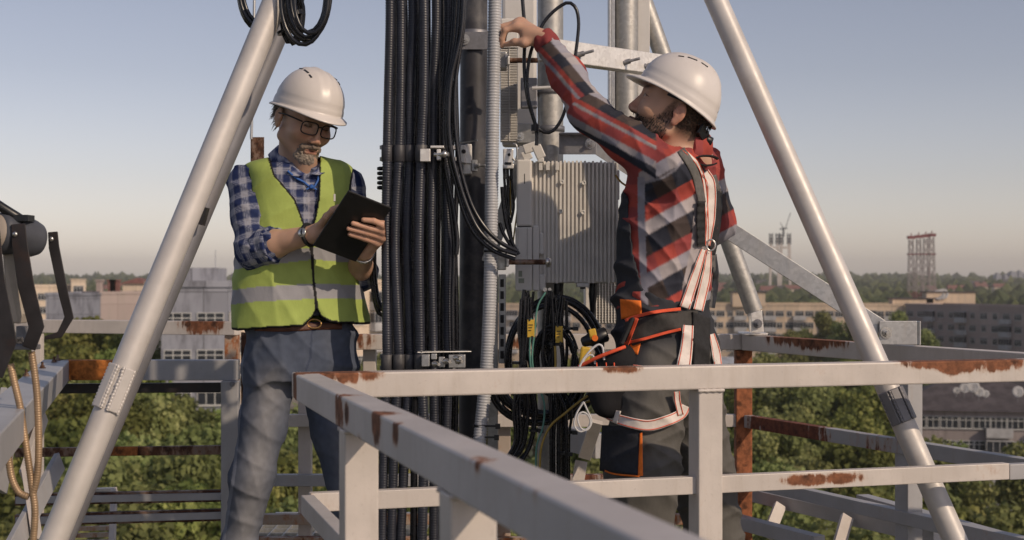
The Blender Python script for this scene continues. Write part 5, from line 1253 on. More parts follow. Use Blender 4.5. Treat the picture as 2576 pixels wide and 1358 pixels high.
def strap(name, pts, w_, bvhs, matl, parent, thick=.0025, off=.004, edge=None, default=4.4, smoothn=2, ruffle=0):
    """ribbon laid over the clothes along picture points (px, py)"""
    P = []
    pp = [Vector((p[0], p[1], 0)) for p in pts]; pp = spline(pp, 6)
    n = len(pp); ws = [w_]*n if not isinstance(w_, (list, tuple)) else list(np.interp(np.linspace(0, 1, n), np.linspace(0, 1, len(w_)), w_))
    rows = []
    for i, q in enumerate(pp):
        a, b = pp[max(i-1, 0)], pp[min(i+1, n-1)]; t = (b-a).normalized(); nn = Vector((-t.y, t.x, 0)); row = []
        for s in (-1, -.5, 0, .5, 1):
            c = q+nn*ws[i]/2*s; row.append(c)
        rows.append(row)
    dep = np.array([[hit(bvhs, c.x, c.y, off, default)[0].y for c in row] for row in rows])
    med = np.median(dep); dep = np.clip(dep, med-.25, med+.25)
    for _ in range(smoothn*3):
        d2 = np.pad(dep, 1, 'edge'); dep = np.minimum(dep, (d2[:-2, 1:-1]+d2[2:, 1:-1]+d2[1:-1, :-2]+d2[1:-1, 2:])/4)
    if ruffle: dep = dep-ruffle*(np.sin(np.arange(n)*1.9)[:, None]*.5+.5)*np.array([1, .4, 1, .5, 1])[None, :]
    mb = MB(); fr_ = [[at(c.x, c.y, dep[i][j]) for j, c in enumerate(row)] for i, row in enumerate(rows)]
    vs = [v for r in fr_ for v in r]+[v+Vector((0, thick, 0)) for r in fr_ for v in r]; m = 5; o = n*m; fs = []; mi = []
    for i in range(n-1):
        for j in range(m-1):
            a = i*m+j; fs.append((a, a+1, a+m+1, a+m)); fs.append((o+a, o+a+m, o+a+m+1, o+a+1))
        a = i*m; fs.append((a, a+m, o+a+m, o+a)); a = i*m+m-1; fs.append((a, o+a, o+a+m, a+m))
    fs += [(j, o+j, o+j+1, j+1) for j in range(m-1)]+[((n-1)*m+j, (n-1)*m+j+1, o+(n-1)*m+j+1, o+(n-1)*m+j) for j in range(m-1)]
    mb.add(vs, fs, 0, True); ob = mb.build(name, matl, parent)
    if edge is not None:
        for k_, j in enumerate((0, 4)):
            e = MB(); q = [r[j].lerp(r[2], .22)+Vector((0, -.0012, 0)) for r in fr_]; tube(e, q, .0012, 5); e.build('stitching', edge, ob)
    return ob
def patch(name, poly, bvhs, matl, parent, off=.005, thick=.006, step=7, default=4.4):
    """cloth panel laid over the clothes inside a picture polygon"""
    xs = [p[0] for p in poly]; ys = [p[1] for p in poly]; mb = MB()
    nx = max(3, int((max(xs)-min(xs))/step)); ny = max(3, int((max(ys)-min(ys))/step))
    # quad polygon: bilinear grid
    (a, b, c, d) = [Vector((*p, 0)) for p in poly]
    g_ = [[(a.lerp(b, i/nx)).lerp(d.lerp(c, i/nx), j/ny) for i in range(nx+1)] for j in range(ny+1)]
    dep = np.array([[hit(bvhs, q.x, q.y, off, default)[0].y for q in row] for row in g_]); med = np.median(dep); dep = np.clip(dep, med-.12, med+.12)
    for _ in range(5):
        d2 = np.pad(dep, 1, 'edge'); dep = np.minimum(dep, (d2[:-2, 1:-1]+d2[2:, 1:-1]+d2[1:-1, :-2]+d2[1:-1, 2:])/4)
    fr_ = [at(q.x, q.y, dep[j][i]) for j, row in enumerate(g_) for i, q in enumerate(row)]; m = nx+1; o = len(fr_)
    vs = fr_+[v+Vector((0, thick, 0)) for v in fr_]; fs = []
    for j in range(ny):
        for i in range(nx): q = j*m+i; fs += [(q, q+m, q+m+1, q+1), (o+q, o+q+1, o+q+m+1, o+q+m)]
    for i in range(nx): fs += [(i, i+1, o+i+1, o+i), (ny*m+i, o+ny*m+i, o+ny*m+i+1, ny*m+i+1)]
    for j in range(ny): fs += [(j*m, o+j*m, o+j*m+m, j*m+m), (j*m+nx, j*m+m+nx, o+j*m+m+nx, o+j*m+nx)]
    mb.add(vs, fs, 0, True); return mb.build(name, matl, parent)

def head_prims(fd, c, A, s, beard=False):
    """adds a head to a field; c centre between the eyes' height, A axes, s scale"""
    c = np.array(c[:]); 
    def w(p): return c+A @ (np.array(p)*s)
    def E(p, r, k=.012, B=None): fd.add(d_ell(w(p), np.array(r)*s, A if B is None else B), k)
    def S(a, b, r0, r1, k=.012): fd.add(d_seg(w(a), w(b), r0*s, r1*s), k)
    E((0, -.018, .038), (.075, .095, .08)); E((0, .03, -.02), (.064, .062, .088), .03); E((0, .045, .045), (.06, .042, .045), .03)
    for sx in (-1, 1):
        S((sx*.055, -.005, -.065), (sx*.018, .068, -.1), .017, .014, .025)
        E((sx*.042, .062, -.03), (.022, .024, .024), .02)
        S((sx*.010, .090, .019), (sx*.043, .078, .021), .0085, .007, .012)
    E((0, .066, -.1), (.026, .024, .02), .02)
    for sx in (-1, 1): fd.sub(d_ell(w((sx*.032, .1, .001)), np.array((.017, .017, .012))*s, A), .012)
    for sx in (-1, 1):
        E((sx*.031, .0765, .0), (.0145, .0135, .013), .003)
        S((sx*.018, .0868, .009), (sx*.044, .0815, .007), .0035, .003, .004)
    S((0, .088, .008), (0, .104, -.034), .007, .0092, .012); E((0, .1035, -.041), (.0105, .011, .0088), .008)
    for sx in (-1, 1): E((sx*.0115, .097, -.045), (.0082, .011, .0072), .008)
    S((-.02, .089, -.0695), (.02, .089, -.0695), .006, .006, .006); S((0, .096, -.0685), (0, .095, -.07), .0065, .006, .006)
    S((-.016, .089, -.081), (.016, .089, -.081), .007, .007, .006)
    fd.sub(d_seg(w((-.021, .0985, -.0755)), w((.021, .0985, -.0755)), .0022*s), .003)
    for sx in (-1, 1):
        B = A @ np.array([[math.cos(.35*sx), -math.sin(.35*sx), 0], [math.sin(.35*sx), math.cos(.35*sx), 0], [0, 0, 1]])
        E((sx*.0795, -.018, -.010), (.007, .0165, .028), .006, B); E((sx*.078, -.014, -.036), (.006, .01, .011), .006)
        fd.sub(d_ell(w((sx*.089, -.0135, -.006)), np.array((.007, .009, .017))*s, B), .004)
        E((sx*.079, -.005, -.012), (.005, .005, .008), .004)
    return w
def arm_coords(V, J):
    """nearest point on a joint chain -> distance along (m), angle around, chain distance"""
    J = [P3(j) for j in J]; best = np.full(len(V), 1e9); al = np.zeros(len(V)); an = np.zeros(len(V)); L0 = 0
    for a, b in zip(J, J[1:]):
        d = b-a; L = np.linalg.norm(d); d = d/L; t = np.clip((V-a) @ d, 0, L); q = V-a-t[:, None]*d; r = np.linalg.norm(q, axis=1)
        n1 = np.cross(d, [0, 1., 0]); n1 /= np.linalg.norm(n1)+1e-9; n2 = np.cross(d, n1)
        m = r < best; best[m] = r[m]; al[m] = (L0+t)[m]; an[m] = np.arctan2(q @ n1, q @ n2)[m]; L0 += L
    return al, an, best
def hand(fd, wrist, palm_end, side, nrm, fingers, thumb, rw=.026, rp=.03, k=.012):
    """wrist and knuckle-centre points, side = direction from index to little finger, nrm = palm thickness direction"""
    wrist, palm_end, side, nrm = P3(wrist), P3(palm_end), P3(side), P3(nrm)
    side /= np.linalg.norm(side); nrm /= np.linalg.norm(nrm)
    for s in (-1, -.33, .33, 1):
        fd.add(d_seg(wrist+side*s*.014, palm_end+side*s*.028, .015, .0125), .014)
    for pts in fingers:
        n = len(pts)-1; rr = [.0095, .0088, .008, .0068]
        for i in range(n): fd.add(d_seg(pts[i], pts[i+1], rr[i], rr[min(i+1, 3)]), .004 if i else .008)
    rr = [.014, .0115, .0098, .008]
    for i in range(len(thumb)-1): fd.add(d_seg(thumb[i], thumb[i+1], rr[i], rr[i+1]), .008)
SKIN = np.array((.58, .36, .255))
M['skin'] = vcol('skin', .5, 0, 0, .12, .35)
M['cloth'] = vcol('cotton_cloth', .85, 1, 1, 0, .15)
M['vest_cloth'] = vcol('vest_polyester', .7, 1, 1, 0, .25)
M['denim'] = vcol('denim', .85, 1, 1, 0, .15, 700)
M['hair_grey'] = mat('grey_hair', (.23, .20, .18), .6, 0, .45, 300, 500, .3)
M['hair_dark'] = mat('dark_hair', (.02, .014, .011), .6, 0, .3, 300, 500, .3)
M['lens'] = bpy.data.materials.new('spectacle_lens'); M['lens'].use_nodes = True
nt = M['lens'].node_tree; nt.nodes.clear(); o_ = nt.nodes.new('ShaderNodeOutputMaterial'); t_ = nt.nodes.new('ShaderNodeBsdfTransparent'); g_ = nt.nodes.new('ShaderNodeBsdfGlossy'); x_ = nt.nodes.new('ShaderNodeMixShader')
t_.inputs[0].default_value = (.93, .93, .95, 1); g_.inputs['Roughness'].default_value = .03; x_.inputs[0].default_value = .07
nt.links.new(t_.outputs[0], x_.inputs[1]); nt.links.new(g_.outputs[0], x_.inputs[2]); nt.links.new(x_.outputs[0], o_.inputs['Surface'])

def helmet(parent, w, A, s, label=None):
    """hard hat in head coordinates: shell with ribs, rim, peak and vents"""
    nT, nP = 72, 22; V = []; Fc = []
    def rad(th):   # th 0 = front
        f, sx = math.cos(th), math.sin(th)
        return (.104 if True else 0), (.128 if f > 0 else .118)
    zb = lambda th: .030+.018*math.cos(th)
    def shell(th, ph, inset=0.):
        a, b = rad(th); cz = math.cos(ph)**.82; z0 = zb(th)
        top = .158
        x = (a-inset)*math.sin(th)*cz; y = (b-inset)*math.cos(th)*cz; z = z0+(top-z0-inset)*math.sin(ph)**1.0
        # centre ribs along the crown
        rib = 0
        for c_, w_, h_ in ((0, .012, .0045), (.03, .006, .0025), (-.03, .006, .0025)):
            rib += h_*math.exp(-((x-c_)/w_)**2)*max(0, math.sin(ph))**1.2*(1 if y > -.09 else .3)
        r = math.sqrt(x*x+y*y+z*z)+1e-9
        groove = -.0022*math.exp(-((ph-.22)/.05)**2)
        k = 1+(rib+groove)/r
        return (x*k, y*k-.004, z*k)
    ths = [2*math.pi*i/nT for i in range(nT)]; phs = [math.pi/2*(j/nP)**1.15 for j in range(nP+1)]
    outer = [[shell(t, p) for t in ths] for p in phs]
    def rim(th, k):
        a, b = rad(th); f = max(0, math.cos(th)); back = max(0, -math.cos(th))
        ext = .007+.031*f**3+.004*back; dz = -.004*1-.010*f**3-.006*back**2+.009*(f**3)*abs(math.sin(th))*0
        x0, y0, z0 = shell(th, 0)
        e = [(0.0, 0.0), (.35, .25), (.75, .7), (1.0, 1.0), (1.0, 1.0), (.0, .8)][k]; zz = [0, 0, 0, 0, -.004, -.004][k]
        n_ = math.hypot(math.sin(th), math.cos(th))
        return (x0+math.sin(th)*ext*e[0], y0+math.cos(th)*ext*e[0]*(1.0), z0+dz*e[1]+zz)
    rows = [[shell(t, p, .004) for t in ths] for p in reversed(phs)]  # inner, top to bottom
    rows += [[rim(t, 5) for t in ths], [rim(t, 4) for t in ths], [rim(t, 3) for t in ths], [rim(t, 2) for t in ths], [rim(t, 1) for t in ths]] + outer
    vs = [Vector(w(v)) for r_ in rows for v in r_]; fs = []
    for i in range(len(rows)-1):
        for k in range(nT):
            k2 = (k+1) % nT; fs.append((i*nT+k, i*nT+k2, (i+1)*nT+k2, (i+1)*nT+k))
    mb = MB(); mb.add(vs, fs, 0, True); h_ = mb.build('helmet', M['helmet'], parent)
    bm = bmesh.new(); bm.from_mesh(h_.data); bmesh.ops.remove_doubles(bm, verts=bm.verts, dist=.0003); bmesh.ops.recalc_face_normals(bm, faces=bm.faces); bm.to_mesh(h_.data); bm.free()
    for p_ in h_.data.polygons: p_.use_smooth = True
    for sx in (-1, 1):
        for k, (yy, L) in enumerate(((.045, .008), (.012, .014), (-.025, .011))):
            # vent slots either side of the ribs
            th = math.atan2(sx*.048, yy); best = min(((math.hypot(shell(t, p)[0]-sx*.05, shell(t, p)[1]-yy), shell(t, p)) for t in np.linspace(th-.5, th+.5, 40) for p in np.linspace(.6, 1.45, 40)), key=lambda q: q[0])[1]
            b = np.array(best); nrm = b/np.linalg.norm(b); t_ = np.array((0, 1., 0)); t_ -= nrm*np.dot(t_, nrm); t_ /= np.linalg.norm(t_); q_ = np.cross(nrm, t_)
            mb = MB(); box(mb, w(b+nrm*.0004), Vector(A @ t_)*L*s, Vector(A @ q_)*.0024*s, Vector(A @ nrm)*.0012*s); mb.build('vent', M['black_plastic'], h_)
    # head band
    mb = MB(); pts = [Vector(w((.082*math.sin(t), .092*math.cos(t)-.012, .03))) for t in np.linspace(1.0, 2*math.pi-1.0, 30)]
    for a, b in zip(pts, pts[1:]): beam(mb, a, b, .003, .016*s, A[:, 2])
    mb.build('head_band', M['black_plastic'], h_)
    return h_

# ================================================================ man with the tablet (left)
LM = thing('person', 'older man in white helmet, glasses and yellow-green vest reading a tablet', 'person', (at(745, 900, 4.5).x, 4.5, -1.2))
Y0 = 4.5
sc_ = Y0/F
YAW = R(20)
fv = np.array([math.sin(YAW), -math.cos(YAW), 0])
def rowpx(py, cx, a, b, dy=0.05): return (-(py-HY)*sc_, (cx-CX)*sc_, Y0+dy, a*sc_, b*sc_)
RSH, REL, RWR = at(617, 459, 4.51), at(637, 628, 4.42), at(788, 588, 4.31)
LSH, LEL, LWR = at(874, 466, 4.60), at(903, 690, 4.60), at(915, 632, 4.36)
# tablet plane
TL, BL, BR = at(876, 478, 4.17), at(786, 617, 4.27), at(891, 634, 4.315)
ta, tb = BL-TL, BR-BL; tn = ta.cross(tb).normalized(); 
if tn.y > 0: tn = -tn
tb = tn.cross(ta).normalized()*tb.length*(1 if tn.cross(ta).dot(tb) > 0 else -1)
tb = tb.normalized()*.148; TRr = TL+tb; BRr = BL+tb
def onp(px, py, off=0.):
    d = Vector(((px-CX)/F, 1, -(py-HY)/F)); t = (TL+tn*off-Vector((0, 0, 0))).dot(tn)/d.dot(tn); return d*t
tab = thing('tablet', 'black tablet held up by the man in the vest, its back to the camera', 'tablet', (TL+BRr)/2)
mb = MB(); ctr = (TL+BRr)/2; box(mb, ctr, ta/2, tb/2, tn*.004); mb.build('case', M['tablet'], tab, bevel=.0038)
mb = MB(); box(mb, ctr-tn*.0045, ta*.46, tb*.45, tn*.0005); mb.build('screen', mat('tablet_screen', (.02, .022, .025), .1, 0, .05), tab)
mb = MB(); lathe(mb, TL+ta*.07+tb*.12+tn*.004, tn, [(0, .005), (.0008, .005)], 14); mb.build('camera_lens', M['black_plastic'], tab)
# skin: head, neck, chest core, arms, hands
HA = rotm(R(36), R(21), R(8)); HC = P3(at(767, 300, 4.5)); HS = 1.03
fd = Field(at(560, 150, 4.75)-Vector((0.0, .0, 0)), (0, 0, 0), .003) if False else Field((-1.0, 4.08, -.15), (-.38, 4.78, .68), .003)
w = head_prims(fd, HC, HA, HS); wL = w
fd.add(d_seg(w((0, -.028, -.04)), at(748, 425, 4.56), .056, .062), .03)
fd.add(d_seg(w((0, .02, -.085)), at(765, 420, 4.50), .03, .04), .03)
fd.add(d_seg(at(680, 445, 4.58), at(815, 450, 4.6), .055), .03); fd.add(d_seg(at(748, 430, 4.57), at(748, 640, 4.57), .07, .09), .03)
for a_, b_, r0, r1 in ((at(680, 445, 4.58), RSH, .045, .038), (RSH, REL, .038, .036), (REL, lin(REL, RWR, .35), .040, .042), (lin(REL, RWR, .35), RWR, .042, .026),
                       (at(815, 450, 4.6), LSH, .045, .038), (LSH, LEL, .038, .036), (LEL, lin(LEL, LWR, .35), .038, .040), (lin(LEL, LWR, .35), LWR, .039, .026)): fd.add(d_seg(a_, b_, r0, r1), .02)
# right hand behind the tablet edge, tapping the screen
pe = at(832, 562, 4.29); si = np.array((.25, -.1, .9)); 
bk = -tn
def tf(px, py, off): return onp(px, py, off)
hand(fd, RWR, pe, (-.5, .1, -.85), (0, 1, 0), [[P3(pe)+np.array((.018, .0, .022)), tf(868, 528, -.045), tf(885, 525, -.03), tf(893, 535, -.014)], [P3(pe)+np.array((.02, .005, .005)), tf(872, 548, -.05), tf(892, 550, -.04), tf(900, 560, -.03)],
     [P3(pe)+np.array((.016, .008, -.012)), tf(862, 568, -.05), tf(880, 575, -.045), tf(880, 585, -.035)], [P3(pe)+np.array((.01, .01, -.026)), tf(850, 585, -.05), tf(864, 592, -.045), tf(866, 600, -.035)]],
     [P3(RWR)+np.array((.012, -.004, .012)), tf(822, 545, -.03), tf(838, 528, -.02), tf(850, 520, -.016)])
# left hand gripping the right edge, fingers on the back
kn = [onp(963, 566, .012), onp(966, 583, .013), onp(961, 597, .013), onp(948, 610, .012)]
mid = [onp(940, 556, .0155), onp(930, 574, .0155), onp(922, 586, .0155), onp(918, 600, .015)]
tips = [onp(914, 553, .0125), onp(888, 562, .0125), onp(877, 575, .0125), onp(880, 589, .0125)]
pe = (kn[1]+kn[2])/2+Vector((.0, .02, -.0)); LWR2 = at(918, 640, 4.36)
for k_ in range(4):
    fd.add(d_seg(kn[k_], mid[k_], .0105, .0095), .006); fd.add(d_seg(mid[k_], tips[k_], .0095, .0078), .003)
    fd.add(d_seg(lin(P3(LWR), P3(LWR2), .5)+np.array(((k_-1.5)*-.006, 0, .0)), P3(kn[k_])+np.array((0, .004, 0)), .017, .0125), .012)
th = [LWR2, onp(935, 612, -.018), onp(938, 590, -.022), onp(925, 572, -.016)]
for i in range(3): fd.add(d_seg(th[i], th[i+1], (.014, .012, .0105)[i], (.012, .0105, .009)[i]), .008)
def skin_cols_L(V, n):
    L = (V-HC) @ HA/HS; c = np.tile(SKIN, (len(V), 1)); px, py = pxy(V)
    nz = vnoise(V, 40)
    c *= (1+.10*nz)[:, None]
    hd = (L[:, 2] > -.14) & (L[:, 2] < .2) & (np.abs(L[:, 0]) < .1) & (L[:, 1] > -.15) & (L[:, 1] < .14)
    fr_ = ss(L[:, 1], .0, .03)*hd
    red = np.exp(-(((np.abs(L[:, 0])-.035)/.02)**2+((L[:, 2]+.03)/.022)**2))*fr_+np.exp(-((L[:, 0]/.014)**2+((L[:, 2]+.038)/.02)**2))*fr_*ss(L[:, 1], .08, .1)
    c = mixv(c, np.clip(red*.35, 0, 1), (.52, .2, .13))
    lips = np.exp(-((L[:, 0]/.019)**4+((L[:, 2]+.0755)/.009)**2))*ss(L[:, 1], .085, .093)*hd; c = mixv(c, np.clip(lips*.8, 0, 1), (.38, .11, .09))
    mo = ss(np.abs(L[:, 0]), .026, .018)*(np.abs(L[:, 2]+.0755) < .0016)*(L[:, 1] > .085)*hd; c = mixv(c, mo*.8, (.08, .02, .015))
    brow = np.exp(-(((np.abs(L[:, 0])-.03)/.016)**4+((L[:, 2]-.024)/.005)**2))*ss(L[:, 1], .06, .075)*hd; c = mixv(c, np.clip(brow*.7, 0, 1), (.08, .055, .04))
    ey = np.hypot(np.abs(L[:, 0])-.031, (L[:, 2]+.001)*1.9); eye = (ey < .0125)*(L[:, 1] > .076)*hd*1.
    c = mixv(c, eye*.75, (.16, .085, .06)); lash = (np.abs(L[:, 2]+.0035) < .0018)*(np.abs(np.abs(L[:, 0])-.031) < .013)*(L[:, 1] > .076)*hd; c = mixv(c, lash*.8, (.03, .015, .01))
    st = ss(L[:, 2], -.035, -.06)*ss(L[:, 1], -.03, .02)*hd; c = mixv(c, st*.22, (.2, .16, .13))
    side = ss(L[:, 1], .02, -.01)*ss(L[:, 2], -.03, .01)*(np.abs(L[:, 0]) > .05)*(np.abs(L[:, 0]) < .079)*hd; c = mixv(c, side*.7, (.13, .1, .085))
    # knuckles and nails
    fg = (px > 860) & (px < 975) & (py > 540) & (py < 625); c = mixv(c, fg*.25, (.46, .18, .12))
    return c
V, Q = fd.mesh(); lbody, bvL = np_obj('body', V, Q, M['skin'], LM, skin_cols_L, 1)
# beard, moustache
def beard(parent, w, A, s, name, kind):
    C_ = w((0, 0, -.04)); fb = Field(C_-.14, C_+.14, .0028)
    if kind == 'grey':
        fb.add(d_ell(w((0, .074, -.101)), np.array((.031, .024, .027))*s, A), .01)
        for sx in (-1, 1):
            fb.add(d_seg(w((sx*.0255, .083, -.070)), w((sx*.028, .066, -.1)), .0085*s, .011*s), .012)
            fb.add(d_seg(w((sx*.002, .0985, -.0605)), w((sx*.026, .084, -.067)), .0078*s, .0075*s), .008)
        fb.disp(.005, 110, 3, (1, 1, .5)); fb.disp(.006, 260, 5)
        fb.sub(d_seg(w((-.016, .102, -.0765)), w((.016, .102, -.0765)), .0062*s), .004)
    V, Q = fb.mesh()
    def cf(V, n):
        L = (V-np.array(w((0, 0, 0)))) @ A/s; k = vnoise(V, 160)*.5+.5+.25*vnoise(V, 500, 3)
        c = np.tile(np.array((.21, .165, .135)), (len(V), 1)); lt = ss(L[:, 2], -.06, -.105)*.7; c = mixv(c, np.clip(lt, 0, 1), (.36, .31, .265)); return c*(.55+.8*k)[:, None]
    return np_obj(name, V, Q, vcol(name+'_hair', .8, 1, 0, 0, .2), parent, cf, 0)[0]
beard(LM, wL, HA, HS, 'beard', 'grey')
def tuft(mb, root, d, L, r, curl, g):
    d = np.array(d, float); d /= np.linalg.norm(d); pts = []; p = np.array(root, float); v = d.copy(); side = np.cross(d, [0, 0, 1.]); 
    for k in range(6): pts.append(Vector(p)); p = p+v*L/5; v = v+np.array((0, 0, -.22))+side*curl*math.sin(k*1.3); v /= np.linalg.norm(v)
    tube(mb, pts, [r, r, r*.85, r*.7, r*.45, r*.15], 5)
g = random.Random(5); mb = MB()
for k in range(420):
    a = g.uniform(R(100), R(262)); z = g.uniform(-.06, .045); 
    if z < -.02 and not (R(140) < a < R(225)): z = g.uniform(.0, .045)
    loc = (math.sin(a)*.0765, math.cos(a)*.092-.018, z); dr = HA @ np.array((math.sin(a)*.9, math.cos(a)*.9, -.9+g.uniform(-.4, .5)))
    tuft(mb, wL(loc), dr, g.uniform(.016, .034), .0013, g.uniform(-.5, .5), g)
tag(mb.build('hair', M['hair_grey'], LM), 'wavy grey hair at the back of the neck')
helmet(LM, wL, HA, HS)
# glasses
gl = MB()
def lensloop(sx, n=36):
    out = []
    for i in range(n):
        a = 2*math.pi*i/n; ca, sa = math.cos(a), math.sin(a); e = 2/3.6
        out.append((sx*.033+.0265*math.copysign(abs(ca)**e, ca), .105-.25*abs(sx*.033+.0265*ca)**1.3*1.2, -.004+.019*math.copysign(abs(sa)**e, sa)-.002))
    return out
for sx in (-1, 1):
    l = [Vector(wL(q)) for q in lensloop(sx)]; tube(gl, l+[l[0], l[1]], .0022, 7, cap=False)
    tube(gl, [Vector(wL((sx*.059, .094, .008))), Vector(wL((sx*.072, .078, .009))), Vector(wL((sx*.08, .01, .004))), Vector(wL((sx*.082, -.02, -.002)))], .0026, 7)
tube(gl, [Vector(wL((-.0075, .104, .002))), Vector(wL((0, .107, .005))), Vector(wL((.0075, .104, .002)))], .0024, 7)
go = gl.build('glasses', M['black_plastic'], LM)
for sx in (-1, 1):
    l = [Vector(wL(q)) for q in lensloop(sx)]; m_ = MB(); m_.add(l+[sum(l, Vector())/len(l)], [(i, (i+1) % 36, 36) for i in range(36)]); m_.build('lens', M['lens'], go)

# plaid shirt
def plaid_blue(u, v):
    """u, v in metres"""
    pu, pv = (u/.047) % 1, (v/.047) % 1
    a = ss(np.abs(pu-.5), .27, .22); b = ss(np.abs(pv-.5), .27, .22)
    c = np.tile(np.array((.022, .035, .11)), (len(u), 1)); c = mixv(c, a*.42, (.22, .24, .33)); c = mixv(c, b*.42, (.24, .26, .34)); c = mixv(c, a*b*.6, (.42, .41, .44))
    for p in (pu, pv):
        for o in (.36, .5, .64): c = mixv(c, ss(np.abs(p-o), .035, .012)*.55, (.38, .4, .5))
    return c
fs_ = Field((-1.02, 4.28, -.22), (-.38, 4.80, .42), .0038)
tors = [rowpx(404, 748, 52, 46), rowpx(410, 748, 92, 58), rowpx(418, 748, 120, 68), rowpx(434, 748, 133, 84), rowpx(500, 750, 138, 96), rowpx(600, 745, 140, 98), rowpx(700, 742, 144, 98), rowpx(790, 748, 138, 90)]
fs_.add(d_loft(tors, YAW, 2.4), .02)
for a_, b_, r0, r1 in ((RSH, lin(RSH, REL, .5), .058, .055), (lin(RSH, REL, .5), REL, .055, .052), (REL, lin(REL, RWR, .30), .055, .054), (LSH, LEL, .056, .054), (LEL, lin(LEL, LWR, .15), .054, .054)): fs_.add(d_seg(a_, b_, r0, r1), .03)
fs_.sub(d_ell(at(768, 418, 4.43), (.030, .05, .034)), .02); fs_.folds([((.5, .3, 1), .06, 1), ((-.5, .2, 1), .05, .8)], .0050, .5, 7, 15); fs_.disp(.004, 12, 2, (1, 1, 1))
V, Q = fs_.mesh()
def shirt_cols(V, n):
    a1, g1, d1 = arm_coords(V, [RSH, REL, RWR]); a2, g2, d2 = arm_coords(V, [LSH, LEL, LWR]); px, py = pxy(V)
    c = plaid_blue((px*sc_)*1.1-.01, py*sc_); c1 = plaid_blue(a1, g1*.058+.02); c2 = plaid_blue(a2, g2*.058)
    m1 = (px < 655) | (a1 > .2)*(px < 700); c[m1] = c1[m1]; m2 = px > 868; c[m2] = c2[m2]
    pl = np.abs(px-(782+(py-500)*.02)) < 9; c = mixv(c, (pl*(py > 470))*.35, (.4, .38, .42)); return c
lsh, bvS = np_obj('plaid_shirt', V, Q, M['cloth'], LM, shirt_cols, 1)
def ring(c, d, r, rt, n=26, sq=1.0):
    d = P3(d); d /= np.linalg.norm(d); a = np.cross(d, [0, 0, 1.]); a /= np.linalg.norm(a); b = np.cross(d, a); return [Vector(P3(c)+(a*math.cos(t)+b*math.sin(t)*sq)*r) for t in np.linspace(0, 2*math.pi, n)]
def cufft(c, d, r, wdt, name, parent, colf, seed=1):
    """a rolled cuff: thick lumpy band round a limb"""
    d = P3(d)/np.linalg.norm(P3(d)); c = P3(c); fb = Field(c-.1, c+.1, .0035)
    fb.add(d_seg(c-d*wdt/2, c+d*wdt/2, r, r), .004)
    fb.cut(lambda X, Y, Z: wdt/2-np.abs((X-c[0])*d[0]+(Y-c[1])*d[1]+(Z-c[2])*d[2]))
    fb.disp(.007, 60, seed); V, Q = fb.mesh(); return np_obj(name, V, Q, M['cloth'], parent, colf, 1)[0]
cufft(lin(REL, RWR, .24), RWR-REL, .0575, .055, 'cuff', lsh, lambda V, n: plaid_blue(arm_coords(V, [REL, RWR])[0]*1.0+.01, arm_coords(V, [REL, RWR])[1]*.06), 4)
# collar
def collar(parent, path, Y, wdt, cols, name='collar'):
    return None
for poly in ([(700, 366), (727, 408), (716, 441), (675, 388)], [(727, 408), (765, 438), (720, 446), (716, 441)], [(800, 402), (822, 420), (832, 440), (802, 430)]):
    pass
def cpatch(name, quads, matl, parent, thick=.004, n=8, colf=None):
    """curved cloth from 4x? control grid of world points (rows)"""
    rows = [spline(r_, (Vector(r_[0])-Vector(r_[-1])).length/12.) for r_ in quads]; m = min(len(r_) for r_ in rows); rows = [[r_[int(i*(len(r_)-1)/(m-1))] for i in range(m)] for r_ in rows]
    cols_ = [spline([r_[i] for r_ in rows], max(.003, (rows[0][i]-rows[-1][i]).length/n)) for i in range(m)]; k = min(len(c_) for c_ in cols_); G = [[c_[int(j*(len(c_)-1)/(k-1))] for c_ in cols_] for j in range(k)]
    vs = [v for r_ in G for v in r_]; o = len(vs); vs2 = [v+Vector((0, thick, 0)) for v in vs]; fs = []
    for j in range(k-1):
        for i in range(m-1): q = j*m+i; fs += [(q, q+1, q+m+1, q+m), (o+q, o+q+m, o+q+m+1, o+q+1)]
    for i in range(m-1): fs += [(i, o+i, o+i+1, i+1), ((k-1)*m+i, (k-1)*m+i+1, o+(k-1)*m+i+1, o+(k-1)*m+i)]
    for j in range(k-1): fs += [(j*m, j*m+m, o+j*m+m, o+j*m), (j*m+m-1, o+j*m+m-1, o+j*m+2*m-1, j*m+2*m-1)]
    mb = MB(); mb.add(vs+vs2, fs, 0, True); ob = mb.build(name, matl, parent)
    if colf is not None:
        A_ = np.array([v[:] for v in vs+vs2]); c = colf(A_); a = ob.data.attributes.new('col', 'FLOAT_COLOR', 'POINT'); a.data.foreach_set('color', np.concatenate([c, np.ones((len(c), 1))], 1).astype(f32).ravel())
    return ob
def flatplaid(V): px, py = pxy(V); return plaid_blue((px+py*.5)*sc_*1.3, (py-px*.5)*sc_*1.3)*1.25
tag(cpatch('collar', [[at(700, 364, 4.56), at(716, 392, 4.50), at(742, 420, 4.455), at(768, 437, 4.44)], [at(674, 388, 4.545), at(694, 418, 4.48), at(722, 430, 4.44), at(757, 441, 4.425)], [at(677, 392, 4.54), at(690, 440, 4.465), at(716, 439, 4.435), at(750, 444, 4.42)]], M['cloth'], lsh, colf=flatplaid), 'open shirt collar, left side')
tag(cpatch('collar', [[at(800, 396, 4.56), at(804, 408, 4.50), at(798, 424, 4.46), at(780, 438, 4.44)], [at(812, 402, 4.55), at(824, 424, 4.48), at(818, 434, 4.46), at(801, 440, 4.44)]], M['cloth'], lsh, colf=flatplaid), 'open shirt collar, right side')
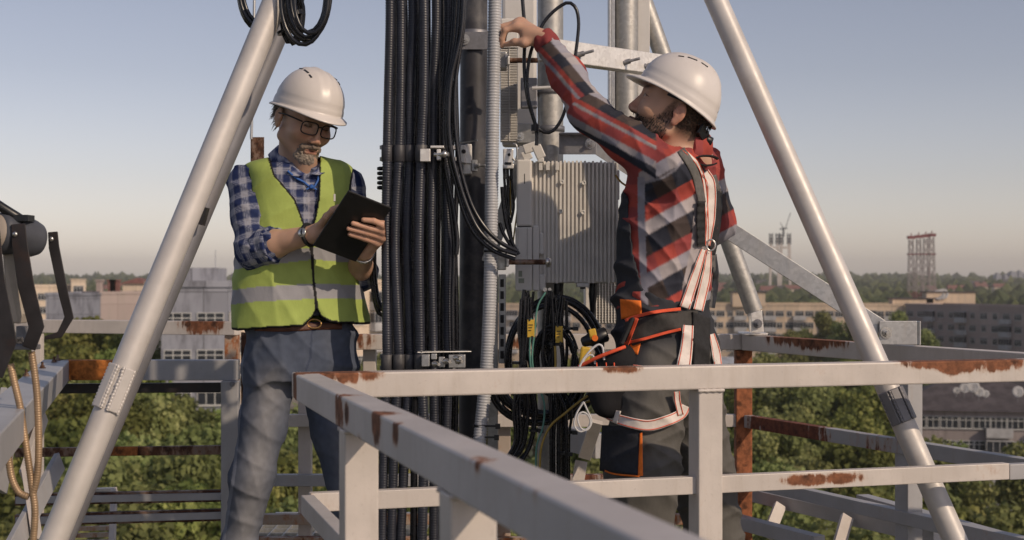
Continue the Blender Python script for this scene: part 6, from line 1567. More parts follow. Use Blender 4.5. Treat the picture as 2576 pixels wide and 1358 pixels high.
# lanyard
mb = MB(); tube(mb, [hit([bvS], x, y, .006)[0] for x, y in ((724, 431), (745, 448), (765, 459), (779, 470), (790, 470), (799, 455), (802, 440))], .0035, 8)
lathe(mb, hit([bvS], 782, 470, .01)[0], (0, -1, 0), [(-.006, .006), (.002, .008), (.006, .004)], 10)
for e in ((770, 476), (795, 478)): tube(mb, [hit([bvS], 782, 470, .008)[0], hit([bvS], *e, .008)[0]], .003, 6)
mb.build('cord', M['blue'], LM)
# vest
fv_ = Field((-1.02, 4.26, -.24), (-.38, 4.82, .42), .0038)
vt = [rowpx(388, 748, 46, 50), rowpx(396, 748, 88, 62), rowpx(404, 748, 118, 74), rowpx(414, 748, 138, 86), rowpx(432, 748, 143, 97), rowpx(500, 752, 143, 108), rowpx(600, 745, 152, 112), rowpx(700, 742, 163, 117), rowpx(832, 752, 174, 122)]
fv_.add(d_loft(vt, YAW, 2.35), .02)
fv_.folds([((1, .3, .25), .14, 1), ((-.4, .2, 1), .12, .7), ((1, .2, .7), .09, .5)], .0055, .5, 5, 21); fv_.disp(.003, 14, 8, (1, 1, .6))
Xa, Ya, Za = fv_.ax[0][:, None, None], fv_.ax[1][None, :, None], fv_.ax[2][None, None, :]
PX = (CX+F*Xa/Ya)+0*Za; PY = HY-F*Za/Ya+0*Xa; front = (Ya+0*PX) < 4.56
vneck = [(672, 380), (690, 440), (716, 470), (741, 500), (758, 545), (770, 577), (784, 578), (793, 545), (801, 500), (803, 450), (806, 395), (760, 360)]
notch = [(796, 775), (786, 795), (762, 822), (740, 860), (860, 860), (835, 815), (806, 795)]
ip = (inpoly(PX, PY, vneck) | inpoly(PX, PY, notch)) & front
# hem and armholes
hem = np.interp(PX, [570, 598, 680, 762, 830, 918], [826, 830, 824, 820, 811, 814]); ip |= PY > hem
armL = ((PX-598)/34.)**2+((PY-505)/95.)**2 < 1; ip |= armL & (PX < 660) & (PY < 560)
armR = ((PX-905)/24.)**2+((PY-500)/85.)**2 < 1; ip |= armR & (PX > 868)
fv_.f = np.where(ip, np.maximum(fv_.f, .003), fv_.f).astype(f32)
V, Q = fv_.mesh()
V_L = [(676, 396), (690, 440), (716, 470), (741, 500), (758, 545), (770, 577), (785, 640), (788, 700), (796, 776), (788, 795), (762, 820), (680, 824), (598, 830)]
V_R = [(803, 400), (803, 450), (801, 500), (793, 545), (784, 578), (785, 640), (788, 700), (797, 776), (808, 797), (835, 810), (918, 814)]
def vest_cols(V, n):
    px, py = pxy(V); c = np.tile(np.array((.39, .49, .125)), (len(V), 1)); c *= (1+.12*vnoise(V, 25, 2))[:, None]
    fr_ = n[:, 1] < .25
    lo0 = np.interp(px, [575, 640, 790, 905, 930], [731, 722, 713, 717, 720]); b = (py > lo0) & (py < lo0+np.interp(px, [575, 790, 920], [36, 38, 34]))
    up0 = np.interp(px, [575, 605, 790, 880, 900], [645, 638, 622, 628, 630]); b |= (py > up0) & (py < up0+np.interp(px, [575, 790, 920], [38, 30, 34]))
    c[b] = (.34, .34, .37)
    dd = np.minimum(polyd(px, py, V_L), polyd(px, py, V_R)); c[(dd < 3.6) & fr_] = (.012, .012, .014)
    aL = np.abs(np.sqrt(((px-598)/34.)**2+((py-505)/95.)**2)-1)*34; c[(aL < 4.5) & (py < 520) & (px < 660)] = (.012, .012, .014)
    aR = np.abs(np.sqrt(((px-905)/24.)**2+((py-500)/85.)**2)-1)*24; c[(aR < 4) & (py < 590) & (px > 860)] = (.012, .012, .014)
    c[(py > np.interp(px, [570, 598, 680, 762, 830, 918], [826, 830, 824, 820, 811, 814])-4)] = (.012, .012, .014)
    return c
lv, bvV = np_obj('reflective_vest', V, Q, M['vest_cloth'], LM, vest_cols, 1)
mb = MB(); c = hit([bvV], 841, 497, .002)[0]; box(mb, c, (.003, 0, 0), (0, .0008, 0), (0, 0, .011)); mb.build('label_tab', M['rru_plain'], lv)
# watch, wristbands
wd = (RWR-REL).normalized(); wc = lin(REL, RWR, .93)
mb = MB(); tube(mb, ring(wc, wd, .0325, 0), .0065, 8); wo_ = tag(mb.build('wristwatch', M['black_plastic'], LM), 'watch with pale face on the near wrist')
mb = MB(); nrm = (Vector((.35, -1, .3))); nrm = (nrm-wd*nrm.dot(wd)).normalized(); lathe(mb, wc+nrm*.030, nrm, [(0, .014), (.005, .0148), (.007, .013), (.0075, .001)], 20); mb.build('dial', M['steel'], wo_)
wd = (LWR-LEL).normalized(); mb = MB(); tube(mb, ring(lin(LEL, LWR, .94), wd, .031, 0), lambda i: .0052 if i % 2 else .0044, 8); tag(mb.build('bracelet', M['steel'], LM), 'metal watch strap on the hand holding the tablet')
# jeans
fj = Field((-1.02, 4.2, -1.16), (-.36, 4.86, -.1), .0043)
LH, LK, LF = at(670, 940, 4.55), at(668, 1100, 4.55), at(600, 1370, 4.6)
fj.add(d_loft([rowpx(800, 748, 138, 92), rowpx(860, 750, 142, 96), rowpx(920, 752, 146, 104), rowpx(960, 750, 138, 100)], YAW, 2.3), .03)
for a_, b_, r0, r1 in ((at(686, 915, 4.53), at(663, 1060, 4.5), .092, .072), (at(663, 1060, 4.5), at(634, 1200, 4.47), .072, .066), (at(634, 1200, 4.47), at(600, 1370, 4.5), .066, .056), (at(600, 1370, 4.5), at(560, 1640, 4.55), .056, .054),
                       (at(815, 925, 4.6), at(850, 1090, 4.58), .098, .078), (at(850, 1090, 4.58), at(886, 1290, 4.56), .078, .062), (at(890, 1290, 4.56), at(905, 1640, 4.6), .066, .058)): fj.add(d_seg(a_, b_, r0, r1), .03)
fj.folds([((.75, .2, 1), .10, 1), ((-.8, .2, 1), .085, .9), ((1, .3, .2), .07, .6)], .0042, 1.0, 5, 5); fj.disp(.008, 7, 11, (1, 1, 1.5)); fj.disp(.003, 40, 13, (1, 1, 1.3))
fj.cut(lambda X, Y, Z: np.minimum(Z+1.12, -.145-Z))
V, Q = fj.mesh()
def jean_cols(V, n):
    px, py = pxy(V); c = np.tile(np.array((.082, .10, .145)), (len(V), 1)); k = vnoise(V, 9, 4); fade = np.exp(-((px-np.interp(py, [850, 1100, 1370], [700, 660, 610]))/38.)**2)*ss(py, 880, 960)*.75+np.exp(-((px-np.interp(py, [850, 1100, 1370], [830, 870, 905]))/34.)**2)*ss(py, 900, 1000)*.6
    c = mixv(c, np.clip(fade*.7+.12*k, 0, 1), (.34, .33, .325)); c *= (1+.15*vnoise(V, 60, 6))[:, None]
    seam = polyd(px, py, [(610, 850), (605, 1000), (590, 1180), (562, 1358)]); c = mixv(c, (seam < 4)*.5, (.3, .32, .38)); c = mixv(c, (np.abs(polyd(px, py, [(785, 830), (780, 900), (770, 930)])) < 3)*.5, (.03, .04, .08))
    return c
lj, bvJ = np_obj('jeans', V, Q, M['denim'], LM, jean_cols, 1)
strap('belt', [(640, 822), (700, 824), (760, 822), (800, 819), (860, 818)], 20, [bvJ], M['leather'], LM, .004, .003, default=4.42)
mb = MB(); c = hit([bvJ], 790, 815, .010, 4.42)[0]; tube(mb, [c+Vector((.02*math.cos(t)*1.1, 0, .014*math.sin(t))) for t in np.linspace(0, 2*math.pi, 14)], .0025, 6); mb.build('belt_buckle', mat('brass_buckle', (.5, .3, .12), .35, .8), LM)
def shoe(parent, ankle, fwd, name='shoe', m_='leather'):
    a = P3(ankle); f = P3(fwd); f[2] = 0; f /= np.linalg.norm(f); fb = Field(a-.3, a+.3, .006); z = -1.195
    h0 = np.array((a[0], a[1], z+.045)); fb.add(d_seg(h0-f*.06, h0+f*.13, .042, .038, (np.array((0, 0, 1.)), 1.15)), .03); fb.add(d_seg(h0+np.array((0, 0, .01)), (a[0], a[1], z+.13), .045, .05), .03)
    fb.cut(lambda X, Y, Z: Z-(z+.0)); V, Q = fb.mesh(); return np_obj(name, V, Q, M[m_], parent, None, 1)[0]
shoe(LM, at(560, 1640, 4.55), (.1, -1, 0)); shoe(LM, at(905, 1640, 4.6), (.4, -1, 0))

# ================================================================ worker in plaid (right)
RM = thing('person', 'bearded worker in white helmet, red plaid shirt and safety harness reaching up to the mast', 'person', (at(1680, 900, 4.2).x, 4.2, -1.2))
YR = 4.2; sr = YR/F; YAWR = R(-120)
def rr_(py, cx, a, b, dy=0.03): return (-(py-HY)*sr, (cx-CX)*sr, YR+dy, a, b)
HA2 = rotm(R(-92), R(-25), R(2)); HC2 = P3(at(1693, 276, 4.16)); HS2 = 1.08
SH, EL, WR = at(1680, 430, 4.07), at(1484, 286, 4.2), at(1368, 98, 4.345)
SH2, EL2, WR2 = at(1765, 412, 4.36), at(1800, 560, 4.42), at(1650, 640, 4.5)
fd = Field((-.09, 3.95, .0), (.68, 4.62, .84), .003)
w2 = head_prims(fd, HC2, HA2, HS2)
fd.add(d_seg(w2((0, -.035, -.03)), at(1728, 400, 4.2), .060, .066), .03); fd.add(d_seg(w2((0, .01, -.07)), at(1700, 400, 4.16), .035, .045), .03)
fd.add(d_seg(at(1728, 410, 4.22), at(1700, 560, 4.22), .075, .09), .03)
for a_, b_, r0, r1 in ((at(1712, 408, 4.16), SH, .05, .045), (SH, EL, .042, .036), (EL, lin(EL, WR, .35), .037, .038), (lin(EL, WR, .35), WR, .038, .0265), (at(1735, 410, 4.26), SH2, .05, .045), (SH2, EL2, .042, .036), (EL2, WR2, .036, .026)): fd.add(d_seg(a_, b_, r0, r1), .02)
# reaching hand: palm seen edge on from the thumb side, fingers bent down, thumb forward
K0 = at(1300, 62, 4.375)   # knuckle row centre
Kn = [at(1300, 68, 4.355), at(1302, 60, 4.372), at(1306, 56, 4.389), at(1312, 56, 4.404)]
for k_, (kk, md, ds, tp) in enumerate([(Kn[0], at(1270, 76, 4.352), at(1262, 98, 4.36), at(1262, 116, 4.366)), (Kn[1], at(1264, 68, 4.374), at(1254, 92, 4.385), at(1255, 112, 4.39)),
        (Kn[2], at(1268, 66, 4.393), at(1256, 86, 4.405), at(1256, 104, 4.41)), (Kn[3], at(1277, 68, 4.41), at(1268, 86, 4.418), at(1268, 100, 4.42))]):
    fd.add(d_seg(kk, md, .0112, .0098), .008); fd.add(d_seg(md, ds, .0098, .009), .004); fd.add(d_seg(ds, tp, .009, .0072), .004)
    off = (k_-1.5)*.012; fd.add(d_seg(P3(WR)+np.array((0, off, 0)), kk, .0205, .0135), .015)
fd.add(d_seg(lin(WR, K0, .35)+Vector((0, -.01, -.012)), at(1322, 92, 4.345), .022, .018), .015)
for a_, b_, r0, r1 in ((at(1340, 100, 4.34), at(1318, 108, 4.335), .018, .014), (at(1318, 108, 4.335), at(1294, 106, 4.345), .0135, .011), (at(1294, 106, 4.345), at(1274, 112, 4.358), .0105, .008)): fd.add(d_seg(a_, b_, r0, r1), .008)
def skin_cols_R(V, n):
    L = (V-HC2) @ HA2/HS2; c = np.tile(SKIN*np.array((.95, .92, .92)), (len(V), 1)); nz = vnoise(V, 40); c *= (1+.1*nz)[:, None]
    hd = (L[:, 2] > -.145) & (np.abs(L[:, 0]) < .1) & (L[:, 1] > -.15) & (L[:, 1] < .14)
    ear = (np.abs(L[:, 0]) > .0735) & (L[:, 1] < .003); red = np.exp(-((L[:, 0]/.016)**2+((L[:, 2]+.036)/.022)**2))*ss(L[:, 1], .085, .1)*hd; c = mixv(c, np.clip(red*.5, 0, 1), (.42, .13, .09)); c = mixv(c, ear*hd*.4, (.5, .17, .12))
    lips = np.exp(-((L[:, 0]/.021)**4+((L[:, 2]+.0755)/.0095)**2))*ss(L[:, 1], .083, .09)*hd; 
    lo = np.interp(L[:, 1], [-.01, .012, .03, .06, .1], [.03, .015, -.035, -.052, -.05])
    st = ss(L[:, 2]+.008*nz, lo+.006, lo-.012)*ss(L[:, 1], -.012, .006)*hd*(~ear)
    tb_ = ss(np.abs(L[:, 0]), .040, .030)*ss(L[:, 2], -.047, -.051)*ss(L[:, 1], .07, .08)*hd; st = np.maximum(st, tb_)
    st = st*(1-.75*ss(L[:, 2], -.118, -.135)*ss(L[:, 1], .06, .02)); k = .75+.35*vnoise(V, 220, 5)
    c = mixv(c, np.clip(st*.9*k, 0, 1), (.035, .022, .018)); c = mixv(c, np.clip(lips*.85, 0, 1), (.36, .11, .09))
    brow = np.exp(-(((np.abs(L[:, 0])-.031)/.019)**4+((L[:, 2]-.025)/.0065)**2))*ss(L[:, 1], .055, .07)*hd; c = mixv(c, np.clip(brow, 0, 1)*.93, (.015, .01, .008))
    ey = np.hypot((np.abs(L[:, 0])-.031)/.0125, (L[:, 2]+.0005)/.0052); eye = (ey < 1)*(L[:, 1] > .077)*hd*1.; c = mixv(c, eye*.8, (.42, .36, .32))
    ir = (np.hypot(np.abs(L[:, 0])-.033, L[:, 2]-.0005) < .0048)*(L[:, 1] > .083)*hd; c = mixv(c, ir*.95, (.02, .018, .015)); lash = (np.abs(ey-1.1) < .16)*(L[:, 1] > .076)*(L[:, 2] > -.001)*hd; c = mixv(c, lash*.8, (.02, .012, .01))
    hb = ss(L[:, 1], -.005, -.03)*ss(L[:, 2], -.075, -.04)*(~ear)*hd; c = mixv(c, np.clip(hb*(.9+.2*vnoise(V, 200, 4)), 0, 1), (.018, .013, .01)); return c
V, Q = fd.mesh(); rbody, bvRB = np_obj('body', V, Q, M['skin'], RM, skin_cols_R, 1)
helmet(RM, lambda p: HC2+HA2 @ (np.array(p)*1.03), HA2, 1.03)
g = random.Random(8); mb = MB()
for k in range(300):
    a = g.uniform(R(105), R(255)); z = g.uniform(-.02, .035); loc = (math.sin(a)*.075, math.cos(a)*.093-.018, z)
    tuft(mb, w2(loc), HA2 @ np.array((math.sin(a)*.7, math.cos(a)*.7, -.9)), g.uniform(.005, .010), .0011, g.uniform(-.2, .2), g)
for k in range(900):
    # short beard bristles along jaw, chin and lip
    t = g.uniform(-1, 1); sx = 1 if t > 0 else -1; q = abs(t)
    y = .094-.1*q**1.2; x = sx*(.012+.055*q**.75); z = g.uniform(-.108, -.05+.05*q**2)+(.0 if q > .3 else -.02*g.random())
    l_, n_, i_, d_ = bvRB.find_nearest(Vector(w2((x, y, z))))
    if l_ is None or d_ > .02: continue
    tuft(mb, l_-n_*.001, P3(n_)*.5+HA2 @ np.array((0, .1, -1.)), g.uniform(.005, .011), .0011, g.uniform(-.3, .3), g)
tag(mb.build('hair', M['hair_dark'], RM), 'short dark hair and beard')
mb = MB(); beam(mb, w2((-.06, -.085, -.02)), w2((0, -.115, -.035)), .006, .03, HA2[:, 2]); beam(mb, w2((0, -.115, -.035)), w2((.06, -.085, -.02)), .006, .03, HA2[:, 2]); lathe(mb, w2((0, -.116, -.036)), -HA2[:, 1], [(0, .014), (.016, .014), (.018, .01)], 14)
mb.build('helmet_ratchet', M['black_plastic'], RM)
RED, DRED, LG, MG, BK_, BR_ = [np.array(q) for q in ((.40, .075, .06), (.23, .05, .05), (.43, .39, .40), (.27, .26, .30), (.032, .035, .05), (.11, .085, .08))]
def pick(cond, a, b): return np.where(cond[:, None], a, b)
def torso_plaid(px, py):
    wv = (py+.55*(px-1678)-432) % 132; k = ((px-.35*py+900)/58.).astype(int) % 2 == 0
    return pick(wv < 54, pick(k, BK_, BR_*.6), pick(wv < 95, pick(k, RED, DRED*1.3), pick(k, LG, MG*1.25)))
def sleeve_plaid(V):
    px, py = pxy(V); a, g_, r = arm_coords(V, [WR, EL, SH]); 
    J = [(1368, 98), (1484, 286), (1680, 430)]; cxp = np.zeros(len(px))
    # signed offset from the arm line, up-right side negative
    L = [math.hypot(J[1][0]-J[0][0], J[1][1]-J[0][1])]
    s1 = ((px-J[0][0])*(J[1][1]-J[0][1])-(py-J[0][1])*(J[1][0]-J[0][0]))/math.hypot(J[1][0]-J[0][0], J[1][1]-J[0][1])
    s2 = ((px-J[1][0])*(J[2][1]-J[1][1])-(py-J[1][1])*(J[2][0]-J[1][0]))/math.hypot(J[2][0]-J[1][0], J[2][1]-J[1][1])
    v = -np.where(a < .287, s1, s2)/48.
    vp = v+2.4*(np.clip(a, .0, .6)-.12); k = ((a+.02)/.062).astype(int) % 2 == 0
    c = pick(vp < -.85, pick(k, RED, DRED), pick(vp < -.4, pick(k, LG, MG*1.3), pick(vp < .15, pick(k, BK_, BR_*.8), pick(vp < .4, pick(k, DRED*1.3, RED), pick(vp < .58, pick(k, MG, LG*.8), pick(vp < 1.12, pick(k, RED, DRED*1.5), pick(vp < 1.45, pick(k, LG, MG), pick(vp < 1.9, BK_, DRED))))))))
    return c, a
fs_ = Field((-.09, 3.9, -.14), (.70, 4.68, .80), .0034)
TR_ = [rr_(346, 1735, .05, .05), rr_(362, 1730, .075, .065), rr_(378, 1722, .12, .085), rr_(400, 1712, .165, .10), rr_(430, 1702, .178, .114), rr_(480, 1694, .182, .124), rr_(560, 1686, .180, .127), rr_(650, 1680, .175, .126), rr_(720, 1674, .170, .123), rr_(775, 1670, .17, .118)]
fs_.add(d_loft(TR_, YAWR, 2.35), .02)
m1, m2 = lin(SH, EL, .5), lin(EL, WR, .5)
for a_, b_, r0, r1 in ((SH, m1, .066, .058), (m1, EL, .058, .053), (EL, m2, .053, .047), (m2, lin(EL, WR, .93), .047, .037), (SH2, EL2, .062, .055), (EL2, WR2, .055, .045)): fs_.add(d_seg(a_, b_, r0, r1), .045)
fs_.folds([((1, .3, .9), .065, 1), ((-.3, .2, 1), .055, .8), ((1, .2, .1), .075, .6)], .0055, .5, 7, 12); fs_.disp(.006, 9, 22, (1, 1, 1))
cp2, cd2 = P3(lin(EL, WR, .90)), P3((WR-EL).normalized()); fs_.cut(lambda X, Y, Z: np.where((X < .2), -((X-cp2[0])*cd2[0]+(Y-cp2[1])*cd2[1]+(Z-cp2[2])*cd2[2]), 1))
V, Q = fs_.mesh()
def rshirt_cols(V, n):
    px, py = pxy(V); c = torso_plaid(px, py); 
    panel = px < np.interp(py, [440, 560, 740], [1606, 1607, 1612]); k = (py/58).astype(int) % 2 == 0; c = np.where(panel[:, None], pick(k, RED, DRED*1.2), c)
    st = np.abs(px-np.interp(py, [440, 560, 740], [1612, 1613, 1620])) < 9; c[st & (py > 445)] = MG*1.2
    hemb = (px > np.interp(py, [500, 620, 720], [1748, 1738, 1716])) & (px < np.interp(py, [500, 620, 720], [1764, 1758, 1742])) & (py > 500); c[hemb] = LG*.95
    cs, a = sleeve_plaid(V); aa, g_, r = arm_coords(V, [WR, EL, SH]); slv = (r < .1) & ((px < 1650) | (aa < .47)) & (py < 345+(px-1480)*.62) ; c = np.where(slv[:, None], cs, c)
    seam = polyd(px, py, [(1722, 395), (1700, 425), (1665, 448), (1612, 462)]) < 3; c[seam] = MG; yoke = (py < np.interp(px, [1650, 1720, 1790], [372, 378, 440])) & ~slv; c = np.where(yoke[:, None], pick(((px/30).astype(int) % 2 == 0), RED, DRED*1.3), c)
    return c
rsh, bvRS = np_obj('plaid_shirt', V, Q, M['cloth'], RM, rshirt_cols, 1, 1)
def cuff_cols(V, n):
    a, g_, r = arm_coords(V, [EL, WR]); c = np.tile(DRED*1.2, (len(V), 1)); c[a < .262] = MG*1.3; return c
cufft(lin(EL, WR, .945), WR-EL, .0385, .05, 'cuff', rsh, cuff_cols, 9)
# collar
fb = Field(P3(at(1732, 352, 4.2))-.13, P3(at(1732, 352, 4.2))+.13, .0035); c0, c1 = P3(at(1726, 372, 4.2)), P3(w2((0, -.05, -.085)))
c1 = c0+(c1-c0)/np.linalg.norm(c1-c0)*.052; fb.add(d_seg(c0, c1, .078, .070), .004); dd_ = (c1-c0)/np.linalg.norm(c1-c0)
fb.cut(lambda X, Y, Z: (c1[0]-X)*dd_[0]+(c1[1]-Y)*dd_[1]+(c1[2]-Z)*dd_[2]); fb.disp(.005, 40, 6); V, Q = fb.mesh()
np_obj('collar', V, Q, M['cloth'], rsh, lambda V, n: pick(((pxy(V)[0]/26).astype(int) % 2 == 0), RED, DRED*1.5), 1)
# overalls
fo_ = Field((.12, 3.8, -1.16), (.82, 4.72, .30), .005)
TO = [rr_(440, 1700, .183, .119), rr_(480, 1694, .188, .133), rr_(560, 1686, .187, .136), rr_(650, 1680, .182, .135), rr_(720, 1674, .178, .132), rr_(775, 1670, .178, .128), rr_(815, 1674, .183, .132), rr_(870, 1682, .19, .143), rr_(930, 1682, .19, .14), rr_(960, 1680, .18, .12)]
fo_.add(d_loft(TO, YAWR, 2.35), .03)
X_, Y_, Z_ = fo_.ax[0][:, None, None], fo_.ax[1][None, :, None], fo_.ax[2][None, None, :]; PX = (CX+F*X_/Y_)+0*Z_; PY = HY-F*Z_/Y_+0*X_
LH_, LK_, LF_ = at(1636, 950, 4.13), at(1612, 1190, 4.08), at(1600, 1660, 4.12); RH_, RK_, RF_ = at(1722, 950, 4.28), at(1772, 1210, 4.3), at(1850, 1640, 4.38)
for a_, b_, r0, r1 in ((LH_, LK_, .116, .104), (LK_, LF_, .104, .085), (RH_, RK_, .112, .095), (RK_, at(1800, 1360, 4.32), .095, .085), (at(1800, 1360, 4.32), RF_, .085, .075)): fo_.add(d_seg(a_, b_, r0, r1), .04)
fo_.folds([((.6, .2, 1), .09, 1), ((-.5, .2, 1), .075, .9), ((1, .2, .3), .11, .5)], .008, .55, 6, 7); fo_.disp(.008, 7, 31, (1, 1, 1.5)); fo_.cut(lambda X, Y, Z: Z+1.12)
keep = (PX < np.interp(PY, [470, 495, 631, 722, 748], [1560, 1578, 1591, 1613, 1660])) | (PY > np.interp(PX, [1600, 1655, 1720, 1800], [742, 748, 762, 752]))
fo_.f = np.where(keep, fo_.f, np.maximum(fo_.f, .004)).astype(f32)
V, Q = fo_.mesh()
def ov_cols(V, n):
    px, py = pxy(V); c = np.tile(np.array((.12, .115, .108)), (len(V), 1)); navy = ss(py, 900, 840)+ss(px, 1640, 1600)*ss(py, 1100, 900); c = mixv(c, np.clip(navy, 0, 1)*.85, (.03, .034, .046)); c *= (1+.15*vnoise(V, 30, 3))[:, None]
    return c
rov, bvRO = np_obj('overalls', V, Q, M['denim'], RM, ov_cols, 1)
BV = [bvRS, bvRO]
shoe(RM, (LF_.x, LF_.y, 0), (-1, -.1, 0), 'shoe', 'black_cloth'); shoe(RM, (RF_.x, RF_.y, 0), (-1, .4, 0), 'shoe', 'black_cloth')
patch('orange_flap', [(1559, 752), (1612, 756), (1614, 790), (1562, 803)], BV, M['orange'], rov, .006, .004)
patch('orange_pocket', [(1590, 850), (1616, 846), (1604, 892), (1580, 886)], BV, M['orange'], rov, .008, .004)
patch('thigh_pocket', [(1514, 1070), (1612, 1072), (1610, 1196), (1508, 1184)], BV, mat('navy_pocket_cloth', (.02, .022, .03), .85, 0, .2, 60, 500, .3), rov, .014, .012)
patch('orange_piping', [(1609, 1090), (1615, 1088), (1617, 1196), (1604, 1198)], BV, M['orange'], rov, .016, .006); strap('orange_piping', [(1512, 1180), (1545, 1192), (1608, 1198)], 4, BV, M['orange'], rov, .003, .016)
# harness
hn = bpy.data.objects.new('harness', None); link(hn, RM); tag(hn, 'white and black full body harness with orange stitching')
WW, RE, BC, GC = M['white_web'], M['red_edge'], M['black_cloth'], M['grey_cloth']
strap('shoulder_strap', [(1712, 376), (1740, 418), (1757, 466), (1765, 510)], 21, BV, GC, hn, .003, .006)
strap('shoulder_strap', [(1717, 374), (1751, 408), (1770, 453), (1777, 534), (1777, 618)], 9, BV, WW, hn, .003, .009, RE)
strap('shoulder_strap', [(1772, 432), (1788, 463), (1788, 534), (1779, 618)], [22, 24, 24, 14], BV, WW, hn, .003, .012, RE)
strap('elastic_sleeve', [(1764, 506), (1762, 560), (1764, 620)], 20, BV, BC, hn, .006, .012, ruffle=.012)
strap('elastic_sleeve', [(1808, 480), (1806, 545), (1796, 610), (1790, 640)], 18, BV, BC, hn, .006, .010, ruffle=.012)
strap('side_strap', [(1796, 440), (1808, 480), (1812, 520)], 10, BV, GC, hn, .003, .008)
strap('back_strap', [(1770, 628), (1750, 690), (1722, 774)], [14, 24, 27], BV, WW, hn, .003, .012, RE)
strap('back_strap', [(1783, 628), (1777, 690), (1756, 780)], [14, 25, 26], BV, WW, hn, .003, .015, RE)
strap('side_strap', [(1768, 640), (1742, 700), (1712, 774)], 9, BV, BC, hn, .003, .009); strap('side_strap', [(1794, 640), (1800, 700), (1790, 774)], 16, BV, GC, hn, .003, .008)
mb = MB(); c = hit(BV, 1777, 618, .018)[0]; tube(mb, [c+Vector((.013*math.cos(t), 0, .016*math.sin(t))) for t in np.linspace(0, 2*math.pi, 18)], .0028, 8); mb.build('d_ring', M['steel'], hn)
mb = MB(); c = hit(BV, 1766, 414, .022)[0]; pr = [(c.x+.030*math.cos(t)*1.2, c.z+.014*math.sin(t)) for t in np.linspace(.3, 2*math.pi-.6, 18)]
for a_, b_ in zip(pr, pr[1:]): beam(mb, (a_[0], c.y, a_[1]), (b_[0], c.y, b_[1]), .035, .004, (0, 1, 0) if False else (0, 0, 1.001))
mb.build('webbing_loop', BC, hn)
BC2 = mat('belt_webbing', (.045, .042, .04), .85, 0, .2, 60, 600, .4)
strap('waist_belt', [(1578, 842), (1610, 832), (1660, 815), (1712, 806), (1756, 802)], [62, 58, 50, 46, 44], BV, BC2, hn, .010, .010)
strap('belt_piping', [(1572, 806), (1600, 796), (1650, 784), (1712, 777)], 8, BV, M['red_edge'], hn, .004, .024); strap('belt_piping', [(1570, 864), (1620, 852), (1670, 838), (1712, 828)], 7, BV, M['red_edge'], hn, .004, .024)
strap('belt_piping', [(1602, 800), (1590, 832), (1576, 868)], 9, BV, M['red_edge'], hn, .004, .028)
patch('belt_pad', [(1742, 784), (1787, 800), (1784, 924), (1744, 922)], BV, BC, hn, .022, .010)
strap('leg_strap', [(1731, 818), (1727, 870), (1718, 930)], [27, 31, 38], BV, WW, hn, .003, .018, RE); strap('leg_strap', [(1790, 840), (1800, 880), (1806, 925), (1806, 960)], [14, 22, 22, 18], BV, WW, hn, .003, .01, RE)
strap('leg_strap', [(1592, 922), (1640, 926), (1700, 927)], 10, BV, WW, hn, .003, .02, RE)
strap('thigh_strap', [(1522, 1040), (1560, 1056), (1625, 1070), (1672, 1060), (1712, 1042), (1724, 1020)], [22, 26, 28, 28, 27, 26], BV, WW, hn, .003, .024, RE)
strap('thigh_strap', [(1712, 1044), (1704, 1010), (1702, 985)], 16, BV, WW, hn, .003, .028, RE)
patch('strap_keeper', [(1549, 1032), (1562, 1034), (1552, 1066), (1540, 1062)], BV, WW, hn, .03, .004)
mb = MB(); a_, b_ = at(1790, 1062, 4.12), at(1806, 1104, 4.12); beam(mb, a_, b_, .004, .026, (0, 1, 0)); beam(mb, b_, b_+(b_-a_)*.02, .004, .026, (0, 1, 0)); mb.build('loose_strap_end', WW, hn)
# tool pouch with drill, hung on the belt in front
pt = thing('tool_pouch', 'black tool pouch with red top edge hanging at the worker\'s hip', 'pouch', at(1515, 1060, 4.05))
pf = Field(P3(at(1530, 970, 4.06))-.2, P3(at(1530, 970, 4.06))+.2, .005)
pf.add(d_seg(at(1484, 930, 4.08), at(1560, 905, 4.06), .032, .04), .03); pf.add(d_seg(at(1500, 950, 4.08), at(1522, 1020, 4.06), .042, .036), .04); pf.add(d_seg(at(1555, 915, 4.06), at(1560, 1020, 4.08), .045, .036), .04)
A4, A5 = at(1455, 923, 4.06), at(1572, 873, 4.04)
def abv(X, Y, Z): return (A4.z+(X-A4.x)*(A5.z-A4.z)/(A5.x-A4.x))-Z
pf.cut(abv); pf.disp(.010, 16, 3, (1, 1, 1), True); V, Q = pf.mesh(); po, bvP = np_obj('pouch_body', V, Q, vcol('pouch_cloth', .85, 1, 1, 0, .15), pt, lambda V, n: np.tile(np.array((.018, .018, .021)), (len(V), 1)), 1)
mb = MB(); tube(mb, spline([at(1456, 922, 4.035), at(1500, 900, 4.01), at(1545, 882, 4.0), at(1572, 872, 4.01)], .01), .0052, 8); mb.build('red_rim', M['red_edge'], pt)
mb = MB(); 
for px in (1500, 1524, 1544): tube(mb, [at(px, 912, 4.005), at(px+1, 926, 4.0)], .002, 5)
mb.build('bartack', M['red_edge'], pt)
mb = MB(); beam(mb, at(1560, 868, 4.04), at(1590, 800, 4.05), .01, .06, (0, 1, 0)); mb.build('hanger', M['black_cloth'], pt, bevel=.004)
dr = thing('cordless_drill', 'yellow and black cordless drill standing in the tool pouch', 'drill', at(1485, 900, 4.1))
mb = MB(); lathe(mb, at(1462, 862, 4.12), (1, 0, .35), [(0, .008), (.004, .014), (.02, .017), (.03, .022), (.075, .022), (.08, .016)], 16); mb.build('body', M['black_plastic'], dr)
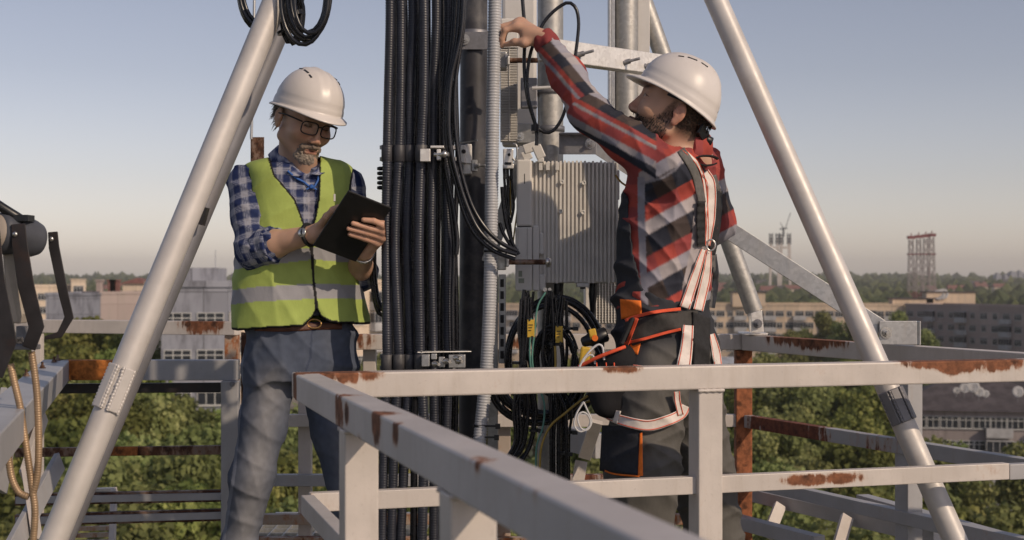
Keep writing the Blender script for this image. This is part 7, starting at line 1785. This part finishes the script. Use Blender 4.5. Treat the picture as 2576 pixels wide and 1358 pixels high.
mb = MB(); beam(mb, at(1474, 872, 4.1), at(1468, 925, 4.1), .03, .016, (0, 1, 0)); mb.build('grip', M['yellow'], dr, bevel=.006)
mb = MB(); beam(mb, at(1482, 842, 4.095), at(1500, 838, 4.095), .03, .006, (0, 1, 0)); mb.build('collar', M['yellow'], dr, bevel=.004); mb = MB(); lathe(mb, at(1496, 850, 4.09), (0, -1, 0), [(0, .009), (.006, .009)], 12); mb.build('badge', M['orange'], dr)
mb = MB(); tube(mb, ppath([(1454, 930), (1466, 905), (1486, 880), (1505, 866), (1515, 872), (1518, 895), (1519, 905)], 4.02, .008), .0032, 7); tube(mb, ppath([(1458, 925), (1474, 898), (1488, 892), (1494, 900), (1496, 915)], 4.03, .008), .0028, 7)
tag(mb.build('cord', M['white_cord']), 'pale grey cord loops sticking out of the tool pouch', 'cord')
mb = MB(); tube(mb, ppath([(1468, 1010), (1450, 1040), (1444, 1070), (1460, 1086), (1484, 1070), (1480, 1046), (1464, 1036), (1452, 1050), (1460, 1076), (1476, 1082), (1488, 1060), (1476, 1030), (1468, 1012)], 4.05, .008), .0028, 7)
tag(mb.build('cord', M['white_cord']), 'knotted pale cord dangling below the tool pouch', 'cord')
mb = MB(); beam(mb, at(1440, 1024, 4.45), at(1530, 990, 4.35), .006, .012, (0, 1, 0)); tag(mb.build('yellow_strap', M['gold_wire']), 'short yellow strap behind the knotted cord', 'strap')
# ================================================================ haze
mb = MB(); abox(mb, -2600, 2600, -60, 5200, GZ-12, 62)
m = bpy.data.materials.new('haze_air'); m.use_nodes = True; nt = m.node_tree; nt.nodes.clear()
o_ = nt.nodes.new('ShaderNodeOutputMaterial'); v_ = nt.nodes.new('ShaderNodeVolumePrincipled')
v_.inputs['Color'].default_value = (.93, .91, .92, 1); v_.inputs['Density'].default_value = .00013; v_.inputs['Anisotropy'].default_value = .1
nt.links.new(v_.outputs[0], o_.inputs['Volume'])
o = mb.build('haze', m); tag(o, 'pale even haze over the city', kind='stuff')
